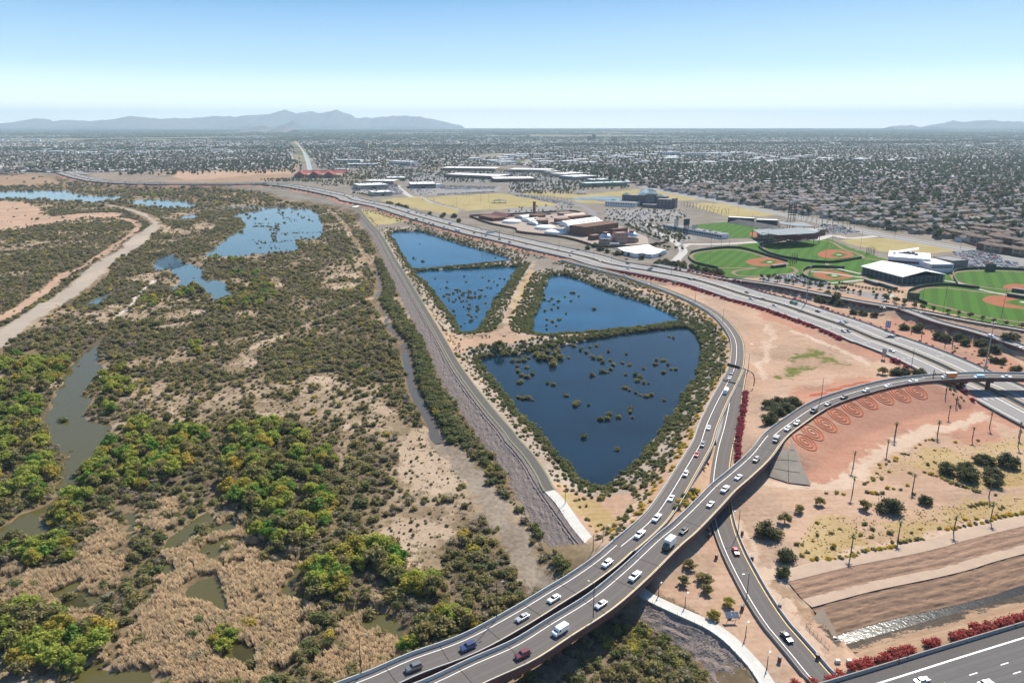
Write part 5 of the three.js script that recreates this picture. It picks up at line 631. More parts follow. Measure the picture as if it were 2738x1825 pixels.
  // rocks of the banks
  const stone = (() => { const g = new THREE.IcosahedronGeometry(0.5, 0); g.deleteAttribute('uv'); return paint(g, [0.42, 0.36, 0.31]); })();
  PONDS.forEach((p) => { for (const [x0, z0] of ring(p, 1.4)) for (let k = 0; k < 4; k++) { const d = rr(2, 11.5), a = rr(0, 6.28), x = x0 + Math.cos(a) * d, z = z0 + Math.sin(a) * d; if (PONDS.some((q) => inPoly(q, x, z)) || coverAt(x, z) !== 'rock') continue; rocks.push([x, hgt(x, z) + 0.05, z, rr(0.5, 1.25), rr(0.4, 0.9), rr(0, 6.28), rr(0.6, 1.25)]); } });
  instanced('bank_rocks', stone, LEAF(), rocks, 'loose grey rock facing on the pond banks');
  // islets: half-drowned shrubs
  const islets = (pts, name, lo, hi, label, grp) => pts.forEach(([x, z]) => { const n = pick([1, 1, 2]); for (let k = 0; k < n; k++) { const h = rr(lo, hi), ki = Math.floor(rnd() * 4); plant('drowned_shrub', [SHRUBS.olive[0], SHRUBS.olive[1], SHRUBS.brittle[0], SHRUBS.deep[0]][ki], pick(leafMats), [x + rr(-1, 1) * (n - 1), WATER - 0.25, z + rr(-1, 1) * (n - 1), h * rr(1, 1.35), h, rr(0, 6.28)], `${sizeWord(h, lerp(lo, hi, 0.33), lerp(lo, hi, 0.67))} ${['olive', 'olive', 'yellowish', 'green'][ki]} ${n > 1 ? 'paired ' : ''}${label}`, 'shrub', grp); } });
  islets([[45.3,-503.2],[50.4,-497.7],[56.3,-500.4],[61.4,-503.2],[48.3,-492.3],[51.8,-487],[54.9,-479.2],[55.9,-474.2],[67.8,-489.6],[39.1,-475.5],[79.6,-483.1],[59.4,-471.7],[60.9,-464.4],[61.3,-474.2],[66,-469.3],[67,-459.7],[64.3,-450.4],[62,-443.7],[58.9,-444.8],[73.8,-463.2],[77.4,-459.7],[86.4,-451.5],[97.7,-469.3],[95.9,-459.7],[101.8,-468],[103.7,-460.8],[103.8,-450.4],[106.7,-450.4],[97.3,-443.7],[51.3,-438.2],[72.4,-439.7],[78.6,-439.3],[80.9,-436.1],[78.1,-427.7],[81.7,-424.6],[84.3,-423.6],[68.5,-414.6],[70.7,-411.7],[73.3,-406.9],[75.4,-403.2],[79,-401.3],[82,-403.2],[88.3,-395],[21.8,-423.6],[25.3,-421.5],[31.9,-401.3],[35.3,-386.2],[36,-390.5],[43.5,-387],[52,-367.3],[53.6,-372.8],[47.6,-365.7],[58.4,-369.6],[66.8,-381.9],[65.6,-368.8],[65.4,-376.9],[118,-526.3],[120.7,-523.3],[4.9,-399.5],[9.8,-397.7],[12.3,-395],[7.2,-396.8],[5,-478],[9.2,-476.7],[11.5,-474.2],[4.9,-468],[1.4,-468],[8.7,-468],[3.3,-457.3],[9.6,-453.8],[13.3,-441.5],[3.6,-445.9],[6.4,-438.2],[8.8,-435],[4.6,-424.6],[36.9,-342.8],[51.5,-328.3]], 0, 1.6, 3.1, 'half-drowned shrub standing in the largest dark blue pond', 'shrubs standing in the largest pond');
  islets([[29.6,-647],[33.5,-642.6],[37,-651.4],[37.8,-629.7],[42.6,-642.6],[49.6,-658.2],[53.2,-642.6],[57.8,-674.6],[62.1,-660.5],[71.4,-611.3],[40,-617.3],[33.6,-611.3],[27.8,-605.4],[45.5,-595.7],[28.7,-577.3],[27.2,-559.9],[27,-546.6],[33.1,-570.2],[34.5,-557.5],[38.9,-576.2],[29.3,-665.1]], 0, 1.5, 2.8, 'half-drowned shrub in the pond below the freeway bank', 'shrubs standing in the pond below the freeway');
  const bpts = [[-66,-725.9],[-67.5,-655.9],[-79.9,-742.7],[-50.5,-754.3],[-46.4,-725.9],[-30.2,-748.5],[-23.8,-731.4],[-18.1,-728.6],[-11.4,-742.7],[-7.9,-739.8],[-14.3,-709.7],[-20.6,-696.8],[-24,-699.3],[-49.7,-605.4],[-47.6,-590.1],[-36.6,-593.8],[-40.2,-556.5],[-37.6,-565],[-34.2,-568.5],[-31.9,-575.5],[-29.6,-586.4]]; const patch = scatter([[-73.3,-709.7],[-58.7,-694.3],[-47.5,-689.2],[-32.7,-699.3],[-19.7,-665.1],[-19.1,-642.6],[-29,-613.3],[-29.5,-582.7],[-34.2,-568.5],[-37.7,-597.6],[-44.1,-621.4],[-53.9,-633.9],[-63.7,-665.1]], 64, () => true);
  islets([...bpts, ...patch], 0, 1.3, 2.4, 'half-drowned shrub in the pond behind the thin dike', 'shrubs standing in the pond behind the dike');
  islets([[-123.6,-973.3],[-48.2,-936.4],[-19.9,-866.1],[-113.9,-854.8],[-104.2,-840],[-117.5,-862.3],[-65.2,-963.8]], 0, 1.6, 3, 'lone shrub standing in the brightest blue pond', 'shrubs standing in the brightest pond');
  const big = [[17.1,-481.8],[20.9,-479.2],[25.1,-487],[30.3,-481.8],[26.5,-469.3],[22.9,-471.7],[28.6,-464.4],[32.2,-474.2],[19.1,-471.7],[27.4,-457.3],[15.5,-479.2],[32.3,-489.6]]; big.forEach(([x, z]) => { const h = rr(3.8, 5.2); plant('islet_shrub', pick(SHRUBS.olive), pick(leafMats), [x, WATER - 0.3, z, h * 1.3, h, rr(0, 6.28)], 'tall shrub of the dense islet at the edge of the largest pond', 'shrub', 'shrubs of the dense islet'); });
  const bt = [-9.3,-486.4]; tree('pond_tree', CROWNS.olive[0], leafMats[1], [bt[0], hgt(...bt), bt[1], 10, 8, 1], 'big round dark tree on the bank between the ponds', 'tree');
  // drowned brush rows of the lagoon and growth on the dikes
  const rows = []; const along = (l, n, w, h0, h1, y) => { const c = curve(l, 4); for (let i = 0; i < n; i++) { const p = c[Math.floor(rnd() * c.length)], x = p[0] + rr(-w, w), z = p[1] + rr(-w, w), h = rr(h0, h1); rows.push([x, (y ?? hgt(x, z)) - 0.15, z, h * 1.3, h, rr(0, 6.28), rr(0.7, 1.1), 0.9, pick([0, 1, 2])]); } };
  along([[-420.8,-1196.4],[-402.5,-1196.4],[-384.2,-1196.4],[-371.6,-1155.6],[-352,-1081.5],[-336.4,-1026.4],[-322.2,-995.8],[-312.8,-1016],[-297.1,-1016]], 90, 4, 1.2, 2.6, 0); along([[-409.2,-1162.2],[-391.4,-1162.2],[-371.3,-1149]], 40, 3, 1.2, 2.2, 0); along([[-433.3,-1355],[-387.8,-1271],[-365,-1225.2]], 26, 5, 1, 2, 0); along([[-391.1,-1337.4],[-360.7,-1271]], 14, 4, 1, 2.2, 0); along([[-363.2,-1026.4],[-334.4,-986],[-304.8,-939.7]], 22, 8, 1, 2.2, 0); along([[-340.4,-1081.5],[-318.7,-1093.2],[-291.8,-1093.2]], 20, 6, 1, 2, 0);
  along([[18.4,-523.5],[39.7,-528.3],[61.5,-534.5],[83.9,-542.1],[111.6,-551.2],[137.1,-555.2]], 130, 2.4, 1, 2.2); along([[-103,-778.6],[-49.5,-798],[4,-812.8]], 60, 1.6, 0.8, 1.7); along([[-43.4,-502.1],[-32.5,-509.2],[-16.3,-513.6],[0.1,-516.5]], 26, 3, 0.6, 1.4);
  along([[-20.5,-593.5],[-12.1,-652.1],[-3.2,-711.6],[3.9,-782.3]], 90, 5, 1.2, 2.4); along([[2.6,-554.2],[7.5,-593.6],[15.5,-656.4],[23.2,-705.7],[36,-768.5]], 80, 6, 1, 2.2);
  rows.forEach((r) => { r[7] = r[6]; });
  [SHRUBS.olive[2], SHRUBS.deep[1], SHRUBS.grey[1]].forEach((g, i) => instanced('dike_brush', g, LEAF(), rows.filter((r) => r[8] === i), 'low brush on the dikes and in rows of the shallow lagoon'));
}
console.log('pond plants done');

// ---------------------------------------------------------------- planting of the interchange
{
  reseed(41);
  const at = ([x, z]) => [x, hgt(x, z) - 0.1, z];
  const row = (line, u, from, to, step, geos, w, h, name, label, group) => { const l = curve(shift(line, u).filter((p) => from(p)).map((p) => [p[0], p[2]]), step); l.forEach(([x, z]) => { if (rnd() < to) plant(name, pick(geos), pick(leafMats), [x + rr(-0.4, 0.4), hgt(x, z) - 0.1, z + rr(-0.4, 0.4), w * rr(0.75, 1.2), h * rr(0.75, 1.2), rr(0, 6.28)], label, 'shrub', group); }); };
  row(FREEWAY, 25, (p) => p[2] > -760 && p[2] < -505, 0.93, 5.4, SHRUBS.magenta, 4.4, 3.2, 'bougainvillea', 'magenta flowering bush in the row below the freeway wall', 'magenta bushes below the freeway');
  row(FREEWAY, 25, (p) => p[2] > -455 && p[2] < -375, 0.8, 4.2, SHRUBS.magenta, 4.4, 3.2, 'bougainvillea', 'magenta bush beside the freeway near the flyover shadow', 'magenta bushes near the flyover shadow');
  row(FREEWAY, -25.5, (p) => p[2] > -760 && p[2] < -590, 0.85, 5.5, SHRUBS.magenta, 3.8, 2.8, 'bougainvillea', 'magenta bush between the freeway and the retaining wall', 'magenta bushes under the retaining wall');
  row(FREEWAY, -26, (p) => p[2] > -590 && p[2] < -440, 0.65, 6, SHRUBS.magenta, 2.3, 1.7, 'bougainvillea', 'small magenta bush on the gravel slope under the desert trees', 'small magenta bushes on the gravel slope');
  row(FRONTAGE, -6.5, (p) => p[2] > -620 && p[2] < -380, 0.5, 7, SHRUBS.magenta, 2, 1.5, 'bougainvillea', 'small magenta bush on the strip beside the side road', 'magenta bushes by the side road');
  const red = curve([[133.6,-390.9],[130,-381.2],[126.3,-371.1],[122.8,-361.4],[119,-350.8],[115.6,-340.6],[112.2,-331.2],[117.3,-346.6],[114.1,-336.4],[110,-324.9],[107.1,-315.8],[103.8,-305.5]], 3.1); red.forEach(([x, z]) => plant('bougainvillea', pick(SHRUBS.magenta), pick(leafMats), [x + rr(-0.5, 0.5), hgt(x, z) - 0.1, z, rr(3, 4), rr(2, 2.8), rr(0, 6.28)], 'crimson bush in the row along the lower road', 'shrub', 'crimson bushes along the lower road'));
  row(SOUTH_FREEWAY, -2.4, () => true, 0.9, 3.2, SHRUBS.red, 4.2, 2.9, 'bougainvillea', 'bright red bush against the parapet of the dark lower freeway', 'red bushes along the lower freeway');
  // mesquite and palo verde trees: [x, z] and size
  const trees = (pts, lo, hi, label, group, crowns = CROWNS.desert) => pts.forEach((p) => { const h = rr(lo, hi); tree('mesquite_tree', pick(crowns), pick(leafMats), [...at(p), h * rr(1.15, 1.45), h, rr(0, 6.28)], label, 'tree', group); });
  trees([[285.1,-644],[293.3,-641.4],[271.4,-619],[281.4,-607.2],[275.6,-614.3],[280,-614.3],[280.5,-580.6],[286.5,-576.3],[292.9,-570.1],[269.4,-623.9]], 5, 7.5, 'grey-green desert tree in front of the retaining wall', 'trees in front of the retaining wall');
  trees([[297.9,-533.1],[305.8,-527.7],[309.7,-507.1],[310.6,-500.5],[321.3,-503.8],[320.6,-492.5],[329.1,-490.9],[317.9,-469.9],[329,-475.7],[346.1,-487.8],[362.5,-503.8],[315.2,-453.1],[319.3,-450.5],[316.1,-432.4]], 5, 8, 'wide desert tree on the gravel slope above the freeway', 'trees on the gravel slope');
  trees([[231,-430]], 5.4, 5.6, 'small round green tree casting a shadow by the flyover', null, [CROWNS.olive[0]]);
  trees([[239.4,-427.5],[243.8,-427.5],[250.2,-427.5],[253.4,-427.5]], 5, 6.5, 'green tree of the clump where the flyover meets the freeway', 'trees where the flyover meets the freeway');
  trees([[140.7,-372.7],[147.4,-376.1],[139.4,-358.3],[150,-369.4],[150,-363],[138,-350.8],[129.4,-339.2],[143.1,-355.3]], 5, 8, 'grey-green tree of the grove beside the flyover on bare dirt', 'trees of the grove beside the flyover');
  trees([[96.9,-242.9]], 7, 7.3, 'largest round green tree beside the pale trail near the lower road'); trees([[106.5,-252.8],[115.2,-260.8],[125.9,-266.6],[142.8,-263.3]], 3.6, 5, 'grey twiggy desert tree on pink dirt', 'grey trees on the pink dirt', CROWNS.olive); trees([[152,-262.1]], 7, 7.2, 'dense dark green tree in the dry grass below the spirals'); trees([[169.7,-267.9]], 4.6, 4.8, 'small desert tree beside the dense dark one');
  trees([[97.6,-228],[93.4,-217.8]], 4.5, 5.5, 'round green tree near the bend of the lower road', 'two round trees near the lower road'); trees([[194.3,-295.3],[203.7,-297.7],[200.9,-288.4],[199.2,-291.5],[217.8,-304.2],[211,-289.9],[226.4,-302.6],[208,-284],[215.2,-305.9]], 5, 7.5, 'dark desert tree of the clump on the dry grass slope', 'trees of the clump on the dry grass');
  trees([[62.2,-222.1],[57.9,-212.7],[65.5,-213.6],[64.8,-215.5],[64.6,-208.3]], 2.6, 4.4, 'thin grey bush-like tree on dirt beside the flyover shadow', 'thin trees beside the flyover shadow', CROWNS.olive); trees([[69.9,-201.6],[63.6,-195.5]], 3.2, 3.8, 'round olive bush-tree near the solar panel', 'bush-trees near the solar panel', CROWNS.gold);
  trees([[125.6,-862.6],[139.1,-854.8],[137.5,-870.4],[114.9,-878.4],[109.3,-894.9],[93.6,-903.3],[105.2,-920.6],[149.9,-832.4],[165,-804.2],[172.7,-811.1],[161.3,-797.4],[177.2,-790.8],[183.6,-797.4],[186.8,-784.2],[164.2,-800.1],[172.8,-793.4],[177.1,-790.1],[185.2,-777.1],[193.7,-777.1],[196.7,-764.5],[203.4,-758.3],[210.1,-752.3],[213.6,-743.3]], 6, 9, 'leafy tree screening the ball fields from the freeway', 'trees screening the ball fields');
  trees([[-244.3,-1446.7],[-214.6,-1387.8],[-204.5,-1376.6],[-234.7,-1422.6],[-140.7,-1263.8],[-117.4,-1227.2],[-85.2,-1167.7],[-116.6,-1254.5],[-97,-1227.2],[-197,-1365.5]], 7, 10, 'dark tree beside the freeway at the tan park lawn', 'trees beside the park lawn');
  // low desert shrubs
  const low = (pts, lo, hi, geos, label, group, name = 'desert_shrub') => pts.forEach((p) => { const h = rr(lo, hi); plant(name, pick(geos), pick(leafMats), [...at(p), h * rr(1.3, 1.7), h, rr(0, 6.28)], pts.length > 20 ? `${sizeWord(h, lerp(lo, hi, 0.33), lerp(lo, hi, 0.67))} ${label}` : label, 'shrub', group); });
  const goldline = (pts, step) => curve(pts, step);
  const mixed = [SHRUBS.deep[0], SHRUBS.brittle[0], SHRUBS.yellow[0]];
  low([...[[132.6,-276.5],[137,-277.1],[139.7,-275.7],[152.7,-284.7],[154.8,-286.2],[158.7,-289.9],[162.7,-294.6],[158,-288.4],[174.1,-306.7],[168,-303.4],[171.2,-303.9],[166.8,-300.1],[178.8,-310.1],[177.5,-307.5],[198.2,-325.2],[194.2,-321.6],[191.3,-311.8],[185.5,-314.4],[184.2,-314.8],[186.6,-313.5],[205.7,-330.5],[202,-318.8],[203.8,-329.9],[207.3,-330.5],[137.4,-251.6],[143.5,-244.9],[135.3,-242],[152.3,-245.4],[157.1,-248],[107.2,-227.5],[104.7,-230],[119.2,-236.8],[117.7,-234.7],[193.5,-290.7],[202.8,-274.7],[183.3,-255.5],[178.6,-255.2],[190.1,-303.4],[194.8,-305.9],[217,-328],[229.2,-329.9],[199.6,-264.6],[197.5,-263.3],[119.4,-252.8],[121.6,-245.2],[126.1,-248],[115.6,-243.5],[112.5,-239.8],[105.2,-237.2],[107.6,-237.2],[107.3,-231.9],[109.1,-228],[132,-244],[138.5,-247.5],[168.9,-296.1],[162.2,-289.9],[177.4,-294.6],[170.4,-283.2],[168.7,-275.4]]], 0.9, 1.5, mixed, 'yellow-green shrub scattered on the dry grass below the spirals', 'shrubs on the dry grass');
  low([...goldline([[113,-227.5],[117.4,-228.5],[122.5,-229.5]], 2.4), ...goldline([[123.8,-230.5],[129.4,-233.1],[135.2,-234.2],[140.7,-235.8]], 2.2), ...goldline([[141.5,-238.5],[145.9,-239],[150.1,-240.1],[153.9,-240.4]], 2.6), ...goldline([[164.5,-248.6],[166.7,-248],[172.9,-249.2],[178.3,-251],[185.7,-252.8],[191.2,-256.4],[196.8,-258.3],[204.4,-259.5],[216.6,-264.6]], 2.8), ...goldline([[186.3,-265.3],[190.4,-266.6],[194.5,-267.9]], 2.4), ...goldline([[150.1,-277.5],[152.8,-276.1],[155.9,-276.1]], 2.2), ...goldline([[184.5,-295.8],[188.6,-291.5],[190.8,-285.4],[194.2,-281.8]], 2.4), ...goldline([[195.1,-281],[197.1,-277.5]], 2.4), ...goldline([[160.7,-281],[165.3,-279.3]], 2.4)], 1.1, 1.8, [SHRUBS.yellow[0], SHRUBS.yellow[1], SHRUBS.deep[1], SHRUBS.brittle[0]], 'yellow-flowering shrub of the hedge line above the canal', 'yellow hedge above the canal');
  low(scatter([[293.7,-546.2],[302.5,-520.7],[303.1,-472.8],[305.1,-447.8],[310.9,-437.4],[331.6,-453.1],[325,-472.8],[324,-500.5],[316,-527.7],[309.1,-561.8]], 46, (x, z) => near(FREEWAY, x, z)[0] > 27), 0.8, 1.6, [...SHRUBS.deep, ...SHRUBS.olive, SHRUBS.yellow[0]], 'low rounded shrub on the gravel slope among desert trees', 'low shrubs on the gravel slope');
  low(scatter([[248,-408],[252.9,-408],[251.1,-377.8],[248.9,-373],[245,-371.1],[248.9,-396]], 22, () => true), 0.8, 1.5, [...SHRUBS.deep, SHRUBS.olive[0]], 'small green shrub beside the flyover abutment trail', 'shrubs beside the abutment trail');
  low([[66.8,-260.6],[69.7,-264.5],[72.2,-267.1],[74.2,-269.8],[73.9,-265.8],[65.1,-255.5],[76.3,-271.9],[69.1,-259.3]], 1.8, 2.8, [SHRUBS.gold[0], SHRUBS.yellow[0], SHRUBS.deep[0]], 'golden shrub wedged between the ramp and the flyover', 'shrubs between ramp and flyover'); low([[89.4,-303]], 1.1, 1.2, [SHRUBS.magenta[0]], 'dull red bush alone on the dirt gore'); low([[85.4,-296.5]], 1.5, 1.6, [SHRUBS.yellow[1]], 'single yellow shrub on the dirt gore');
  low(scatter([[34.9,-197.2],[41.8,-198.8],[47.6,-194.1],[52.5,-184.6],[54.4,-176.5],[59,-172.7],[40.1,-170.2],[34.9,-177.8]], 90, (x, z) => near(bankLine, x, z)[0] > 12), 1, 2.4, [...SHRUBS.deep, ...SHRUBS.olive, SHRUBS.gold[0]], 'shrub on the shaded river flat below the flyover', 'shrubs on the river flat below the flyover');
  const SOIL_STUFF = []; for (const poly of [...DRY.slice(0, 2)]) for (const [x, z] of scatter(poly, 420, () => true)) SOIL_STUFF.push([x, hgt(x, z) - 0.05, z, rr(0.3, 0.8), rr(0.2, 0.5), rr(0, 6.28), rr(0.8, 1.2)]); instanced('dry_tufts', SHRUBS.brittle[0], LEAF([1.2, 1, 0.8]), SOIL_STUFF, 'dry grass tufts on the slope below the spirals');
  // palms and cacti
  const frond = (() => { const L = []; for (let k = 0; k < 16; k++) { const g = new THREE.PlaneGeometry(0.34, 1.6, 1, 3), P = g.attributes.position; for (let i = 0; i < P.count; i++) { const t = P.getY(i) / 1.6 + 0.5; P.setXYZ(i, P.getX(i) * (1 - t * 0.6), 0.35 * t - 0.9 * t * t, t * 1.55); } g.rotateX(rr(-0.75, 0.4)); g.rotateY(k * 0.39 + rr(-0.1, 0.1)); L.push(g); } const g = merge(L); g.computeVertexNormals(); return g; })();
  const palmTrunk = cyl(0.24, 0.17, 1, 0, 0, 0, 8), palmBark = M(0.2, 0.16, 0.125, 0.95), palmLeaf = M(0.13, 0.15, 0.05, 0.8), dead = M(0.32, 0.24, 0.14, 0.9), skirtG = new THREE.ConeGeometry(0.5, 1.1, 8, 1, true);
  const palm = (p, h, label, group) => { const g = thing('palm_tree', label, 'palm', group); g.position.set(...at(p)); g.rotation.y = rr(0, 6.28); const t = mesh('trunk', palmTrunk, palmBark, g); t.scale.set(1, h, 1); const f = mesh('crown', frond, palmLeaf, g); f.position.y = h; const s = mesh('dead_frond_skirt', skirtG, dead, g); s.position.y = h - 0.45; };
  for (const p of [[154.2,-299.6],[177,-314.8],[142.9,-275.1],[170.5,-279.3],[144.5,-240.4],[122.4,-230.5],[168.1,-245.2],[187.9,-254.3],[226.8,-330.5],[189.7,-332.4],[212.3,-335.2],[244.4,-323],[199.2,-273.3],[190.7,-334.6],[213.5,-337.3],[231.5,-358.9],[244.8,-345.5],[251.7,-333.5]]) palm(p, rr(6.5, 8.5), 'slender fan palm on the dry grass and dirt below the spirals', 'fan palms below the spirals');
  const cactusG = (() => { const rib = (r, h) => { const g = new THREE.CylinderGeometry(r * 0.9, r, h, 10); g.translate(0, h / 2, 0); return g; }; const c = new THREE.SphereGeometry(0.22, 10, 5, 0, 6.3, 0, 1.57); c.translate(0, 5, 0); return merge([rib(0.25, 5), c]); })(), armG = (() => { const g = new THREE.TubeGeometry(new THREE.CatmullRomCurve3([[0.1, 2.4, 0], [0.6, 2.4, 0], [0.8, 2.7, 0], [0.8, 3.9, 0]].map((v) => new THREE.Vector3(...v))), 8, 0.16, 6); return g; })(), cactusM = M(0.1, 0.11, 0.05, 0.9);
  for (const p of [[297.7,-522.4],[302.1,-516.3],[294.6,-502.9],[302.5,-487.1],[306.3,-484.8],[244.9,-400.3],[242,-381.2],[243.8,-373.5]]) { const g = thing('saguaro_cactus', 'tall columnar cactus beside the freeway slope', 'cactus', 'columnar cacti beside the freeway'); g.position.set(...at(p)); g.rotation.y = rr(0, 6.28); g.scale.setScalar(rr(0.8, 1.2)); mesh('trunk', cactusG, cactusM, g); if (rnd() < 0.7) mesh('arm', armG, cactusM, g); }
  // gravel spirals laid on the embankment
  const stripe = M(0.5, 0.15, 0.08, 0.95);
  const spiral = (c, R, stretch, turn, label, group) => { const pts = []; for (let t = 0; t <= 1; t += 0.012) { const a = turn + t * 19, r = R * (0.12 + 0.88 * t), dx = Math.cos(a) * r, dz = Math.sin(a) * r * stretch; pts.push([c[0] + dx, 0, c[1] + dz]); } const e = pts[pts.length - 1]; for (let k = 1; k <= 5; k++) pts.push([e[0] - k * 0.1, 0, e[2] - k * 0.6]); const l = pts.map((p) => [p[0], hgt(p[0], p[2]) + 0.15, p[2]]); const w = 0.55; single('gravel_spiral', loft(l, (t, p, s, i) => [[-w, -0.16], [-w * 0.6, 0.05], [w * 0.6, 0.05], [w, -0.16]]), stripe, label, 'spiral', group); };
  [[226.3,-382.5],[214.5,-377.8],[202.9,-373.1],[190.9,-366.4],[179.1,-357.7],[168.6,-349],[157.4,-338.8],[146.7,-328.7],[139.4,-318.7]].forEach((c) => spiral(c, 5.9, 1.2, 3.6, 'rust-red gravel spiral laid on the pink embankment below the flyover', 'gravel spirals below the flyover'));
  [[171.9,-383.9],[184.1,-392],[195.4,-398.6],[205.8,-404.3]].forEach((c) => spiral(c, 5.2, 0.9, 2, 'rust-red gravel spiral on the far flank of the flyover bank', 'gravel spirals on the far flank'));
}
// ---------------------------------------------------------------- street furniture
{
  reseed(51);
  const y_ = (p, y) => (y === undefined ? hgt(...p) : y);
  const lamp = (p, h, y, turn, label, group, name = 'street_light') => { const g = thing(name, label, 'lamp', group); g.position.set(p[0], y_(p, y), p[1]); g.rotation.y = turn; mesh('pole', cyl(0.16, 0.09, h, 0, 0, 0, 8), MAT.darkMetal, g); mesh('arm', bx(2, 0.09, 0.09, 1, h - 0.05, 0), MAT.darkMetal, g); mesh('lamp_head', bx(0.8, 0.16, 0.34, 2.1, h - 0.1, 0), MAT.metal, g); };
  const tops = [['C2 12', 12]];
  for (const p of [[-4.6,-187.1],[-40.8,-163.5]]) lamp(p, 11.8, 12.6, 0.6, 'thin street light on the parapet of the ramp bridge', 'street lights of the ramp bridge');
  lamp([24.5,-187.1], 11.8, 12.6, 2.4, 'thin street light on the parapet of the flyover bridge');
  lamp([165.9,-366.1], 12, 14.3, -0.5, 'thin street light on the flyover above the dirt triangle');
  for (const p of [[163.9,-547.8],[159.1,-616.5],[132.6,-682.9],[146.9,-429.5]]) lamp(p, 11, undefined, 0.5, 'thin street light along the curved ramp', 'street lights of the curved ramp');
  for (const p of [[85.7,-244.3],[76.6,-204.2]]) lamp(p, 10.5, undefined, 3.4, 'street light beside the lower road', 'street lights of the lower road');
  for (const p of [[28.9,-228],[33,-233.1],[21.6,-265.5]]) lamp(p, 6.5, undefined, 0.2, 'short lamp post on the white levee path', 'lamp posts of the levee path');
  for (const p of [[56.9,-881],[110.6,-801.6],[161.9,-729.7],[92.2,-815.4],[256.5,-443.9],[2.2,-966.8],[-162.7,-1236.8],[-107.2,-1143.9],[-52.3,-1056.7]]) lamp(p, 12, undefined, 0.4, 'street light standing along the freeway', 'street lights of the freeway');
  for (const p of [[48.2,-206.2],[55.7,-200.7],[70.7,-186.1],[72.9,-173.2]]) lamp(p, 4.5, undefined, 1, 'short lamp post on the bank path under the flyover', 'lamp posts of the bank path');
  const mast = (p, y, h, label) => { const g = thing('high_mast_light', label, 'lamp'); g.position.set(p[0], y_(p, y), p[1]); mesh('pole', cyl(0.42, 0.2, h, 0, 0, 0, 10), MAT.metal, g); const t = new THREE.TorusGeometry(1.3, 0.12, 6, 20); t.rotateX(Math.PI / 2); t.translate(0, h - 0.4, 0); mesh('ring', t, MAT.metal, g); for (let k = 0; k < 6; k++) mesh('lamp_head', bx(0.5, 0.4, 0.5, Math.cos(k * 1.047) * 1.3, h - 0.8, Math.sin(k * 1.047) * 1.3), MAT.metal, g); return g; };
  mast([254.7,-614.5], undefined, 34, 'very tall mast light beside the magenta bushes of the freeway'); const m2 = mast([295.7,-431.7], undefined, 33, 'very tall mast light behind the flyover, its lamp ring lowered'); { const t = new THREE.TorusGeometry(1.7, 0.22, 6, 24); t.rotateX(Math.PI / 2); t.translate(0, 6.5, 0); mesh('lowered_ring', t, MAT.paleConcrete, m2); }
  for (const p of [[282.4,-1192.1],[385.2,-1252.9],[331.6,-1007.2],[364.6,-1337.9],[251.2,-916.2],[260.4,-903.3],[275.6,-920.6],[217.2,-790.8],[350,-1068.2],[323.8,-878.4],[317.9,-903.3],[359.8,-828.8],[407.4,-925.1],[431.9,-899.1],[529.4,-1007.2],[561.3,-907.6],[386.8,-1017.8],[307.8,-740.4],[357,-617.4],[350.4,-574.7],[393.7,-567.5],[410.9,-706.9]]) lamp(p, 24, undefined, rr(0, 6), 'tall floodlight pole standing among the ball fields', 'floodlights of the ball fields', 'floodlight_pole');
  for (const p of [[-183.5,-1511.2],[-151.2,-1430],[-103.8,-1384.1],[-94.6,-1544.8],[-83.6,-1441.9],[-61.9,-1466.4],[-46.2,-1466.4],[-40.2,-1346.3],[-123.9,-1616.7],[35.7,-1570.7]]) lamp(p, 20, undefined, rr(0, 6), 'tall floodlight pole on the tan park lawn', 'floodlights of the park lawn', 'floodlight_pole');
  // brown pillars along the lower road
  const pillar = M(0.25, 0.09, 0.06, 0.85), pg = cyl(0.55, 0.5, 1.5, 0, 0, 0, 10), cg = cyl(0.62, 0.62, 0.25, 0, 1.5, 0, 10);
  for (const p of [[75,-246.5],[87.3,-244.2],[73.2,-228.2],[85.7,-227.2],[73.8,-199.5],[74.2,-242.3],[86.1,-200.3],[89,-177.2],[77.5,-176.1]]) { const g = thing('marker_pillar', 'short brick-red pillar with a pale cap beside the lower road', 'pillar', 'brick-red pillars by the lower road'); g.position.set(p[0], hgt(...p), p[1]); mesh('shaft', pg, pillar, g); mesh('cap', cg, MAT.concrete, g); }
  for (const p of [[94.1,-175.5],[97.4,-175.5]]) { const g = thing('utility_cabinet', 'small white utility cabinet near the red bushes', 'cabinet', 'white cabinets'); g.position.set(p[0], hgt(...p), p[1]); mesh('box', bx(1.3, 1.1, 0.9, 0, 0.55, 0), MAT.whiteWall, g); mesh('base', bx(1.6, 0.12, 1.2, 0, 0.06, 0), MAT.concrete, g); }
  { const p = [68.8,-194], g = thing('solar_panel', 'tilted blue solar panel on posts by the lower road', 'solar panel'); g.position.set(p[0], hgt(...p), p[1]); const pm = M(0.16, 0.2, 0.26, 0.3, { metalness: 0.3 }); for (let i = 0; i < 4; i++) { const q = bx(1.0, 0.05, 2.2, -1.6 + i * 1.06, 0, 0); q.rotateX(0.45); q.translate(0, 2.2, 0); mesh('panel', q, pm, g); } for (const s of [-1, 1]) mesh('post', cyl(0.08, 0.08, 2.1, s * 1.3, 0, 0), MAT.metal, g); mesh('cabinet', bx(1, 1.3, 0.7, 0, 0.65, -1.5), MAT.metal, g); }
  // signs
  const signText = (lines, bg, fg, w, h) => { const c = document.createElement('canvas'); c.width = w; c.height = h; const x = c.getContext('2d'); x.fillStyle = bg; x.fillRect(0, 0, w, h); x.fillStyle = fg; lines.forEach(([t, X, Y, W, H]) => { x.fillRect(X, Y, W, H); }); const t = new THREE.CanvasTexture(c); t.colorSpace = THREE.SRGBColorSpace; return t; };
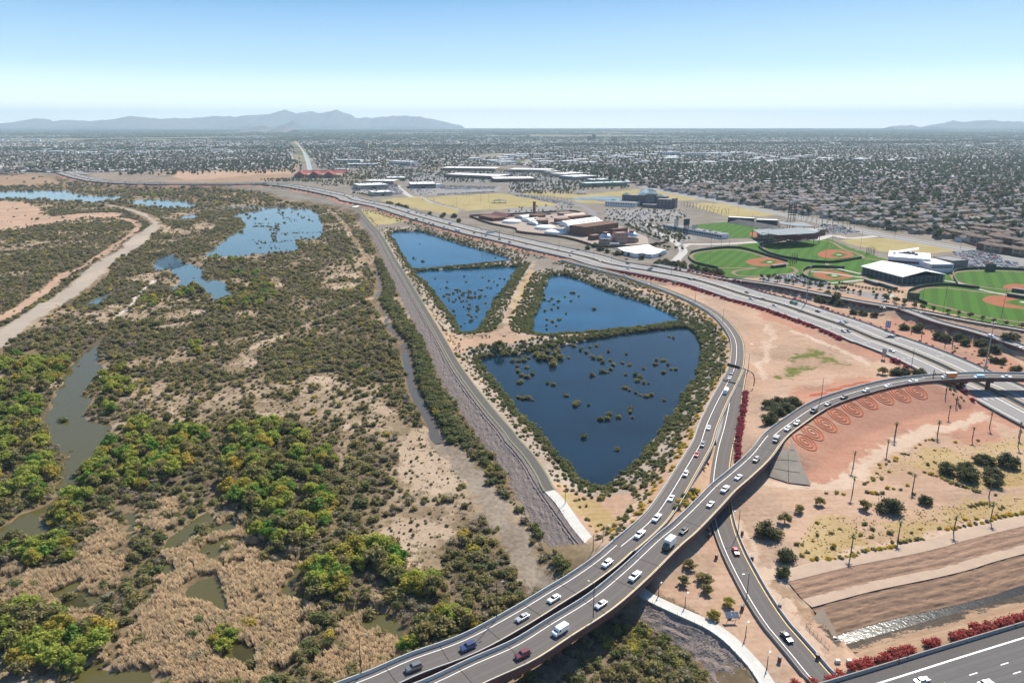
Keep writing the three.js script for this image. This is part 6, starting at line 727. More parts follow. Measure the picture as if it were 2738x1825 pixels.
  const logo = signText([[0, 10, 6, 44, 6], [0, 8, 18, 20, 14], [0, 36, 18, 20, 14], [0, 8, 40, 20, 14], [0, 36, 40, 20, 14], [0, 8, 62, 20, 14], [0, 36, 62, 20, 14]], '#1d3f9c', '#cfd8ee', 64, 88);
  const boardSign = (p, w, h, y0, turn, face, label, back = MAT.metal) => { const g = thing('road_sign', label, 'sign'); g.position.set(p[0], hgt(...p), p[1]); g.rotation.y = turn; for (const s of [-1, 1]) mesh('post', bx(0.18, y0 + h * 0.5, 0.18, s * w * 0.3, (y0 + h * 0.5) / 2, -0.12), MAT.metal, g); mesh('panel', bx(w, h, 0.12, 0, y0 + h / 2, 0), [back, back, back, back, face, back], g); return g; };
  boardSign([283.8,-530.5], 3.4, 5.2, 2.2, -0.5, M(1, 1, 1, 0.6, { map: logo }), 'blue roadside sign with pale emblem squares on two posts'); boardSign([246.4,-460.1], 2.8, 5.8, 1.6, 2.2, MAT.metal, 'grey back of a roadside sign above the magenta bushes');
  // gantries
  const tube = (pts, r) => new THREE.TubeGeometry(new THREE.CatmullRomCurve3(pts.map((v) => new THREE.Vector3(...v)), false, 'centripetal'), 40, r, 8);
  { const a = [127.7,-422.1], b = [142.7,-405], y = 8, g = thing('sign_gantry', 'dark arched sign gantry over the curved ramp', 'gantry'), dx = b[0] - a[0], dz = b[1] - a[1]; g.position.set(a[0], y, a[1]); const L = Math.hypot(dx, dz); g.rotation.y = Math.atan2(-dz, dx); mesh('arch', tube([[0, -1, 0], [0, 5, 0], [1.2, 7.2, 0], [3, 7.7, 0], [L - 4, 7.7, 0], [L - 1.4, 6.6, 0], [L, 3.6, 0], [L, -1, 0]], 0.28), MAT.darkMetal, g); mesh('panel', bx(8.4, 2.1, 0.25, L * 0.38, 8.1, 0.42), MAT.darkMetal, g); }
  { const a = [-39.9,-967.2], b = [-17.1,-987.4], g = thing('sign_gantry', 'white truss sign gantry over the freeway above the brightest pond', 'gantry'), dx = b[0] - a[0], dz = b[1] - a[1], L = Math.hypot(dx, dz); g.position.set(a[0], 8.6, a[1]); g.rotation.y = Math.atan2(-dz, dx); for (const x of [0, L]) mesh('post', cyl(0.35, 0.35, 9.5, x, 0, 0), MAT.darkMetal, g); for (const y of [7.4, 9]) mesh('chord', bx(L, 0.3, 0.3, L / 2, y, 0), MAT.metal, g); for (let k = 0; k < 10; k++) { const d = bx(0.16, 2.2, 0.16); d.rotateZ(k % 2 ? 0.8 : -0.8); d.translate((k + 0.5) * L / 10, 8.2, 0); mesh('brace', d, MAT.metal, g); } mesh('panel', bx(L * 0.42, 3.2, 0.2, L * 0.45, 8.3, 0.4), M(0.55, 0.6, 0.62, 0.6), g); }
  { // culvert at the canal's end
    const g = thing('culvert_headwall', 'concrete culvert headwall with wing walls at the end of the canal', 'culvert'); const wallP = (a, b, c, d) => { const gg = new THREE.BufferGeometry(); gg.setAttribute('position', new THREE.Float32BufferAttribute([...a, ...b, ...c, ...a, ...c, ...d], 3)); gg.setAttribute('uv', new THREE.Float32BufferAttribute([0, 0, 4, 0, 4, 4, 0, 0, 4, 4, 0, 4], 2)); gg.computeVertexNormals(); return gg; };
    const P = [[100.1,6.2,-200.9],[91.2,6.2,-191.4],[103.2,0,-193.6],[94.1,6,-181.5],[108.2,3,-182.7],[98.4,0,-189.6],[99.4,0,-190.7]]; const tanC = M(0.5, 0.39, 0.3, 0.9, { map: grainSoft });
    mesh('wing_wall', wallP(P[0], P[1], P[2], P[2]), tanC, g); mesh('head_wall', wallP(P[1], P[3], [P[3][0], -1, P[3][2]], [P[1][0], -1, P[1][2]]), tanC, g); mesh('wing_wall', wallP(P[3], P[4], [P[4][0], -1, P[4][2]], [P[3][0], -1, P[3][2]]), tanC, g);
    for (const y of [0.5, 1]) { const rail = loft([P[1], P[3]].map((p) => [p[0], p[1] + y, p[2]]), [[-0.05, 0], [0.05, 0.08]]); mesh('rail', rail, MAT.darkMetal, g); } for (let k = 0; k <= 6; k++) mesh('rail_post', bx(0.08, 1.1, 0.08, lerp(P[1][0], P[3][0], k / 6), P[1][1] + 0.5, lerp(P[1][2], P[3][2], k / 6)), MAT.darkMetal, g);
  }
}
console.log('desert done');

// ---------------------------------------------------------------- vehicles; x forward, wheels on y = 0
const PAINT = { white: [0.78, 0.78, 0.76], silver: [0.45, 0.46, 0.47], grey: [0.16, 0.165, 0.17], black: [0.015, 0.016, 0.018], red: [0.42, 0.012, 0.015], maroon: [0.13, 0.01, 0.02], blue: [0.02, 0.04, 0.15], green: [0.02, 0.17, 0.06], gold: [0.3, 0.22, 0.12], sky: [0.3, 0.62, 0.75] };
const paintMat = Object.fromEntries(Object.entries(PAINT).map(([k, c]) => [k, new THREE.MeshPhysicalMaterial({ color: new THREE.Color().setRGB(...c), roughness: 0.32, clearcoat: 0.8, clearcoatRoughness: 0.08, metalness: k === 'silver' || k === 'grey' ? 0.3 : 0 })]));
const lampWhite = M(0.75, 0.76, 0.78, 0.2), lampRed = M(0.4, 0.02, 0.02, 0.3), cargo = M(0.82, 0.82, 0.8, 0.6), orangeBox = M(0.62, 0.22, 0.05, 0.7), blackTrim = M(0.03, 0.03, 0.032, 0.7);
function side(pts, w, bevel = 0.12) { const s = new THREE.Shape(pts.map((p) => new THREE.Vector2(...p))), g = new THREE.ExtrudeGeometry(s, { depth: w - 2 * bevel, bevelEnabled: true, bevelThickness: bevel, bevelSize: bevel * 0.6, bevelSegments: 2, steps: 1 }); g.translate(0, 0, -(w - 2 * bevel) / 2); return g; }
const quadG = (a, b, c, d) => { const g = new THREE.BufferGeometry(); g.setAttribute('position', new THREE.Float32BufferAttribute([...a, ...b, ...c, ...a, ...c, ...d], 3)); g.setAttribute('uv', new THREE.Float32BufferAttribute([0, 0, 1, 0, 1, 1, 0, 0, 1, 1, 0, 1], 2)); g.computeVertexNormals(); return g; };
// greenhouse: lower and upper outlines [x front, x rear], half widths and heights
const cabin = ({ x0, x1, X0, X1, y0, y1, w, W }) => { const v = [[x0, y0, w], [x1, y0, w], [X1, y1, W], [X0, y1, W]], L = v, R = v.map((p) => [p[0], p[1], -p[2]]); return merge([quadG(...L), quadG(...R.slice().reverse()), quadG(L[0], L[3], R[3], R[0]), quadG(L[1], R[1], R[2], L[2]), quadG(L[3], L[2], R[2], R[3])]); };
const WHEEL = (() => { const g = new THREE.CylinderGeometry(0.34, 0.34, 0.22, 14); g.rotateX(Math.PI / 2); return g; })(), HUB = (() => { const g = new THREE.CylinderGeometry(0.19, 0.19, 0.24, 10); g.rotateX(Math.PI / 2); return g; })();
const inset = (a, b, c, d, k = 0.1, out = 0.02) => { const m = [0, 1, 2].map((i) => (a[i] + b[i] + c[i] + d[i]) / 4), n = new THREE.Vector3(...b).sub(new THREE.Vector3(...a)).cross(new THREE.Vector3(...d).sub(new THREE.Vector3(...a))).normalize(); const o = new THREE.Vector3(m[0], m[1] - 0.9, m[2]); if (n.dot(o) < 0) n.negate(); const s = [n.x, n.y, n.z]; return quadG(...[a, b, c, d].map((p) => p.map((v, i) => lerp(v, m[i], k) + s[i] * out))); };
const KIT = {};
const KINDSOF = {
  sedan: { body: [[-2.3, 0.35], [2.25, 0.35], [2.3, 0.62], [2.1, 0.82], [0.95, 0.95], [-1.55, 0.98], [-2.25, 0.92], [-2.32, 0.6]], cab: { x0: 1.0, x1: -1.75, X0: 0.15, X1: -1.05, y0: 0.93, y1: 1.44, w: 0.8, W: 0.62 }, w: 1.82, ax: [1.4, -1.4] },
  suv: { body: [[-2.3, 0.42], [2.25, 0.42], [2.32, 0.75], [2.15, 1.02], [1.05, 1.12], [-2.25, 1.12], [-2.35, 0.7]], cab: { x0: 1.1, x1: -2.25, X0: 0.45, X1: -2.0, y0: 1.1, y1: 1.74, w: 0.86, W: 0.7 }, w: 1.95, ax: [1.42, -1.42] },
  pickup: { body: [[-2.85, 0.5], [2.7, 0.5], [2.78, 0.8], [2.62, 1.12], [1.4, 1.2], [-0.75, 1.2], [-0.75, 1.2], [-2.85, 1.2]], cab: { x0: 1.45, x1: -0.75, X0: 0.75, X1: -0.55, y0: 1.17, y1: 1.86, w: 0.9, W: 0.72 }, w: 2.0, ax: [1.8, -1.75], bed: true },
  van: { body: [[-2.75, 0.45], [2.6, 0.45], [2.72, 0.8], [2.5, 1.15], [1.75, 1.3], [1.2, 2.1], [0.9, 2.2], [-2.7, 2.2], [-2.8, 0.8]], cab: null, w: 2.05, ax: [1.75, -1.7], vanGlass: true },
};
for (const [k, d] of Object.entries(KINDSOF)) {
  const parts = { body: d.cab ? merge([side(d.body, d.w), cabin(d.cab)]) : side(d.body, d.w) };
  if (d.cab) { const c = d.cab, L = [[c.x0, c.y0, c.w], [c.x1, c.y0, c.w], [c.X1, c.y1, c.W], [c.X0, c.y1, c.W]], R = L.map((p) => [p[0], p[1], -p[2]]); parts.windshield = inset(L[0], R[0], R[3], L[3], 0.08); parts.rear_window = inset(L[1], L[2], R[2], R[1], 0.12); parts.sideL = inset(...L, 0.13); parts.sideR = inset(...R, 0.13); }
  if (d.vanGlass) { parts.windshield = quadG([1.78, 1.33, 0.85], [1.78, 1.33, -0.85], [1.24, 2.06, -0.8], [1.24, 2.06, 0.8]); parts.windshield.translate(0.03, 0.03, 0); parts.sideL = quadG([1.5, 1.35, 1.04], [0.6, 1.35, 1.04], [0.6, 1.95, 1.04], [1.15, 1.95, 1.04]); parts.sideR = quadG([1.5, 1.35, -1.04], [0.6, 1.35, -1.04], [0.6, 1.95, -1.04], [1.15, 1.95, -1.04]); }
  if (d.bed) parts.bed = bx(1.9, 0.06, 1.6, -1.75, 1.2, 0);
  KIT[k] = parts;
}
function addWheels(g, axles, half) { for (const x of axles) for (const s of [-1, 1]) { const w = mesh('wheel', WHEEL, MAT.tyre, g); w.position.set(x, 0.34, s * half); const h = mesh('rim', HUB, MAT.metal, w); } }
function vehicle(kind, color, label, group) {
  const g = thing({ sedan: 'sedan_car', suv: 'sport_utility_car', pickup: 'pickup_truck', van: 'cargo_van' }[kind], label, { sedan: 'car', suv: 'car', pickup: 'truck', van: 'van' }[kind], group), K = KIT[kind], d = KINDSOF[kind];
  mesh('body', K.body, paintMat[color], g);
  for (const [n, p] of [['windshield', 'windshield'], ['rear_window', 'rear_window'], ['side_window', 'sideL'], ['side_window', 'sideR']]) if (K[p]) mesh(n, K[p], MAT.glass, g);
  if (K.bed) mesh('truck_bed', K.bed, blackTrim, g);
  addWheels(g, d.ax, d.w / 2 - 0.1);
  const f = Math.max(...d.body.map((p) => p[0])), r = Math.min(...d.body.map((p) => p[0]));
  for (const s of [-1, 1]) { mesh('headlight', bx(0.12, 0.16, 0.36, f + 0.03, 0.78, s * (d.w / 2 - 0.3)), lampWhite, g); mesh('taillight', bx(0.1, 0.2, 0.26, r - 0.03, 0.86, s * (d.w / 2 - 0.24)), lampRed, g); }
  return g;
}
function boxTruck(label, boxMat, cabMat, len = 7.2, name = 'box_truck') {
  const g = thing(name, label, 'truck');
  mesh('chassis', bx(len, 0.3, 1.0, 0, 0.7, 0), blackTrim, g); mesh('cargo_box', bx(len - 2.1, 2.5, 2.4, -1.05, 2.15, 0), boxMat, g);
  mesh('roof_panel', bx(len - 2.2, 0.06, 2.3, -1.05, 3.43, 0), cargo, g);
  mesh('cab', side([[len / 2 - 1.9, 0.5], [len / 2, 0.5], [len / 2, 1.25], [len / 2 - 0.7, 1.4], [len / 2 - 1.1, 2.3], [len / 2 - 1.9, 2.35]], 2.1), cabMat, g);
  const x = len / 2; mesh('windshield', quadG([x - 0.66, 1.42, 0.9], [x - 0.66, 1.42, -0.9], [x - 1.02, 2.24, -0.85], [x - 1.02, 2.24, 0.85]), MAT.glass, g); for (const s of [-1, 1]) mesh('side_window', quadG([x - 0.9, 1.45, s * 1.07], [x - 1.75, 1.45, s * 1.07], [x - 1.75, 2.15, s * 1.07], [x - 1.2, 2.15, s * 1.07]), MAT.glass, g);
  addWheels(g, [x - 1, -x + 1.6], 1); return g;
}
function semi(label, boxMat, cabMat) { const g = boxTruck(label, boxMat, cabMat, 15.5, 'semi_truck'); addWheels(g, [-5.2, 4.2], 1.05); return g; }
const flatTruck = (label, color, tank) => { const g = thing('flatbed_truck', label, 'truck'); mesh('chassis', bx(8, 0.3, 1, 0, 0.75, 0), blackTrim, g); mesh('cab', side([[2, 0.5], [4, 0.5], [4, 1.3], [3.3, 1.5], [3, 2.4], [2, 2.4]], 2.1), paintMat[color], g); mesh('windshield', quadG([3.36, 1.52, 0.9], [3.36, 1.52, -0.9], [3.06, 2.34, -0.85], [3.06, 2.34, 0.85]), MAT.glass, g); mesh('bed', bx(5.6, 0.5, 2.3, -1.1, 1.15, 0), paintMat[tank], g); mesh('load', side([[-3.4, 1.4], [1.3, 1.4], [1.1, 2.1], [-3, 2.2]], 1.9), paintMat[tank], g); addWheels(g, [3, -1.6, -2.8], 1); return g; };
// put a vehicle on a road: nearest centre line gives its heading
function drive(g, [x, z], line, { flip = false, both = false } = {}) {
  let b = 0, d = 1e18; line.forEach((p, i) => { const e = (p[0] - x) ** 2 + (p[2] - z) ** 2; if (e < d) { d = e; b = i; } });
  const a = line[Math.max(0, b - 1)], c = line[Math.min(line.length - 1, b + 1)], tx = c[0] - a[0], tz = c[2] - a[2], sd = (tx * (z - line[b][2]) - tz * (x - line[b][0])) > 0 ? 1 : -1;
  let s = flip ? -1 : 1; if (both) s = sd; g.position.set(x, line[b][1] + 0.02, z); g.rotation.y = Math.atan2(-tz * s, tx * s); return g;
}
{
  const put = (line, opt, where, list) => list.forEach(([kind, color, p, extra]) => { const word = { sedan: 'sedan', suv: 'sport utility car', pickup: 'pickup truck', van: 'van' }[kind]; const c = { sky: 'pale blue', grey: 'dark grey' }[color] ?? color; drive(vehicle(kind, color, `${c} ${word} ${extra ? extra + ' ' : ''}${where}`, `${c} ${word}s ${where}`), p, line, opt); });
  put(RAMP, {}, 'on the ramp beside the ponds', [['suv', 'grey', [89.7,-315.2]], ['sedan', 'red', [84.4,-304.3]], ['suv', 'silver', [74.6,-284]], ['sedan', 'white', [63.8,-262.1]], ['sedan', 'white', [98.1,-336.3]], ['sedan', 'white', [131,-414.3]], ['sedan', 'grey', [134.8,-423.4]], ['suv', 'grey', [114,-722.7]], ['sedan', 'white', [130.6,-685.9]], ['sedan', 'white', [90.2,-756.4]]]);
  put(RAMP, {}, 'crossing the ramp bridge', [['pickup', 'white', [54.8,-245.6], 'with a black bed'], ['pickup', 'white', [46.3,-233.4], 'with a plain bed'], ['suv', 'white', [32.2,-215.2]], ['sedan', 'white', [13.1,-196.2]], ['sedan', 'silver', [3.1,-187]], ['suv', 'grey', [-26.9,-165.9]], ['suv', 'blue', [-12.5,-174.2]]]);
  drive(flatTruck('white tow truck with a rusty load on the ramp', 'white', 'white'), [121.9,-389.9], RAMP);
  put(FLYOVER, {}, 'crossing the flyover bridge', [['suv', 'grey', [107.8,-293.5]], ['sedan', 'white', [95.1,-277.2]], ['pickup', 'white', [86.5,-266.6], 'behind a white sedan'], ['sedan', 'silver', [77.5,-254.8]], ['sedan', 'black', [62.8,-235.8]], ['pickup', 'white', [40.4,-207.8], 'alone in its lane'], ['sedan', 'silver', [27.5,-193.3], 'with a dark roof'], ['van', 'white', [14.1,-180.9]], ['suv', 'maroon', [3,-171]]]);
  drive(boxTruck('white box truck with a black cab on the flyover bridge', cargo, paintMat.black, 6.8), [55.3,-226], FLYOVER);
  put(FLYOVER, {}, 'on the flyover above the spirals', [['van', 'grey', [123.7,-314]], ['suv', 'white', [133.7,-326.7]], ['suv', 'silver', [140.7,-333.5]], ['van', 'black', [155.2,-348.9]], ['sedan', 'grey', [166.3,-358.1]], ['suv', 'black', [178.5,-366.9]], ['suv', 'white', [195,-377], 'ahead'], ['sedan', 'white', [210.7,-384.4]], ['pickup', 'white', [228.2,-391.3]]]);
  put(FLYOVER, {}, 'on the flyover over the freeway', [['van', 'sky', [269.6,-397.6]], ['pickup', 'white', [285.6,-397.8]]]);
  drive(boxTruck('white moving truck with an orange-striped box on the flyover', orangeBox, paintMat.white, 8.6), [252.6,-397.9], FLYOVER);
  put(LOWER, {}, 'on the lower road', [['sedan', 'red', [81.2,-231.7]], ['sedan', 'black', [83,-185.5]]]);
  put(SOUTH_FREEWAY, {}, 'on the dark lower freeway', [['sedan', 'silver', [112.8,-165.5]], ['sedan', 'white', [129.6,-164.5]]]);
  put(FREEWAY, { both: true }, 'on the freeway beside the magenta bushes', [['sedan', 'black', [212.4,-629.7]], ['sedan', 'maroon', [221.7,-628.7]], ['sedan', 'white', [223.8,-604.3]], ['sedan', 'white', [233,-606.1]], ['sedan', 'black', [253.1,-585.5]], ['pickup', 'white', [257,-549.1]], ['sedan', 'grey', [261.2,-551.8]], ['suv', 'white', [248.3,-525]], ['sedan', 'black', [252,-525.4]], ['suv', 'silver', [276.6,-510.8]], ['sedan', 'silver', [259.4,-475.1]], ['sedan', 'white', [124.9,-771.7]], ['sedan', 'grey', [148.2,-765.9]], ['suv', 'grey', [144.4,-756.6]], ['suv', 'grey', [157.9,-694.3]], ['sedan', 'black', [176.8,-710.8]], ['sedan', 'grey', [180.7,-710.8]], ['sedan', 'white', [176.1,-671.9]], ['sedan', 'gold', [215.6,-654.5]], ['sedan', 'white', [211.5,-628.4]]]);
  drive(flatTruck('green and yellow dump truck on the freeway', 'green', 'green'), [242.9,-611.5], FREEWAY, { both: true });
  drive(semi('white flatbed semi truck emerging from below the flyover', paintMat.black, paintMat.white), [262.1,-404.7], FREEWAY, { both: true });
  put(FRONTAGE, {}, 'on the frontage ramp above the wall', [['sedan', 'grey', [303.4,-579.7]], ['van', 'white', [337.9,-492.8]], ['sedan', 'white', [341.7,-469.9]]]);
  const far = [[38.7,-847.7],[67.6,-839.3],[72.4,-866.6],[79.9,-878.8],[89.3,-864.9],[97.4,-803.7],[128.9,-814.3],[127.1,-792.7],[123.4,-763.3],[-2.9,-938.5],[18.5,-923.8],[54.3,-877.9],[-331.5,-1541.7],[-289.7,-1477],[-265.6,-1425.8],[-258.6,-1431.9],[-277.6,-1379],[-265.4,-1362.3],[-246.5,-1329.9],[-229,-1288.9],[-212.7,-1264.6],[-225.9,-1356.8],[-213.8,-1351.3],[-196.2,-1236.5],[-190.8,-1236.5],[-178.6,-1222.9],[-164,-1264.6],[-155.1,-1250.4],[-143.2,-1222.9],[-133.1,-1218.4],[-140.5,-1163.1],[-135.2,-1139.1],[-128.3,-1135.2],[-100.6,-1086.8],[-93.3,-1069.2],[-52.9,-1022.8],[-35.7,-994.9],[-43.5,-1058.9],[-22.6,-1038.9],[-16.3,-962.8],[-315.8,-1523.7],[-278.4,-1457.9]]; const fc = ['black', 'grey', 'white', 'grey', 'black', 'silver', 'white', 'black'];
  far.forEach((p, i) => { const c = fc[(i * 5 + (i >> 2)) % 8], k = i % 3 ? 'sedan' : 'suv'; drive(vehicle(k, c, `${c === 'grey' ? 'dark grey' : c} ${k === 'suv' ? 'sport utility car' : 'sedan'} on the freeway beyond the ponds`, `${c} ${k} cars on the freeway beyond the ponds`), p, FREEWAY, { both: true }); });
  drive(semi('white semi trailer truck on the freeway above the brightest pond', cargo, paintMat.white), [-77.5,-1044.6], FREEWAY, { both: true }); drive(boxTruck('white box truck on the city side of the freeway', cargo, paintMat.white, 8), [-95.2,-1126.7], FREEWAY, { both: true }); drive(boxTruck('pale blue truck on the city side of the freeway', M(0.5, 0.6, 0.68, 0.6), paintMat.white, 8), [-179,-1273.7], FREEWAY, { both: true }); drive(boxTruck('maroon truck on the pond side of the freeway', paintMat.maroon, paintMat.maroon, 8), [-152.7,-1170.5], FREEWAY, { both: true }); drive(vehicle('pickup', 'maroon', 'maroon pickup truck on the freeway above the brightest pond'), [-120.3,-1115.4], FREEWAY, { both: true });
  const west = []; FREEWAY.forEach((p, i) => { if (p[2] < -1560 && i % 5 === 0) west.push([p, (i % 2 ? 1 : -1) * (8 + (i % 3) * 3.6)]); });
  west.forEach(([p, u], i) => { const q = FREEWAY[Math.min(FREEWAY.length - 1, FREEWAY.indexOf(p) + 1)], L = Math.hypot(q[0] - p[0], q[2] - p[2]) || 1; drive(vehicle(i % 3 ? 'sedan' : 'suv', fc[i % 8], `${fc[i % 8]} car on the far bend of the freeway over the river`, `${fc[i % 8]} cars on the far bend of the freeway`), [p[0] - ((q[2] - p[2]) / L) * u, p[2] + ((q[0] - p[0]) / L) * u], FREEWAY, { both: true }); });
}
console.log('cars done');

// ---------------------------------------------------------------- buildings
const PLAIN = 6;
const BM = { white: M(0.74, 0.73, 0.7, 0.7), roof: M(0.78, 0.77, 0.74, 0.7, { map: grainSoft }), tan: M(0.44, 0.34, 0.26, 0.85), brick: M(0.21, 0.12, 0.085, 0.85), maroon: M(0.17, 0.035, 0.035, 0.6), teal: M(0.15, 0.22, 0.21, 0.6), glass: M(0.03, 0.05, 0.06, 0.12), blueGlass: M(0.035, 0.07, 0.1, 0.1), grey: M(0.3, 0.29, 0.29, 0.8), violet: M(0.24, 0.21, 0.22, 0.8), dark: M(0.06, 0.055, 0.055, 0.7), silver: M(0.62, 0.64, 0.66, 0.3, { metalness: 0.7 }), cream: M(0.6, 0.53, 0.43, 0.8), redRoof: M(0.34, 0.1, 0.08, 0.85), brownRoof: M(0.17, 0.13, 0.11, 0.85), navy: M(0.035, 0.06, 0.07, 0.6), green: M(0.03, 0.06, 0.045, 0.7), pinkWall: M(0.5, 0.33, 0.27, 0.85) };
// local frame of a front edge: x along it, z away from the viewer
function frame(name, label, category, [a, b], group) { const g = thing(name, label, category, group); g.position.set(a[0], PLAIN, a[1]); g.rotation.y = Math.atan2(-(b[1] - a[1]), b[0] - a[0]); g.userData.w = 0; delete g.userData.w; return [g, Math.hypot(b[0] - a[0], b[1] - a[1])]; }
const gable = (w, d, h, over = 0.4, along = 'x') => { // ridge along x
  const s = new THREE.Shape([[-over, 0], [d / 2, h], [d + over, 0]].map((p) => new THREE.Vector2(...p))), g = new THREE.ExtrudeGeometry(s, { depth: w + 2 * over, bevelEnabled: false }); g.rotateY(Math.PI / 2); g.translate(-over, 0, 0); if (along === 'z') { g.rotateY(Math.PI / 2); g.scale(1, 1, 1); } return g; };
const WIN = new THREE.BoxGeometry(1, 1, 0.16);
const addWindows = (g, w, n, floors, h, y0, m = BM.glass, sw = 0.55, sh = 0.5) => { const fh = (h - y0) / floors; for (let f = 0; f < floors; f++) for (let i = 0; i < n; i++) { const q = mesh('window', WIN, m, g); q.scale.set((w / n) * sw, fh * sh, 1); q.position.set((i + 0.5) * (w / n), y0 + (f + 0.5) * fh, 0.05); } };
// flat-roofed block; its local z runs away from the viewer (negative)
function block(name, label, category, edge, d, h, { wall = BM.cream, roof = BM.roof, band, win, group, parapet = true, door } = {}) {
  const [g, w] = frame(name, label, category, edge, group);
  mesh('wall', bx(w, h, d, w / 2, h / 2, -d / 2), wall, g); mesh('roof', bx(w - 0.8, 0.3, d - 0.8, w / 2, h + 0.14, -d / 2), roof, g);
  if (parapet) { const p = 0.6; for (const [W, D, X, Z] of [[w, 0.4, w / 2, -0.2], [w, 0.4, w / 2, -d + 0.2], [0.4, d - 0.8, 0.2, -d / 2], [0.4, d - 0.8, w - 0.2, -d / 2]]) mesh('parapet', bx(W, p, D, X, h + p / 2, Z), wall, g); }
  if (band) mesh('awning', bx(w * 0.9, h * 0.3, 0.5, w / 2, h * 0.72, 0.28), band, g);
  if (win) addWindows(g, w, ...win); if (door) mesh('entrance', bx(w * 0.16, h * 0.5, 0.4, w * 0.5, h * 0.25, 0.22), BM.glass, g);
  if (w * d > 900) for (let k = 0; k < 5; k++) mesh('roof_unit', bx(2.6, 1.4, 2.2, w * rr(0.1, 0.9), h + 1, -d * rr(0.15, 0.85)), BM.grey, g);
  return g;
}
reseed(61);
{ // shops and offices beyond the freeway
  const shop = (edge, d, h, label, o) => block('shop_building', label, 'building', edge, d, h, o);
  shop([[-365.8,-1778.2],[-300.4,-1807.6]], 70, 9, 'long shop with a dark teal front in the crowded car park', { band: BM.teal, wall: BM.cream, door: true }); shop([[-384.8,-1944],[-308.6,-1935.4]], 60, 8, 'pale-roofed shop behind the teal-fronted shop', { wall: BM.tan }); shop([[-301,-1604.7],[-261.2,-1622.7]], 45, 8, 'smaller teal-fronted shop beside the freeway', { band: BM.teal, door: true }); shop([[-265.1,-1647.3],[-257.2,-1656.7]], 30, 5, 'low white annex beside the smaller shop', { wall: BM.white });
  shop([[-247.4,-1803.9],[-185.9,-1815.1]], 75, 10, 'wide dark-fronted store with a white roof above the tan lawn', { wall: BM.grey, band: BM.dark, door: true }); shop([[-186.4,-1822.7],[-170.2,-1849.6]], 60, 8, 'white side wing of the dark-fronted store', { wall: BM.white }); shop([[-343.6,-2057.7],[-296.1,-2067.4]], 50, 8, 'shop with a white roof among palm trees', { band: BM.teal });
  shop([[-241.3,-2521.3],[-55.3,-2484.4]], 90, 9, 'longest arcade shop row at the edge of the houses', { wall: BM.tan, band: BM.dark }); shop([[-200.7,-2194.5],[-40.6,-2103.4]], 80, 9, 'shop row facing the middle car park', { wall: BM.brick, band: BM.teal }); shop([[-48.3,-2003.3],[63.9,-2019.3]], 80, 9, 'brick-fronted store with a broad white roof', { wall: BM.brick }); shop([[-11,-2436.8],[119,-2402.3]], 80, 9, 'pale shop row on the city edge', { wall: BM.cream, band: BM.teal }); shop([[120.6,-2293.8],[157.1,-2325.3]], 40, 10, 'small tan store between pale shop rows', { wall: BM.tan }); shop([[153.1,-2213.7],[226.4,-2283.5]], 60, 8, 'white-roofed shop row near the tan lawn', { wall: BM.cream }); shop([[175.1,-2077.4],[246.7,-2129.9]], 70, 9, 'white-roofed store with a grey front near the lake', { wall: BM.grey }); shop([[211.8,-1979.7],[261.5,-1995.4]], 40, 8, 'low teal shop near the lake', { wall: BM.teal }); shop([[183.5,-1842.2],[292.6,-1883.6]], 40, 9, 'long teal-roofed hall beside the orange trees of the park', { wall: BM.teal, roof: M(0.4, 0.55, 0.5, 0.6) });
  const office = (edge, d, h, f, label) => block('office_building', label, 'building', edge, d, h, { wall: BM.white, win: [Math.max(6, Math.round(Math.hypot(edge[1][0] - edge[0][0], edge[1][1] - edge[0][1]) / 7)), f, h, 1, BM.blueGlass, 0.86, 0.62] });
  office([[-467.6,-2844.5],[-380.4,-2797.8]], 50, 16, 3, 'three-storey blue glass office block with white bands'); office([[-717.2,-3029.7],[-609.5,-3011.9]], 40, 13, 2, 'long blue glass office beside the canal road'); office([[-605.2,-2752.6],[-496.5,-2767.5]], 40, 10, 2, 'low blue glass office row in front of another'); block('office_building', 'low white office beside palm trees', 'building', [[-589.1,-2496.5],[-549.8,-2496.5]], 30, 7, { wall: BM.white, win: [10, 1, 7, 1, BM.glass, 0.7, 0.5] });
  { const [g, w] = frame('red_roofed_store', 'huge lodge-like store with red gabled roofs behind the freeway', 'building', [[-637.4,-2175.7],[-508.2,-2175.7]]); mesh('wall', bx(w, 9, 70, w / 2, 4.5, -35), BM.tan, g); const r1 = gable(w, 70, 7); r1.translate(0, 9, -70); mesh('roof', r1, BM.redRoof, g); for (let k = 0; k < 3; k++) { const gw = 26, x = w * (0.16 + k * 0.33) - gw / 2; mesh('wing', bx(gw, 10, 14, x + gw / 2, 5, 6), BM.brick, g); const r = new THREE.ExtrudeGeometry(new THREE.Shape([[-1, 0], [gw / 2, 9], [gw + 1, 0]].map((p) => new THREE.Vector2(...p))), { depth: 40, bevelEnabled: false }); r.translate(x, 10, -27); mesh('roof', r, BM.redRoof, g); mesh('entrance', bx(8, 6, 0.5, x + gw / 2, 3, 13.2), BM.glass, g); } for (let k = 0; k < 3; k++) { const d = gable(16, 12, 4); d.translate(w * (0.3 + 0.22 * k), 15, -52); mesh('dormer', d, BM.redRoof, g); } }
  { const [g, w] = frame('tower_block', 'lone tan ribbed tower block rising out of distant trees', 'building', [[-1010.3,-4858.6],[-927.2,-4858.6]]); mesh('wall', bx(w, 34, 30, w / 2, 17, -15), BM.tan, g); for (let k = 0; k < 12; k++) mesh('fin', bx(2.2, 33, 2, (k + 0.5) * w / 12, 17, 1), BM.cream, g); mesh('roof', bx(w * 0.4, 8, 14, w * 0.4, 38, -15), BM.tan, g); }
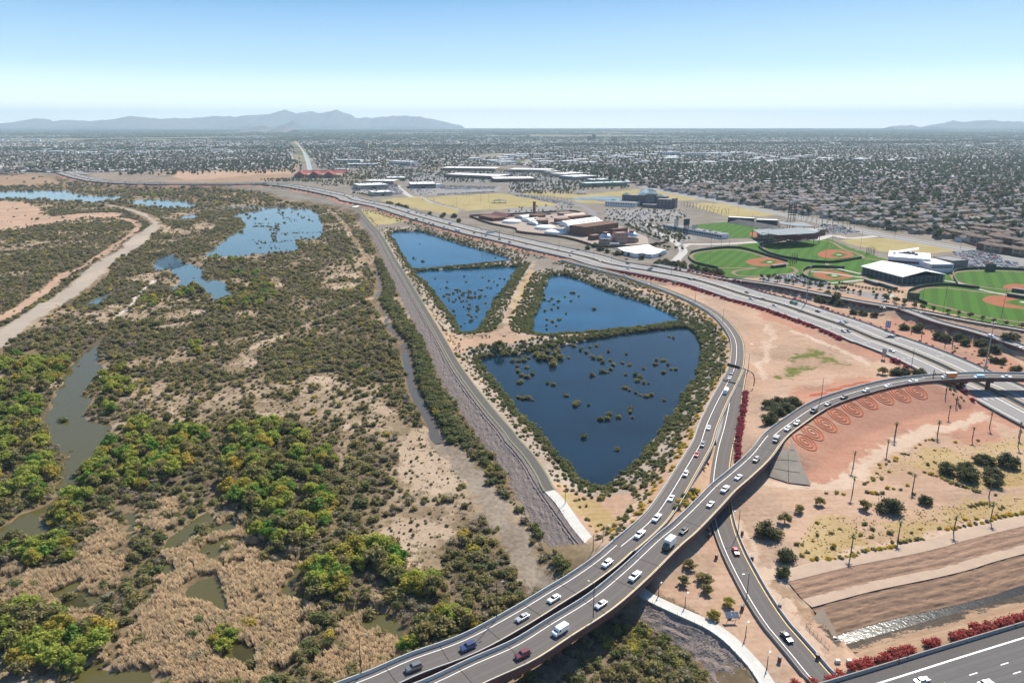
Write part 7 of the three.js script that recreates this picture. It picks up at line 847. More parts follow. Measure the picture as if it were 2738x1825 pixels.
  for (const [e, h, m, l] of [[[[147.2,-7761.1],[184,-7761.1]], 46, BM.cream, 'pale distant tower standing alone in the suburbs'], [[[740.1,-7429.3],[781.9,-7429.3]], 40, BM.brick, 'brown distant office tower, lower of a pair'], [[[813.8,-7647.3],[845.6,-7647.3]], 52, BM.brick, 'brown distant office tower, higher of a pair'], [[[891.7,-6754.8],[939.8,-6754.8]], 40, BM.tan, 'tan distant tower block beside white roofs'], [[[762.7,-3789.4],[847.4,-3789.4]], 18, BM.white, 'white distant hall among suburban trees'], [[[847.7,-3655],[943.1,-3655]], 18, BM.white, 'white distant ribbed hall beside another white hall']]) block('tower_block', l, 'building', e, 40, h, { wall: m, win: [8, 3, h, 2, BM.dark, 0.5, 0.4] });
}
{ // water works between the freeway and the park
  const wallLine = (p, h, label) => { const l = curve(p, 8).map(([x, z]) => [x, hgt(x, z) - 0.2, z]); single('boundary_wall', loft(l, [[-0.2, 0], [-0.2, h], [0.2, h], [0.2, 0]], { cap: true }), BM.brick, label, 'wall'); };
  wallLine([[-71.4,-1237.1],[-34.7,-1143.4],[6.1,-1080.1],[8.1,-1050.9],[72,-994.8],[99.8,-936.8],[107.2,-918.9],[174.8,-927.8],[201.3,-952.6]], 3.2, 'brown wall of the water works facing the freeway'); wallLine([[-71.9,-1245],[7.1,-1272.3],[53.2,-1294.1],[106.3,-1316.5],[128.1,-1252.9],[152.3,-1143.4]], 3, 'brown wall of the water works facing the park');
  const slab = [[-55.6,-1220.9],[6.9,-1236.3],[52.2,-1268.2],[103.8,-1284.8],[138.2,-1205.9],[148.7,-1142.6],[165,-1110.1],[187.4,-1006.5],[177.4,-942.6],[109.2,-930.7],[76.3,-1011.8],[8.2,-1073.4],[-5,-1091.4],[-17,-1129.4]]; structure('yard_pavement', flat(slab, 6.12), M(0.5, 0.41, 0.34, 0.9, { map: grainSoft }), 'pale pinkish yard of the water works');
  const dome = (p, R, h, label) => { const g = thing('tank_dome', label, 'tank', 'flat white tank domes'); g.position.set(p[0], PLAIN, p[1]); mesh('wall', cyl(R, R, 2.2, 0, 0, 0, 40), BM.white, g); const d = new THREE.SphereGeometry(1, 40, 10, 0, 6.2832, 0, Math.PI / 2); d.scale(R * 0.985, h, R * 0.985); d.translate(0, 2.2, 0); mesh('dome', d, BM.white, g); };
  dome([49.4,-1092.2], 15.5, 3.2, 'flat white dome tank of the water works'); dome([63.4,-1045.2], 17, 3.4, 'flat white dome tank of the water works'); dome([-0,-1163.8], 15, 3, 'flat white dome tank of the water works'); dome([-1.5,-1163.8], 14, 3, 'flat white dome tank of the water works');
  const vault = (e, d, label, group) => { const [g, w] = frame('vaulted_tank', label, 'tank', e, group); const c = new THREE.CylinderGeometry(1, 1, d, 18, 1, false, 0, Math.PI); c.rotateZ(Math.PI / 2); c.rotateY(Math.PI / 2); c.scale(w / 2, 4.2, 1); c.translate(w / 2, 1, -d / 2); mesh('vault', c, BM.white, g); mesh('base', bx(w, 1, d, w / 2, 0.5, -d / 2), BM.grey, g); for (let k = 1; k < 6; k++) { const r = new THREE.TorusGeometry(1, 0.03, 4, 16, Math.PI); r.scale(w / 2, 4.2, 1); r.translate(w / 2, 1, -d * k / 6); mesh('rib', r, BM.grey, g); } };
  for (const e of [[[22.7,-1143.4],[37.9,-1123.6]], [[13.6,-1184.9],[28.5,-1163.8]], [[4.7,-1221.8],[18.4,-1206.7]]]) vault(e, 26, 'ribbed white vaulted tank near the brick chimney', 'vaulted tanks near the chimney'); for (const e of [[[82.8,-1080.1],[93.7,-1071.7]], [[93.1,-1045.2],[103.8,-1056.6]], [[72.3,-1123.6],[84.6,-1104.6]]]) vault(e, 30, 'ribbed white vaulted tank beside the brown hall', 'vaulted tanks beside the brown hall');
  { const p = [38.1,-1260.9], g = thing('chimney_tower', 'square brown brick chimney tower of the water works', 'tower'); g.position.set(p[0], PLAIN, p[1]); mesh('shaft', bx(4.6, 23, 4.6, 0, 11.5, 0), BM.brick, g); mesh('cornice', bx(5.1, 1, 5.1, 0, 22.6, 0), BM.maroon, g); }
  const shed = (e, d, h, rh, wm, rm, label) => { const [g, w] = frame('works_building', label, 'building', e); mesh('wall', bx(w, h, d, w / 2, h / 2, -d / 2), wm, g); const r = gable(w, d, rh, 0.8); r.translate(0, h, -d); mesh('roof', r, rm, g); mesh('door', bx(3.4, 3.4, 0.3, w * 0.3, 1.7, 0.12), BM.dark, g); addWindows(g, w, 4, 1, h, 1.5, BM.glass, 0.3, 0.4); };
  shed([[28.2,-1214.2],[44.2,-1195]], 14, 7, 3, BM.brick, BM.brownRoof, 'small brown gabled building behind the chimney'); shed([[41.9,-1130.1],[56.4,-1134.1]], 13, 7, 2.5, BM.brick, BM.maroon, 'small brown building with a maroon roof beside the white domes'); shed([[71.5,-1139.4],[93.9,-1147.4]], 16, 8, 2.5, BM.brick, BM.maroon, 'brown building with a long maroon roof'); shed([[96.3,-1177.8],[130.2,-1203.8]], 14, 7, 2.5, BM.brick, BM.maroon, 'lower maroon-roofed wing behind the brown building'); shed([[81.6,-1229.4],[102,-1237.1]], 14, 7, 3, BM.tan, BM.brownRoof, 'tan works building near the park road'); shed([[-55.5,-1218.7],[-30.3,-1177.8]], 22, 5, 4.5, BM.brick, BM.maroon, 'low building with a wide maroon hip roof inside the wall corner');
  { const [g, w] = frame('works_hall', 'largest brown hall of the water works with a pale shed roof', 'building', [[101.5,-1012.5],[154.3,-1060.1]]); mesh('wall', bx(w, 13, 30, w / 2, 6.5, -15), BM.brick, g); const r = gable(w, 30, 4.5, 0.6); r.translate(0, 13, -30); mesh('roof', r, BM.roof, g); for (let k = 0; k < 7; k++) mesh('window', bx(2, 2.6, 0.3, (k + 0.5) * w / 7, 9, 0.08), BM.dark, g); for (let k = 0; k < 8; k++) mesh('roof_vent', bx(2, 1, 2, (k + 0.5) * w / 8, 18, -15), BM.grey, g); }
  const egg = (p, R, label) => { const g = thing('digester_tank', label, 'tank', 'silver domed digesters'); g.position.set(p[0], PLAIN, p[1]); mesh('base', cyl(R, R, 5, 0, 0, 0, 32), BM.tan, g); const d = new THREE.SphereGeometry(R, 32, 16, 0, 6.2832, 0, 1.25); d.scale(1, 0.95, 1); d.translate(0, 5, 0); mesh('dome', d, BM.silver, g); mesh('collar', cyl(R * 0.42, R * 0.42, 2.6, 0, 5 + R * 0.8, 0, 20), BM.maroon, g); };
  egg([122.3,-949.7], 9.2, 'silver domed digester on a tan base beside the freeway'); egg([158.8,-965], 9.2, 'silver domed digester on a tan base beside the freeway');
  block('works_tower', 'pink-tan tower block between the silver digesters', 'building', [[136.5,-943.2],[151.2,-949.7]], 12, 14, { wall: BM.pinkWall, roof: BM.maroon, win: [3, 2, 14, 4, BM.dark, 0.3, 0.3] }); block('works_bridge', 'maroon gallery linking the digesters to the brown hall', 'building', [[134.8,-971.8],[156.5,-986.7]], 6, 15, { wall: BM.maroon, roof: BM.maroon }); block('works_building', 'brown pump house in front of the large hall', 'building', [[109.1,-976.7],[120.8,-986.7]], 10, 6, { wall: BM.brick, roof: BM.maroon });
  const tr = thing('tanker_trailer', 'white tanker trailer parked below the digesters', 'trailer'), tp = [131.8,-933.2]; tr.position.set(tp[0], PLAIN, tp[1]); { const c = new THREE.CylinderGeometry(1.3, 1.3, 12, 14); c.rotateZ(Math.PI / 2); c.translate(0, 2.2, 0); mesh('tank', c, BM.white, tr); mesh('chassis', bx(12, 0.4, 1.6, 0, 0.8, 0), blackTrim, tr); addWheels(tr, [-4.5, -3.4, 4], 1); }
  shed([[144.6,-843.5],[185.7,-868.8]], 22, 5, 2.4, BM.white, BM.roof, 'white-roofed long shed beside the freeway trees'); shed([[142.4,-858.7],[162.8,-839.8]], 14, 4.5, 2, BM.white, BM.roof, 'lower white shed joined to the long shed');
}
{ // hotel by the lake
  const tealR = M(0.13, 0.22, 0.24, 0.85), hip = (w, d, h) => { const g = new THREE.ConeGeometry(1, h, 4, 1); g.rotateY(Math.PI / 4); g.scale(w / 1.414, 1, d / 1.414); return g; };
  const [g] = frame('hotel', 'mauve-grey hotel with rows of windows and teal pavilion roofs behind its car park', 'hotel', [[213,-1430.7],[289.7,-1390.5]]); const inv = (p) => { const v = new THREE.Vector3(p[0] - g.position.x, 0, p[1] - g.position.z).applyAxisAngle(new THREE.Vector3(0, 1, 0), -g.rotation.y); return [v.x, v.z]; };
  const wing = (x, w, z, d, h, m, n, f, wm = BM.glass) => { mesh('wing', bx(w, h, d, x + w / 2, h / 2, z - d / 2), m, g); mesh('roof', bx(w - 0.6, 0.3, d - 0.6, x + w / 2, h + 0.16, z - d / 2), BM.grey, g); if (n) { const fh = (h - 3) / f; for (let i = 0; i < n; i++) for (let k = 0; k < f; k++) { const q = mesh('window', WIN, wm, g); q.scale.set((w / n) * 0.5, fh * 0.5, 1); q.position.set(x + (i + 0.5) * w / n, 3 + (k + 0.5) * fh, z + 0.06); } } };
  wing(0, 33, 0, 17, 19, BM.violet, 11, 5); wing(33, 15, 2, 20, 20, BM.violet, 5, 5); wing(48, 17, 4, 20, 23, BM.grey, 5, 5, BM.blueGlass); wing(65, 22, 2, 18, 19, BM.violet, 7, 5); wing(76, 27, 22, 22, 16, BM.violet, 4, 3); wing(103, 7, 20, 16, 18, BM.violet, 2, 4); wing(-22, 60, 34, 36, 8, BM.white, 12, 1); wing(50, 26, 30, 18, 6, BM.violet, 6, 1);
  for (const [x, z, w, h, y] of [[6, -8, 14, 4, 19.3], [40, -8, 16, 5, 20.3], [57, -6, 20, 5, 23.3], [74, -7, 14, 4, 19.3], [-14, 8, 12, 4, 8.3]]) { const r = hip(w, w, h); r.translate(x, y + h / 2, z); mesh('pavilion_roof', r, tealR, g); }
  const lakeM = waterMat(0.06, 0.12, 0.16); structure('lake_water', flat(ring([[286.6,-1669.3],[316.5,-1775.8],[333.2,-1779],[325.2,-1669.3],[301.8,-1620.6],[288,-1625.9]], 8), 6.2), lakeM, 'small park lake behind the hotel'); structure('lake_water', flat(ring([[125.3,-1545.3],[160.6,-1582.1],[198,-1594.7],[228.3,-1569.6],[219.7,-1517],[190.6,-1533.4],[156.2,-1538.1],[136.1,-1521.7]], 8), 6.2), lakeM, 'long narrow park lake before the hotel');
  { const e = thing('fountain_pavilion', 'pale open pavilion on the park lawn by the narrow lake', 'pavilion'), p = [155.9,-1662.1]; e.position.set(p[0], PLAIN, p[1]); mesh('roof', hip(22, 14, 4).translate(0, 6, 0), BM.grey, e); for (const sx of [-1, 1]) for (const sz of [-1, 1]) mesh('post', bx(0.6, 4.2, 0.6, sx * 8, 2.1, sz * 5), BM.grey, e); }
  { const e = thing('park_shelter', 'dark-roofed shelter standing on the tan park lawn', 'pavilion'), p = [-24.1,-1466.6]; e.position.set(p[0], PLAIN, p[1]); mesh('roof', hip(30, 14, 3.5).translate(0, 6, 0), BM.green, e); for (const sx of [-1, 0, 1]) for (const sz of [-1, 1]) mesh('post', bx(0.6, 4.4, 0.6, sx * 11, 2.2, sz * 5), BM.grey, e); }
}
{ // ball park
  const mown = grainTexture(128, (u, v) => (Math.floor(u * 8) % 2 ? 0.95 : 0.78) - 0.12 * per(u, v, 30, 4), 48); mown.rotation = 0.5; const turf = M(0.075, 0.19, 0.02, 0.95, { map: mown }), clay = M(0.42, 0.155, 0.075, 0.95, { map: grainSoft }), warn = M(0.3, 0.2, 0.15, 0.95);
  const field = (label, grass, infield, diamond, fence, mound) => { const g = thing('ball_field', label, 'ball field'); const G = ring(grass, 5); mesh('warning_track', flat(offsetRing(G, 4), 6.16), warn, g); mesh('grass', flat(G, 6.2), turf, g); if (infield) mesh('infield_clay', flat(ring(infield, 3), 6.24), clay, g); if (diamond) mesh('infield_grass', flat(diamond, 6.28), turf, g); if (mound) { const m = cyl(3, 3, 0.12, mound[0], 6.28, mound[1], 14); mesh('mound', m, BM.cream, g); } if (fence) { const l = curve(fence, 5).map(([x, z]) => [x, 6, z]); mesh('fence', loft(l, [[-0.15, 0], [-0.15, 2.8], [0.15, 2.8], [0.15, 0]], { cap: true }), BM.green, g); } };
  field('ball field with a clay infield beside the freeway trees', [[213.9,-854.2],[230,-881.8],[277.1,-897.9],[299.4,-836.7],[307.6,-814.4],[290,-788],[248,-782.9],[217.9,-785.5],[210.8,-814.4]], [[263.5,-811.7],[282.7,-839.5],[303.9,-842.4],[309.5,-822.6],[296.1,-798.4],[271.8,-790.6]], [[277,-811.1],[294.8,-830.4],[303.4,-819.3],[287.1,-800.5]], [[222,-774],[206,-804.7],[207.6,-849.4],[225.7,-886.1],[281.4,-912.4],[304.3,-843.6],[311.9,-815.5]], [290.7,-813.8]);
  field('ball field with a clay infield behind the stadium parking', [[328.5,-938.8],[386.1,-972],[418.1,-972],[412,-904.4],[409.6,-848.3],[358,-819.8],[337.6,-831],[320.8,-854.2],[317.5,-897.9]], [[364.5,-863.2],[394.4,-901.1],[409,-891.4],[404.1,-854.2],[381.3,-839.5],[364.8,-842.4]], [[377.3,-856.6],[398,-884.4],[400.6,-862.6],[383.6,-844.8]], [[405.8,-837.8],[354,-810.1],[317,-843.6],[309.9,-899.1],[322.2,-940.1],[389.6,-988.8]], [390.2,-862.6]);
  field('plain green practice lawn beside the white training building', [[358.2,-814.4],[400.3,-842.4],[422.9,-806.3],[366.2,-739.9],[349.1,-749.1]]); field('small clay practice infield with a curved fence beside the car park', [[306.5,-744.5],[324.5,-770.5],[350.7,-763.3],[354.8,-722.2],[327.7,-705.2],[305.8,-709.4]], [[310.5,-739.9],[327.6,-763.3],[345.1,-760.9],[347.8,-730.9],[315.7,-717.9]], [[322.4,-739.4],[337.2,-753.2],[340.6,-734.9],[326.1,-723.9]], [[307.5,-698],[298.2,-723.2],[301.4,-745.5],[325.6,-781.5],[358.8,-776.5]], [331.3,-737.2]);
  field('strip of green lawn along the freeway trees', [[236.1,-758.5],[301,-785.5],[295.9,-756.1],[236.7,-737.6]]); field('green ball field with a clay infield at the far car park', [[467.6,-753.7],[500.9,-763.3],[561.4,-744.5],[500.4,-658.6],[460,-677.3],[443.2,-701.1],[449.4,-726.5]], [[468.7,-681.2],[489.5,-697.1],[516.4,-681.2],[500.4,-658.6],[474.7,-662.3]], null, [[431.4,-692],[450.4,-731.9],[473.8,-764.3],[512.3,-774],[570.5,-757.1]]); field('largest green ball field above the side road', [[372.9,-655],[399.1,-679.3],[419.5,-671.6],[436,-658.6],[485.3,-637.4],[423.5,-550.7],[384.3,-569.6],[371.1,-601.7],[360.8,-627.3]], [[415.8,-627.3],[439.2,-647.9],[458.7,-637.4],[475.7,-624],[453.4,-592.6],[424.6,-598.7],[415.7,-607.9]], [[429.3,-620.3],[453.4,-633.6],[467,-617.1],[435.7,-604.4]], [[358.2,-611.9],[357.2,-634.9],[364.2,-655.9],[392.4,-682.1],[421.9,-690],[441.7,-674.4]], [447.2,-620.3]);
  const st = thing('stadium', 'spring-training stadium with dark seating, canopy roofs and green field', 'stadium'); mesh('grass', flat(ring([[278.3,-1128.6],[307.6,-1148.5],[337.8,-1162.2],[356.3,-1135.2],[366.9,-1103.1],[362.9,-1072.7],[338.1,-1005.9],[287.7,-999.6],[288.7,-1038.2],[288.8,-1082.2],[280.7,-1103.1]], 5), 6.2), turf, st); mesh('infield_clay', flat(ring([[339.9,-1043.8],[352.7,-1058.6],[372.6,-1055.2],[357.7,-1011.1],[335.8,-1005.9]], 4), 6.24), clay, st);
  const seat = (pts, rows, rise, dir, m) => { const l = curve(pts, 5).map(([x, z]) => [x, PLAIN, z]); const prof = [[0, 0.8]]; for (let k = 0; k < rows; k++) prof.push([dir * (k * 1.5 + 1.5), 0.8 + k * rise], [dir * (k * 1.5 + 1.5), 0.8 + (k + 1) * rise]); prof.push([dir * (rows * 1.5 + 1.5), 0]); mesh('seating', loft(l, prof), m, st); }; seat([[341.6,-1156.9],[357.1,-1126.2],[370.1,-1092.2],[377.9,-1068.2],[371,-1026.4],[351.6,-996.8]], 10, 0.55, -1, BM.navy);
  const loc = (e, d, h, m, n, y = 0, rm = BM.grey) => { const [a, b] = e, w = Math.hypot(b[0] - a[0], b[1] - a[1]), r = Math.atan2(-(b[1] - a[1]), b[0] - a[0]), q = bx(w, h, d, w / 2, PLAIN + y + h / 2, -d / 2); q.rotateY(0); const M4 = new THREE.Matrix4().makeRotationY(r).setPosition(a[0], 0, a[1]); q.applyMatrix4(M4); mesh(n, q, m, st); const t = bx(w - 0.5, 0.3, d - 0.5, w / 2, PLAIN + y + h + 0.16, -d / 2); t.applyMatrix4(M4); mesh(n === 'canopy' ? 'canopy_top' : 'roof', t, rm, st); };
  loc([[343.5,-1166.5],[379.3,-1150.1]], 10, 8, BM.dark, 'concourse', 0, BM.roof); loc([[378.6,-1134.1],[408.8,-1126.2]], 10, 8, BM.dark, 'concourse', 0, BM.roof); loc([[355.5,-981.6],[389.2,-978.7]], 18, 7, BM.maroon, 'club_building'); loc([[392.2,-986.7],[418.3,-994.8]], 22, 11, BM.maroon, 'club_building', 0, BM.teal); loc([[333,-986.7],[354,-981.6]], 14, 9, BM.tan, 'club_building', 0, BM.roof); loc([[426,-1017.8],[441.3,-1026.4]], 14, 8, BM.brick, 'club_building');
  const can = M(0.3, 0.34, 0.35, 0.85); for (const [p, y] of [[[[321.5,-938],[338.9,-964.1],[387.1,-985.9],[402.7,-953.5],[387.2,-933],[335.4,-916.2]], 22], [[[388.6,-1067.1],[421.2,-1054.4],[419,-1012.2],[394.8,-1018.1],[381.4,-1042]], 20], [[[332.3,-1007.6],[360.1,-1018.9],[357,-988.9],[350.4,-969.9],[328.5,-957.5],[329.3,-969.9]], 16]]) { const s = new THREE.Shape(p.map((q) => new THREE.Vector2(q[0], -q[1]))), q = new THREE.ExtrudeGeometry(s, { depth: 0.7, bevelEnabled: false }); q.rotateX(-Math.PI / 2); q.translate(0, y - 0.7, 0); mesh('canopy', q, can, st); for (const v of p) mesh('canopy_post', bx(0.5, y - 6.7, 0.5, v[0], (y - 0.7 + 6) / 2, v[1]), BM.dark, st); }
  { const p = [410.3,-1080.1]; for (const dx of [-3, 0, 3, 6]) mesh('light_tower', bx(0.7, 40, 0.7, p[0] + dx, 26, p[1] + (dx % 2) * 2), BM.dark, st); for (let k = 0; k < 6; k++) mesh('lamp_rack', bx(11, 1.2, 0.6, p[0] + 1.5, 28 + k * 3.4, p[1] + 0.6), BM.dark, st); }
  block('outfield_building', 'long low striped building behind the outfield, below the scoreboards', 'building', [[226.4,-1092.2],[284.7,-988.7]], 14, 6, { wall: BM.white, roof: BM.grey, win: [24, 1, 6, 1, BM.dark, 0.8, 0.5] });
  const board = (p, w, h, y, posts, m, label) => { const g = thing('scoreboard', label, 'scoreboard'); g.position.set(p[0], PLAIN, p[1]); g.rotation.y = 0.5; for (let k = 0; k < posts; k++) mesh('post', bx(0.9, y + h * 0.5, 0.9, (k / (posts - 1) - 0.5) * w * 0.75, (y + h * 0.5) / 2, 0), BM.dark, g); mesh('panel', bx(w, h, 1.2, 0, y + h / 2, 0.2), m, g); mesh('frame', bx(w + 0.8, 0.8, 1.6, 0, y + h + 0.4, 0.2), BM.dark, g); };
  board([244.6,-1026.4], 10, 8, 14, 4, BM.green, 'dark green scoreboard on four tall posts, tallest at the ball park'); board([239.7,-1068.2], 7.5, 7, 9, 3, BM.silver, 'silver sign board on posts beside the tallest scoreboard'); board([260.9,-1045.2], 9, 6, 5, 3, BM.silver, 'low silver video board over the outfield building');
  { const a = [378.1,-693.7], b = [425.8,-705.8], c = [373.5,-749.9], g = thing('batting_hall', 'large open-sided hall with a broad pale gable roof beside the ball fields', 'hall'), w = Math.hypot(b[0] - a[0], b[1] - a[1]), d = Math.hypot(c[0] - a[0], c[1] - a[1]); g.position.set(a[0], PLAIN, a[1]); g.rotation.y = Math.atan2(-(b[1] - a[1]), b[0] - a[0]); mesh('wall', bx(w - 1, 7.5, d - 1, w / 2, 3.75, -d / 2), BM.navy, g); const s = new THREE.ExtrudeGeometry(new THREE.Shape([[-1.2, 0], [w / 2, 4.6], [w + 1.2, 0], [w + 1.2, 0.6], [w / 2, 5.2], [-1.2, 0.6]].map((p) => new THREE.Vector2(...p))), { depth: d + 2.4, bevelEnabled: false }); s.translate(0, 7.5, -d - 1.2); mesh('roof', s, BM.roof, g); for (let k = 0; k <= 9; k++) mesh('column', bx(0.5, 7.5, 0.5, k * w / 9, 3.75, 0.1), BM.grey, g); for (let k = 0; k <= 9; k++) mesh('column', bx(0.5, 7.5, 0.5, 0.1, 3.75, -k * d / 9), BM.grey, g); }
  { const g = block('training_building', 'modern white training building with dark window bands and flat roofs', 'building', [[409.8,-787.5],[445.9,-768.3]], 46, 11, { wall: BM.white, roof: BM.roof }); const w = Math.hypot(...[0, 1].map((i) => [445.9,-768.3][i] - [409.8,-787.5][i])); mesh('window_band', bx(w - 2, 2.4, 0.3, w / 2, 6.6, 0.1), BM.maroon, g); mesh('window_band', bx(w - 2, 2.6, 0.3, w / 2, 2, 0.1), BM.glass, g); mesh('canopy', bx(w + 4, 0.5, 6, w / 2 - 2, 4.3, 3), BM.white, g); const k = bx(22, 0.6, 16); k.rotateZ(0.25); k.translate(w * 0.45, 14, -38); mesh('roof_wedge', k, BM.white, g); block('training_building', 'lower grey-banded wing of the white training building', 'building', [[437.4,-752.3],[462.2,-753.5]], 34, 9, { wall: BM.white, roof: BM.roof, band: BM.grey }); block('training_building', 'dark-walled rear wing of the training building', 'building', [[471,-770.7],[491.6,-777.1]], 26, 9, { wall: BM.violet, roof: BM.grey }); }
  for (const [e, l] of [[[[347.2,-706.9],[351.2,-688.6]], 'dark dugout wall beside the batting hall'], [[[354.4,-688.6],[358,-668.8]], 'dark bullpen wall near the parking trees'], [[[282.2,-777.1],[299.6,-786.8]], 'pale-roofed dugout of a practice field'], [[[447,-643.2],[455.3,-632.2]], 'dark dugout beside the largest ball field'], [[[465.2,-664],[471.9,-656.9]], 'dark dugout of the far ball field']]) block('dugout', l, 'dugout', e, 4, 3, { wall: BM.navy, roof: BM.dark, parapet: false });
  { const g = thing('batter_eye_screen', 'dark green screen behind the centre field of the largest ball field', 'screen'), p = [354.3,-627.9]; g.position.set(p[0], PLAIN, p[1]); g.rotation.y = -0.6; for (let k = 0; k < 6; k++) mesh('panel', bx(1.5, 7, 0.3, -4 + k * 1.6, 3.5, 0), BM.green, g); const e = thing('batter_eye_screen', 'dark screen behind the far ball field beside the full car park', 'screen'), q = [506.6,-761.4]; e.position.set(q[0], PLAIN, q[1]); for (let k = 0; k < 6; k++) mesh('panel', bx(1.8, 8, 0.3, -5 + k * 1.9, 4, 0), BM.green, e); }
  const net = (p, label) => { const g = thing('net_poles', label, 'net'); p.forEach((q) => mesh('pole', cyl(0.3, 0.25, 9, q[0], 6, q[1], 6), BM.green, g)); }; net([[307.8,-797.4],[311.5,-800.8],[315.3,-804.2],[319.9,-809.7],[314.7,-818.1],[319.9,-825.2],[322.5,-825.2],[322.4,-818.1]], 'cage of dark net poles between two practice fields'); net([[422.5,-862.6],[426.3,-866.5],[430.2,-870.4],[432.2,-870.4],[432.4,-866.5],[431.9,-862.6]], 'row of dark net poles beside the tan field');
}
console.log('buildings done');

const MOUNTAINS = [['long blue mountain range low on the horizon', 25000, 5000, [[-18680,88],[-17742,166],[-16817,186],[-16256,233],[-15722,331],[-15282,324],[-15040,239],[-14587,303],[-14149,286],[-13856,275],[-13484,305],[-13114,314],[-12810,381],[-12477,398],[-12185,387],[-11641,331],[-11272,341],[-10732,250],[-10196,125],[-9651,56],[-9105,5],[-8557,5]]],
  ['paler ridge between the blue range and the jagged massif', 28000, 5000, [[-13458,294],[-12624,371],[-11800,378],[-10968,452],[-10228,445],[-9318,496],[-8704,468],[-8099,329]]],
  ['jagged massif with two summits, the highest on the horizon', 30500, 5000, [[-10605,101],[-10316,292],[-10075,462],[-9709,540],[-9389,606],[-9133,724],[-8933,710],[-8737,644],[-8586,579],[-8405,608],[-7954,647],[-7511,593],[-7239,643],[-6967,688],[-6704,610],[-6351,535],[-6137,363],[-5829,258],[-5477,132]]],
  ['faint farthest ridge fading into the sky', 31500, 4000, [[-6711,336],[-6010,448],[-5546,455],[-4387,516],[-3695,448],[-2774,277],[-2081,120]]],
  ['blue hills at the edge of the flat city', 27000, 5000, [[14860,73],[15093,114],[15394,214],[15678,294],[16112,202],[16416,283],[16926,313],[17337,244],[17646,287],[18154,230],[19206,237],[20420,145]]],
  ['two tiny buttes on the flat horizon', 24000, 1500, [[11899,82],[12072,111],[12281,134],[12461,116],[12597,148],[12782,100]]],
  ['small dark butte before the jagged massif', 15000, 1500, [[-5220,86],[-5084,110],[-4926,147],[-4754,92],[-4667,77]]],
  ['low dark butte beside the straight canal road', 15000, 1500, [[-4646,70],[-4553,118],[-4441,135],[-4334,83],[-4292,57]]]];

// ---------------------------------------------------------------- suburbs, car parks, far land
const E_ = [-0.284, -0.959], R_ = [0.959, -0.284], toAB = (x, z) => [x * E_[0] + z * E_[1], x * R_[0] + z * R_[1]], fromAB = (a, b) => [a * E_[0] + b * R_[0], a * E_[1] + b * R_[1]], gridTurn = Math.atan2(0.284, 0.959);
const streetMat = M(0.3, 0.29, 0.28, 0.9, { map: grainRoad }), pathMat = M(0.55, 0.52, 0.48, 0.9);
{
  const road = (name, pts, hw, label, m = streetMat, y = 0.1) => { const l = curve(pts, 10).map(([x, z]) => [x, Math.max(PLAIN, hgt(x, z)) + y, z]), g = structGroup(name, label); mesh('pavement', strip(l, -hw, hw, 0), m, g); if (hw > 6) { mesh('median', strip(l, -1.5, 1.5, 0.06), pathMat, g); mesh('sidewalk', strip(l, hw, hw + 2.5, 0.1), pathMat, g); mesh('sidewalk', strip(l, -hw - 2.5, -hw, 0.1), pathMat, g); } };
  road('avenue', [[328.8,-1862.6],[343.2,-1789.7],[404.4,-1551.1],[441.9,-1404.3],[460.4,-1311.3],[487.8,-1199.4],[516.2,-1039.6],[552.4,-934.1],[590,-832.4],[604.5,-787.5]], 13, 'wide pale avenue between the ball park and the suburbs'); road('stadium_drive', [[214.7,-920.6],[228.5,-943.2],[251.8,-943.2],[288.6,-949.7],[344.1,-968.8],[402,-976.7],[451.7,-1023.2],[459,-996.8],[513.6,-1017.8]], 6, 'pale drive curving past the stadium and the ball fields', pathMat); road('park_drive', [[-7.7,-1690.2],[22.3,-1635],[85.4,-1522.7],[124.2,-1434.8],[142.7,-1320],[137.8,-1237.1],[147.7,-1177.8],[198.2,-1156.9],[214.7,-1150.1]], 6, 'drive winding from the shops to the hotel car park'); road('stadium_drive', [[213,-1150.1],[214.4,-1017.8],[215.3,-929.5],[209.9,-886.6],[189.9,-832.4],[185.5,-818.1]], 5, 'drive between the stadium car park and the water works', pathMat); road('shop_drive', [[-284.6,-1897.7],[-288.1,-1877.4],[-253.9,-1728.9],[-228.6,-1631.8],[-214.2,-1587.2]], 6, 'pale drive leading from the shops down to the lawn', pathMat);
  road('canal_road', [[-664.3,-2448.5], [-779.2,-2860.4], [-1305,-4682.8], fromAB(7200, 60), fromAB(12000, 60)], 5.5, 'straight pale canal road running away to the horizon', M(0.5, 0.45, 0.38, 0.9), 0.15); structure('canal_water', loft([[-664.7,-2448.5], [-877.6,-3219.9], [-1188,-4294]].map(([x, z]) => [x + 6, PLAIN + 0.35, z]), [[-5, 0], [5, 0]]), waterMat(0.1, 0.2, 0.26), 'pale straight irrigation canal behind the red-roofed store');
  for (const [p, l] of [[[[315.5,-760.1],[328.4,-754],[339.7,-742.1],[356.2,-727.7]], 'pale footpath behind the small practice infield'], [[[430.2,-713.8],[438,-700.4],[439.4,-677.4],[446.9,-655.8],[462.4,-633.3]], 'pale footpath between the two right-hand ball fields'], [[[348.6,-785.5],[356,-763.2],[364.2,-745]], 'pale footpath across the practice lawns'], [[[-197.7,-1599.1],[-153.4,-1451.6],[-120.6,-1393],[-92.6,-1338.8]], 'dirt footpath crossing the tan park lawn'], [[[292.1,-700.4],[310.7,-700.4],[331.8,-708.4],[351.1,-716.5]], 'pale path in front of the hedge'], [[[348.7,-651.4],[326.6,-624.9]], 'pale steps at the end of the car park']]) { const g = structGroup('footpath', l); mesh('pavement', strip(curve(p, 6).map(([x, z]) => [x, 6.3, z]), -2, 2, 0), pathMat, g); }
}
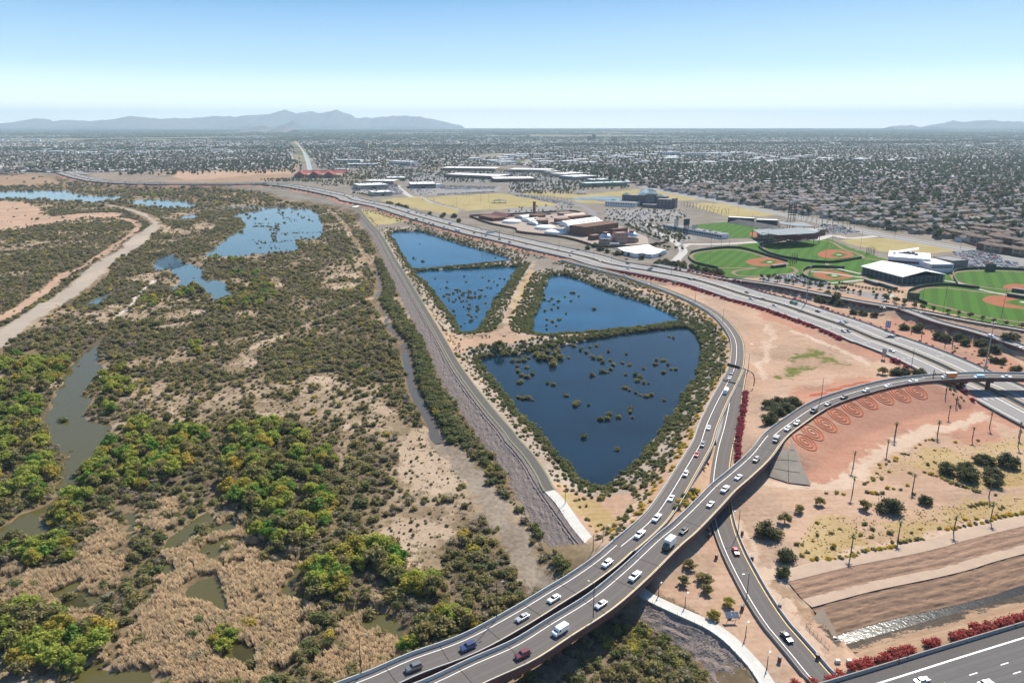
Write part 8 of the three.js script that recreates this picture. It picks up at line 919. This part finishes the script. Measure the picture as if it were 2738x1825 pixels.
const cityPlace = placeOf([['beside the stadium', [[388.4,-1039.6],[375.8,-1098.3],[368.5,-1163.8]]], ['in the hotel car park', PARKING[0]], ['in the stadium car park', PARKING[1]], ['in the car park below the practice fields', PARKING[6]], ['at the training building', [[449.2,-772.7],[434.6,-790.8],[533.8,-832.4]]], ['beside the batting hall', [[378.1,-693.7],[371.8,-746.3],[426.4,-706.9]]], ['by the apartments', [[618.5,-996.8],[627.4,-938.6],[707.9,-1039.6]]], ['by the teal-fronted shops', PARKING[2]], ['by the dark-fronted store', PARKING[3]], ['beside the tan park lawn', LAWNS[1]], ['along the avenue', [[487.8,-1199.4],[516.2,-1039.6],[552.4,-934.1],[404.4,-1551.1]]], ['by the largest ball field', [[373.4,-655.9],[371.6,-602.5],[384.8,-570.3]]], ['by the long shop rows', [[-219.8,-2448.5],[-71.2,-2391],[24.5,-2336],[157.7,-2233.2]]], ['behind the avenue', [[630.2,-1414.3],[689.9,-1320],[724.8,-1206.7],[576,-1499.8]]], ['among the farther houses', [[740.8,-1796.1],[930.8,-1648.4],[952.6,-1414.3],[507.2,-1796.1]]]]);
// houses
reseed(71);
const houseGeo = (w, d, h, r, L) => { const wall = [bx(w, h, d, 0, h / 2, 0)], roofs = []; const ro = (W, D, X, Z, turn) => { const o = 0.7, a = W / 2 + o, b = D / 2 + o, k = turn ? 0 : Math.min(a * 0.45, a - 0.1), P = [[-a, 0, -b], [a, 0, -b], [a, 0, b], [-a, 0, b], [-a + k, r, 0], [a - k, r, 0]], q = new THREE.BufferGeometry(), F = [[0, 1, 5], [0, 5, 4], [3, 5, 2], [3, 4, 5], [0, 4, 3], [1, 2, 5]]; q.setAttribute('position', new THREE.Float32BufferAttribute(F.flatMap((f) => f.flatMap((i) => P[i])), 3)); q.setAttribute('uv', new THREE.Float32BufferAttribute(new Array(36).fill(0), 2)); q.computeVertexNormals(); q.translate(X, h, Z); roofs.push(q); }; ro(w, d, 0, 0, rnd() < 0.4); if (L) { wall.push(bx(d * 0.7, h, w * 0.45, w * 0.25, h / 2, d * 0.6)); ro(d * 0.7, w * 0.45, w * 0.25, d * 0.6, false); } return [merge(wall), merge(roofs)]; };
const HOUSES = [houseGeo(15, 10, 2.8, 1.9, true), houseGeo(17, 10, 2.8, 2.1, false), houseGeo(13, 11, 2.9, 2.2, true), houseGeo(14, 11, 5.4, 2.2, true)];
const houseWalls = [[0.5, 0.42, 0.34], [0.6, 0.54, 0.46], [0.42, 0.33, 0.26], [0.66, 0.62, 0.56]].map((c) => M(...c, 0.9)), houseRoofs = [[0.3, 0.27, 0.25], [0.22, 0.18, 0.155], [0.38, 0.34, 0.31], [0.62, 0.6, 0.57], [0.3, 0.2, 0.15], [0.27, 0.255, 0.25]].map((c) => M(...c, 0.9));
const inSuburb = (x, z) => { const [a, b] = toAB(x, z); if (a < 700) return false; if (b > 838) return true; return a > 2720 && Math.abs(b - 60) > 40 || (a > 2350 && a > 2350 + (b + 300) * 0 && b < -420 && a > 2950); };
const visible = (x, z, m = 40) => Math.abs(x) < -z * 0.72 + m;
const cityTree = (tones, n, per_, leaf) => { const L = lobesIn(n, 0.36, 0.7, 0.24, 0.15, 0.24); L.push([0, 0.5, 0, 0.27]); return joinColored([leafGeo(L, per_, leaf, tones), paint(cyl(0.035, 0.025, 0.4), [0.12, 0.1, 0.08])]); };
const CITY_TREES = [cityTree(TONES.city, 6, 22, 0.08), cityTree(TONES.city, 5, 22, 0.08), cityTree([...TONES.city, TONES.mesquite[1]], 7, 20, 0.08), cityTree(TONES.mesquite, 6, 22, 0.08)], FAR_TREE = (() => { const L = lobesIn(4, 0.4, 0.7, 0.2, 0.2, 0.3); return leafGeo(L, 6, 0.12, TONES.city); })();
{
  const hs = [], ts = [];
  const rowsA = []; let a = 760; while (a < 7600) { rowsA.push(a); a += a < 4200 ? 33 : a < 5600 ? 40 : 54; if (rowsA.length % 2 === 0) a += 12; if (rowsA.length % 24 === 0) a += 30; }
  for (const A of rowsA) for (let b = -6200; b < 6200; b += A < 4200 ? 19 : A < 5600 ? 24 : 36) {
    const [x, z] = fromAB(A + rr(-3, 3), b + rr(-2, 2)); if (z > -700 || !visible(x, z, 60) || !inSuburb(x, z)) continue; const bm = ((b % 402) + 402) % 402; if (bm < 16) continue;
    const park = fbm(x * 0.0016 + 3, z * 0.0016, 3); if (park > 0.78) continue;
    const near_ = A < 1700, k = near_ && b < 1150 ? 3 : Math.floor(rnd() * 3), s = (A > 5600 ? 1.6 : 1) * rr(0.88, 1.15) * (near_ ? 1.1 : 1);
    if (rnd() < 0.9) hs.push([x, PLAIN, z, s, s, gridTurn + (rnd() < 0.5 ? 0 : Math.PI) + (rnd() < 0.25 ? Math.PI / 2 : 0), 1, 1, k, Math.floor(rnd() * 4), near_ ? pick([0, 1, 1, 4, 5, 2]) : pick([0, 2, 1, 5, 2, 3, 4, 3])]);
    const nt = A < 2600 ? 2 + (rnd() < 0.5) : A < 4500 ? 2 : 2 + (rnd() < 0.4); for (let q = 0; q < nt; q++) { const h = rr(5.5, 9.5) * (rnd() < 0.16 ? 1.6 : 1) * (A < 2600 ? 1.2 : 1) * (A > 5000 ? 1.3 : 1); ts.push([x + rr(-13, 13), PLAIN, z + rr(-13, 13), h * rr(0.85, 1.2), h, rr(0, 6.28), rr(0.7, 1.25), 1, Math.floor(rnd() * 4)]); }
  }
  // belts of big trees
  for (let k = 0; k < 16000; k++) { const A = 2300 + 5200 * Math.pow(rnd(), 0.8), b = rr(-5500, 5500), [x, z] = fromAB(A, b); if (!visible(x, z) || !inSuburb(x, z)) continue; const belt = fbm(x * 0.003 + 9, z * 0.003 + 4, 3); if (belt < 0.48) continue; const h = rr(8, 14); ts.push([x, PLAIN, z, h * rr(0.8, 1.1), h, rr(0, 6.28), rr(0.65, 1.05), 1, Math.floor(rnd() * 4)]); }
  for (let k = 0; k < 900; k++) { const A = rr(2450, 3400), b = rr(-900, 40), [x, z] = fromAB(A, b); if (b < -500 && A < 2900) continue; const h = rr(9, 15); ts.push([x, PLAIN, z, h * 0.9, h, rr(0, 6.28), rr(0.65, 1), 1, Math.floor(rnd() * 4)]); }
  // streets between the rows of houses
  const lines = []; rowsA.forEach((A, i) => { if (i % 2 || A > 4600) return; for (let b = -4200; b < 4200; b += 134) { const p = fromAB(A + 39, b), q = fromAB(A + 39, b + 134); if (visible(...p) && inSuburb(...p) && inSuburb(...q)) lines.push(strip([[p[0], PLAIN + 0.12, p[1]], [q[0], PLAIN + 0.12, q[1]]], -5, 5, 0)); } });
  for (let b = -4020; b < 4200; b += 402) for (let A = 760; A < 7000; A += 100) { const p = fromAB(A, b + 8), q = fromAB(A + 100, b + 8); if (visible(...p) && inSuburb(...p) && inSuburb(...q)) lines.push(strip([[p[0], PLAIN + 0.16, p[1]], [q[0], PLAIN + 0.16, q[1]]], -7, 7, 0)); }
  structure('suburb_streets', merge(lines), M(0.42, 0.4, 0.38, 0.9), 'pale grid of residential streets through the suburbs');
  hs.sort((p, q) => shown(q) - shown(p)); ts.sort((p, q) => shown(q) - shown(p));
  const roofWord = ['grey', 'dark brown', 'pale grey', 'white', 'red-brown', 'mid grey'], wallWord = ['tan', 'cream', 'brown', 'pale'];
  hs.slice(0, 300).forEach((h) => { const g = thing('house', `${h[8] === 3 ? 'two-storey' : 'single-storey'} ${wallWord[h[9]]} house with a ${roofWord[h[10]]} roof in the suburb ${cityPlace(h[0], h[2])}`, 'house', `${wallWord[h[9]]} ${h[8] === 3 ? 'two-storey ' : ''}houses with ${roofWord[h[10]]} roofs`); g.position.set(h[0], h[1], h[2]); g.scale.setScalar(h[3]); g.rotation.y = h[5]; mesh('wall', HOUSES[h[8]][0], houseWalls[h[9]], g); mesh('roof', HOUSES[h[8]][1], houseRoofs[h[10]], g); });
  for (let k = 0; k < 4; k++) { const rest = hs.slice(300).filter((h) => h[8] === k); instanced('distant_houses', HOUSES[k][0], M(1, 1, 1, 0.9), rest.map((h) => { const c = houseWalls[h[9]].color; return [...h.slice(0, 6), c.r, c.g]; }), 'walls of the countless houses of the far suburbs'); for (let r = 0; r < 6; r++) instanced('distant_roofs', HOUSES[k][1], houseRoofs[r], rest.filter((h) => h[10] === r).map((h) => h.slice(0, 6)), 'low roofs of the countless houses of the far suburbs'); }
  ts.slice(0, 300).forEach((t) => plant('suburb_tree', CITY_TREES[t[8]], pick(leafMats), t, `${sizeWord(t[4], 10, 13)} dark garden tree between houses, ${cityPlace(t[0], t[2])}`, 'tree', 'garden trees of the suburb'));
  const rest = ts.slice(300); CITY_TREES.forEach((g, k) => instanced('distant_trees', g, LEAF(), rest.filter((t) => t[8] === k && -t[2] < 4300).map((t) => { t[7] = t[6]; return t; }), 'dark trees spread through the far suburbs')); instanced('distant_trees', FAR_TREE, LEAF(), rest.filter((t) => -t[2] >= 4300).map((t) => { t[7] = t[6]; return t; }), 'dark trees of the farthest suburbs');
  console.log('houses', hs.length, 'trees', ts.length);
  // far land: tree masses and big pale roofs out to the horizon
  const far = [], roofs = []; for (let k = 0; k < 60000; k++) { const d = 6800 * Math.pow(3.6, rnd()), b = rr(-1, 1) * d * 0.78, x = b, z = -d; const v = fbm(x * 0.0006, z * 0.0006, 3); if (v < 0.36) continue; const s = rr(7, 12) * (d / 9000 + 0.5); far.push([x, PLAIN - 1, z, s * 1.8, s * 0.9, rr(0, 6.28), rr(0.7, 1.2)]); }
  instanced('distant_trees', FAR_TREE, LEAF(), far, 'tree cover merging with the haze at the horizon');
  for (let k = 0; k < 2600; k++) { const d = 2900 * Math.pow(7, rnd()), x = rr(-1, 1) * d * 0.75, z = -d; if (!inSuburb(x, z)) continue; const v = fbm(x * 0.0009 + 50, z * 0.0009, 3); if (v < 0.52) continue; roofs.push([x, PLAIN, z, rr(25, 70) * (d > 8000 ? 1.5 : 1), rr(6, 10), gridTurn, rr(0.62, 1.1)]); }
  const wg = bx(1, 1, 0.6, 0, 0.5, 0); wg.deleteAttribute('uv'); instanced('distant_warehouses', wg, M(0.74, 0.74, 0.73, 0.7), roofs, 'pale flat roofs of far warehouses');
}
{ // apartments near the avenue
  const apt = (e, d, h) => { const [g, w] = frame('apartment_block', 'brown stepped apartment block with a dark roof beside the avenue', 'building', e, 'brown apartment blocks'); const n = Math.max(2, Math.round(w / 12)); for (let k = 0; k < n; k++) { const x = (k + 0.5) * w / n, dz = (k % 2) * 1.6; mesh('wall', bx(w / n - 0.2, h, d, x, h / 2, -d / 2 + dz), k % 3 ? BM.tan : BM.brick, g); const r = new THREE.ConeGeometry(1, 2.6, 4, 1); r.rotateY(Math.PI / 4); r.scale((w / n + 1.4) / 1.414, 1, (d + 1.4) / 1.414); r.translate(x, h + 1.3, -d / 2 + dz); mesh('roof', r, BM.brownRoof, g); mesh('window', bx(w / n * 0.5, 1.5, 0.2, x, h * 0.72, dz + 0.08), BM.dark, g); mesh('window', bx(w / n * 0.5, 1.5, 0.2, x, h * 0.3, dz + 0.08), BM.dark, g); } };
  for (const e of [[[606.7,-1023.2],[609.5,-986.7]], [[605.1,-976.7],[610,-943.2]], [[578.3,-903.3],[587.9,-870.4]], [[590.6,-870.4],[603.4,-839.8]], [[652.1,-1045.2],[658.9,-1019.9]], [[664.1,-1023.2],[669.4,-1002]], [[671,-1002],[676,-981.6]], [[633.6,-971.8],[639.2,-947.9]], [[639.1,-943.2],[645.8,-920.6]], [[677.3,-1068.2],[691.6,-1064.7]], [[694.6,-1056.6],[712,-1050.9]], [[704.2,-1034.1],[717.7,-1007.2]], [[598.9,-920.6],[606.2,-907.6]], [[625.8,-903.3],[635.3,-886.6]]]) apt(e, 14, 8.5);
  const wl = curve([[598.3,-1026.4],[597.3,-986.7],[592.9,-929.5],[589,-878.4],[597.4,-843.5]], 10).map(([x, z]) => [x, 6, z]); single('boundary_wall', loft(wl, [[-0.2, 0], [-0.2, 2.4], [0.2, 2.4], [0.2, 0]], { cap: true }), BM.brick, 'brown garden wall of the apartments along the avenue', 'wall');
}
{ // trees and palms of the parks and car parks
  reseed(81); const pl = [], tr = [];
  const along = (pts, step, out, f) => curve(pts, step).forEach(([x, z]) => out.push(f(x, z)));
  const T = (lo, hi) => (x, z) => { const h = rr(lo, hi); return [x + rr(-1.5, 1.5), Math.max(PLAIN, hgt(x, z)), z + rr(-1.5, 1.5), h * rr(0.9, 1.2), h, rr(0, 6.28), rr(0.85, 1.3), 1, 3]; };
  for (const p of [[[252.4,-723.3],[264.6,-709.6],[278.6,-693.7],[288.8,-678.6],[299.7,-664],[310.2,-659.3]], [[173.8,-1123.6],[186.9,-1039.6],[198.6,-976.7],[205.2,-957.3]], [[207.7,-1110.8],[219.8,-1028.6],[230.2,-976.7]], [[153,-1192.1],[181.6,-1163.8],[217.2,-1163.8],[247.5,-1163.8]], [[-357.1,-1663],[-330.8,-1631.8],[-302.6,-1587.2]], [[185.1,-929.5],[196.9,-903.3],[209,-894.9]], [[-665.9,-2011.3],[-586.5,-2052.1],[-499.3,-2011.3],[-423.6,-2011.3]], [[-698.5,-2073.2],[-636.3,-2116.6],[-626.8,-2138.9]], [[-503.8,-2094.7],[-440.8,-2094.7],[-424.1,-2138.9]], [[329,-625.8],[340.1,-609.2],[348.5,-589.5],[360.7,-578.3],[370.3,-563.9],[388.3,-537.1]], [[331.2,-634.4],[339.5,-617.4],[345.9,-609.2]], [[526,-1252.9],[539.7,-1163.8],[544.1,-1098.3],[567.8,-1062.4],[610.3,-1050.9]], [[527.2,-1237.1],[532.6,-1163.8],[541.6,-1110.8],[556.7,-1056.6]]]) along(p, 9, tr, T(4.5, 7.5));
  for (const [poly, n] of [[PARKING[0], 90], [PARKING[1], 110], [PARKING[2], 30], [PARKING[6], 26], [PARKING[10], 120], [PARKING[11], 120], [PARKING[12], 24], [PARKING[7], 8]]) for (const [x, z] of scatter(poly, n, () => true)) tr.push(T(3, 5)(x, z));
  for (const p of scatter([[-796.5,-3029.7],[-486.2,-2708.8],[-249.2,-2782.5],[13.8,-2508.8],[11.1,-2011.3],[-177.8,-1972],[-272.9,-1972],[-385.7,-2052.1],[-514.2,-2138.9]], 620, (x, z) => vn(x * 0.02, z * 0.02) > 0.35)) tr.push(T(5, 10)(...p)); for (const p of scatter([[-11.3,-2508.8],[172.6,-2448.5],[288.2,-1972],[290.2,-1796.1],[149.4,-1734],[44.5,-1734],[-7.6,-1676]], 420, (x, z) => vn(x * 0.02, z * 0.02) > 0.35)) tr.push(T(5, 9)(...p)); for (const p of scatter([[-692.9,-2094.7],[-509,-2116.6],[-385.8,-1972],[-381.7,-1862.6],[-477.3,-1862.6],[-540.3,-1972],[-635.6,-2011.3]], 140, () => true)) tr.push(T(5, 8)(...p)); for (const p of scatter([[-616.5,-2448.5],[-488.5,-2508.8],[-392.3,-2336],[-348.4,-2448.5],[-284.7,-2233.2],[-272.1,-2011.3],[-338.8,-2011.3],[-440.8,-2094.7],[-553.2,-2233.2]], 150, () => true)) tr.push(T(5, 9)(...p)); for (const p of scatter([[591.9,-1394.5],[801.4,-1375.1],[822.4,-1177.8],[752.6,-1074.1],[672.7,-1074.1],[615.1,-1056.6],[544.1,-1098.3],[548,-1269.1]], 260, () => true)) tr.push(T(5, 8.5)(...p)); for (const p of scatter([[7.7,-1704.6],[57.6,-1734],[130.6,-1764.5],[132.2,-1648.4],[67.3,-1648.4],[22.4,-1648.4]], 70, () => true)) tr.push(T(4, 7)(...p)); for (const p of scatter([[337.8,-2138.9],[395.7,-2138.9],[427.9,-1972],[396.2,-1862.6],[346.3,-1897.8],[324.1,-2011.3]], 46, () => true)) tr.push(T(5, 8)(...p));
  tr.sort((a, b) => shown(b) - shown(a)); tr.slice(0, 280).forEach((t) => plant('park_tree', pick([CITY_TREES[3], CITY_TREES[2]]), pick(leafMats), t, `${sizeWord(t[4], 4.5, 6.5)} planted leafy tree ${cityPlace(t[0], t[2])}`, 'tree', 'planted trees of the car parks')); instanced('distant_trees', CITY_TREES[3], LEAF([1.25, 1.25, 1.1]), tr.slice(280).map((t) => { t[7] = t[6]; return t; }), 'planted trees of the shops and parks');
  // hedges along the batting hall lawn
  curve([[321.1,-701.6],[327.4,-688.6],[337.8,-676.1],[350.1,-668.8],[361,-659.3]], 3.2).forEach(([x, z]) => plant('hedge_shrub', SHRUBS.deep[0], leafMats[0], [x, PLAIN + 0.1, z, 2.6, 2.2, rr(0, 6)], 'clipped green shrub of the hedge before the batting hall', 'shrub', 'hedge before the batting hall'));
  const crown = (() => { const L = []; for (let k = 0; k < 9; k++) { const g = new THREE.PlaneGeometry(0.6, 2.2, 1, 2), P = g.attributes.position; for (let i = 0; i < P.count; i++) { const t = P.getY(i) / 2.2 + 0.5; P.setXYZ(i, P.getX(i) * (1 - t * 0.5), 0.5 * t - 1.3 * t * t, t * 2.1); } g.rotateY(k * 0.7); L.push(g); } const g = merge(L); g.computeVertexNormals(); return g; })(), tk = cyl(0.28, 0.2, 1, 0, 0, 0, 6), lf = M(0.1, 0.12, 0.045, 0.8), bk = M(0.2, 0.16, 0.12, 0.95);
  for (const p of [[[461.3,-1192.1],[472.1,-1163.8],[483.1,-1130.1],[493.6,-1098.3],[500.3,-1068.2]], [[477.9,-1221.8],[488.3,-1177.8],[499.8,-1136.7],[506.5,-1104.6]], [[324.6,-1414.3],[336.6,-1365.6],[349.6,-1311.3],[367.4,-1260.9]], [[331.2,-1424.5],[348.4,-1371.3],[365.9,-1320],[375.9,-1277.3]], [[-465.9,-2508.8],[-413.2,-2508.8],[-344.7,-2448.5]], [[40.8,-1583.1],[74.4,-1534.4],[118,-1466.6]], [[67,-1704.6],[107.3,-1690.2]], [[-325.6,-2336],[-298.3,-2208.9],[-276.1,-2138.9]], [[455,-1086.1],[468.3,-1062.4],[477.9,-1039.6]]]) curve(p, 12).forEach(([x, z]) => { const g = thing('avenue_palm', `small date palm in a planted row ${cityPlace(x, z)}`, 'palm', 'palms by the stadium avenue'), h = rr(6, 9); g.position.set(x + rr(-1, 1), PLAIN, z + rr(-1, 1)); g.rotation.y = rr(0, 6); const t = mesh('trunk', tk, bk, g); t.scale.y = h; const c = mesh('crown', crown, lf, g); c.position.y = h; });
}
{ // parked cars
  reseed(91); const cars = [];
  const carG = joinColored([paint(bx(4.5, 0.75, 1.8, 0, 0.65, 0), [1, 1, 1]), paint(cabin({ x0: 0.9, x1: -1.9, X0: 0.2, X1: -1.4, y0: 1.0, y1: 1.5, w: 0.82, W: 0.66 }), [0.06, 0.07, 0.08]), paint(bx(1.5, 0.05, 1.3, -0.6, 1.52, 0), [1, 1, 1])]);
  const lot = (poly, fill, da = 7.5, db = 2.9) => { const q = poly.map((p) => toAB(p[0], p[1])), bb = box2(q); for (let a = bb[0]; a < bb[1]; a += da) for (let b = bb[2]; b < bb[3]; b += db) { const [x, z] = fromAB(a + rr(-0.3, 0.3), b); if (inPoly(poly, x, z) && rnd() < fill && vn(a * 0.05, b * 0.05) > 0.25) cars.push([x, PLAIN + 0.15, z, 1, 1, gridTurn + Math.PI / 2 + (rnd() < 0.5 ? 0 : Math.PI), Math.floor(rnd() * 8)]); } };
  lot(PARKING[0], 0.12); lot(PARKING[1], 0.07); lot(PARKING[2], 0.5); lot(PARKING[3], 0.12); lot([[-191.4,-1838],[-176.1,-1897.7],[-38.9,-1857.5],[-43.7,-1791],[-152.5,-1772.8]], 0.75); lot(PARKING[5], 0.7); lot([[268.8,-734.6],[291.4,-749.3],[296.7,-715],[313.4,-696.3],[306.5,-690.1],[282.8,-698.9],[264.1,-717.7]], 0.75); lot(PARKING[6], 0.06); lot(PARKING[7], 0.5); lot(PARKING[8], 0.7); lot(PARKING[9], 0.5); lot(PARKING[10], 0.22); lot(PARKING[11], 0.22); lot([[-163.4,-1631.8],[-43.1,-1703.6],[-40.5,-1720.4],[-165.2,-1650.4]], 0.9, 6);
  cars.sort((a, b) => shown(b) - shown(a)); const cw = ['white', 'silver', 'black', 'grey', 'white', 'red', 'silver', 'blue'], cm = cw.map((k) => new THREE.MeshPhysicalMaterial({ color: new THREE.Color().setRGB(...PAINT[k]), vertexColors: true, roughness: 0.35, clearcoat: 0.7 }));
  cars.slice(0, 300).forEach((c) => plant('parked_car', carG, cm[c[6]], c, `${cw[c[6]] === 'grey' ? 'dark grey' : cw[c[6]]} car parked ${cityPlace(c[0], c[2])}`, 'car', `${cw[c[6]]} cars parked by the ball fields`));
  cm.forEach((m, k) => instanced('distant_cars', carG, m, cars.slice(300).filter((c) => c[6] === k).map((c) => c.slice(0, 6)), 'rows of cars parked at the shops and the hotel')); console.log('parked', cars.length);
}
{ // mountains: solid ridges far behind the city
  reseed(95);
  const rock = M(0.21, 0.195, 0.185, 0.95);
  const range = (name, label, pts, dist, depth, seed_) => { // pts: [x offset, height] along the range, in metres
    const n = 420, md = 30, pos = [], idx = [], x0 = pts[0][0], x1 = pts[pts.length - 1][0]; const H = (x) => { let k = 0; while (k < pts.length - 2 && x > pts[k + 1][0]) k++; const t = clamp((x - pts[k][0]) / (pts[k + 1][0] - pts[k][0]), 0, 1); return lerp(pts[k][1], pts[k + 1][1], t) * (1 + (fbm(x / (dist * 0.012) + seed_ * 3, 2.5, 5) - 0.5) * 0.3); };
    for (let j = 0; j <= md; j++) for (let i = 0; i <= n; i++) { const u = i / n, v = j / md - 0.5, x = lerp(x0, x1, u), shape = Math.max(0, 1 - Math.abs(v * 2) ** 1.25), rough = 0.45 + 0.9 * fbm(x / (dist * 0.014) + seed_ + Math.abs(v) * 2, v * 5, 5); const h = Math.abs(v) < 0.02 ? H(x) : H(x) * shape * Math.min(1, rough); pos.push(x, h - 160 * (Math.abs(v) > 0.45 ? 1 : 0), -dist - v * depth); }
    for (let j = 0; j < md; j++) for (let i = 0; i < n; i++) { const a = j * (n + 1) + i, c = a + n + 1; idx.push(a, a + 1, c, a + 1, c + 1, c); }
    const g = new THREE.BufferGeometry(); g.setAttribute('position', new THREE.Float32BufferAttribute(pos, 3)); g.setIndex(idx); g.computeVertexNormals(); structure(name, g, rock, label);
  };
  MOUNTAINS.forEach(([l, d, dep, pts], i) => range('mountain_range', l, pts, d, dep, i * 13.7));
}

renderer.render(scene, camera);
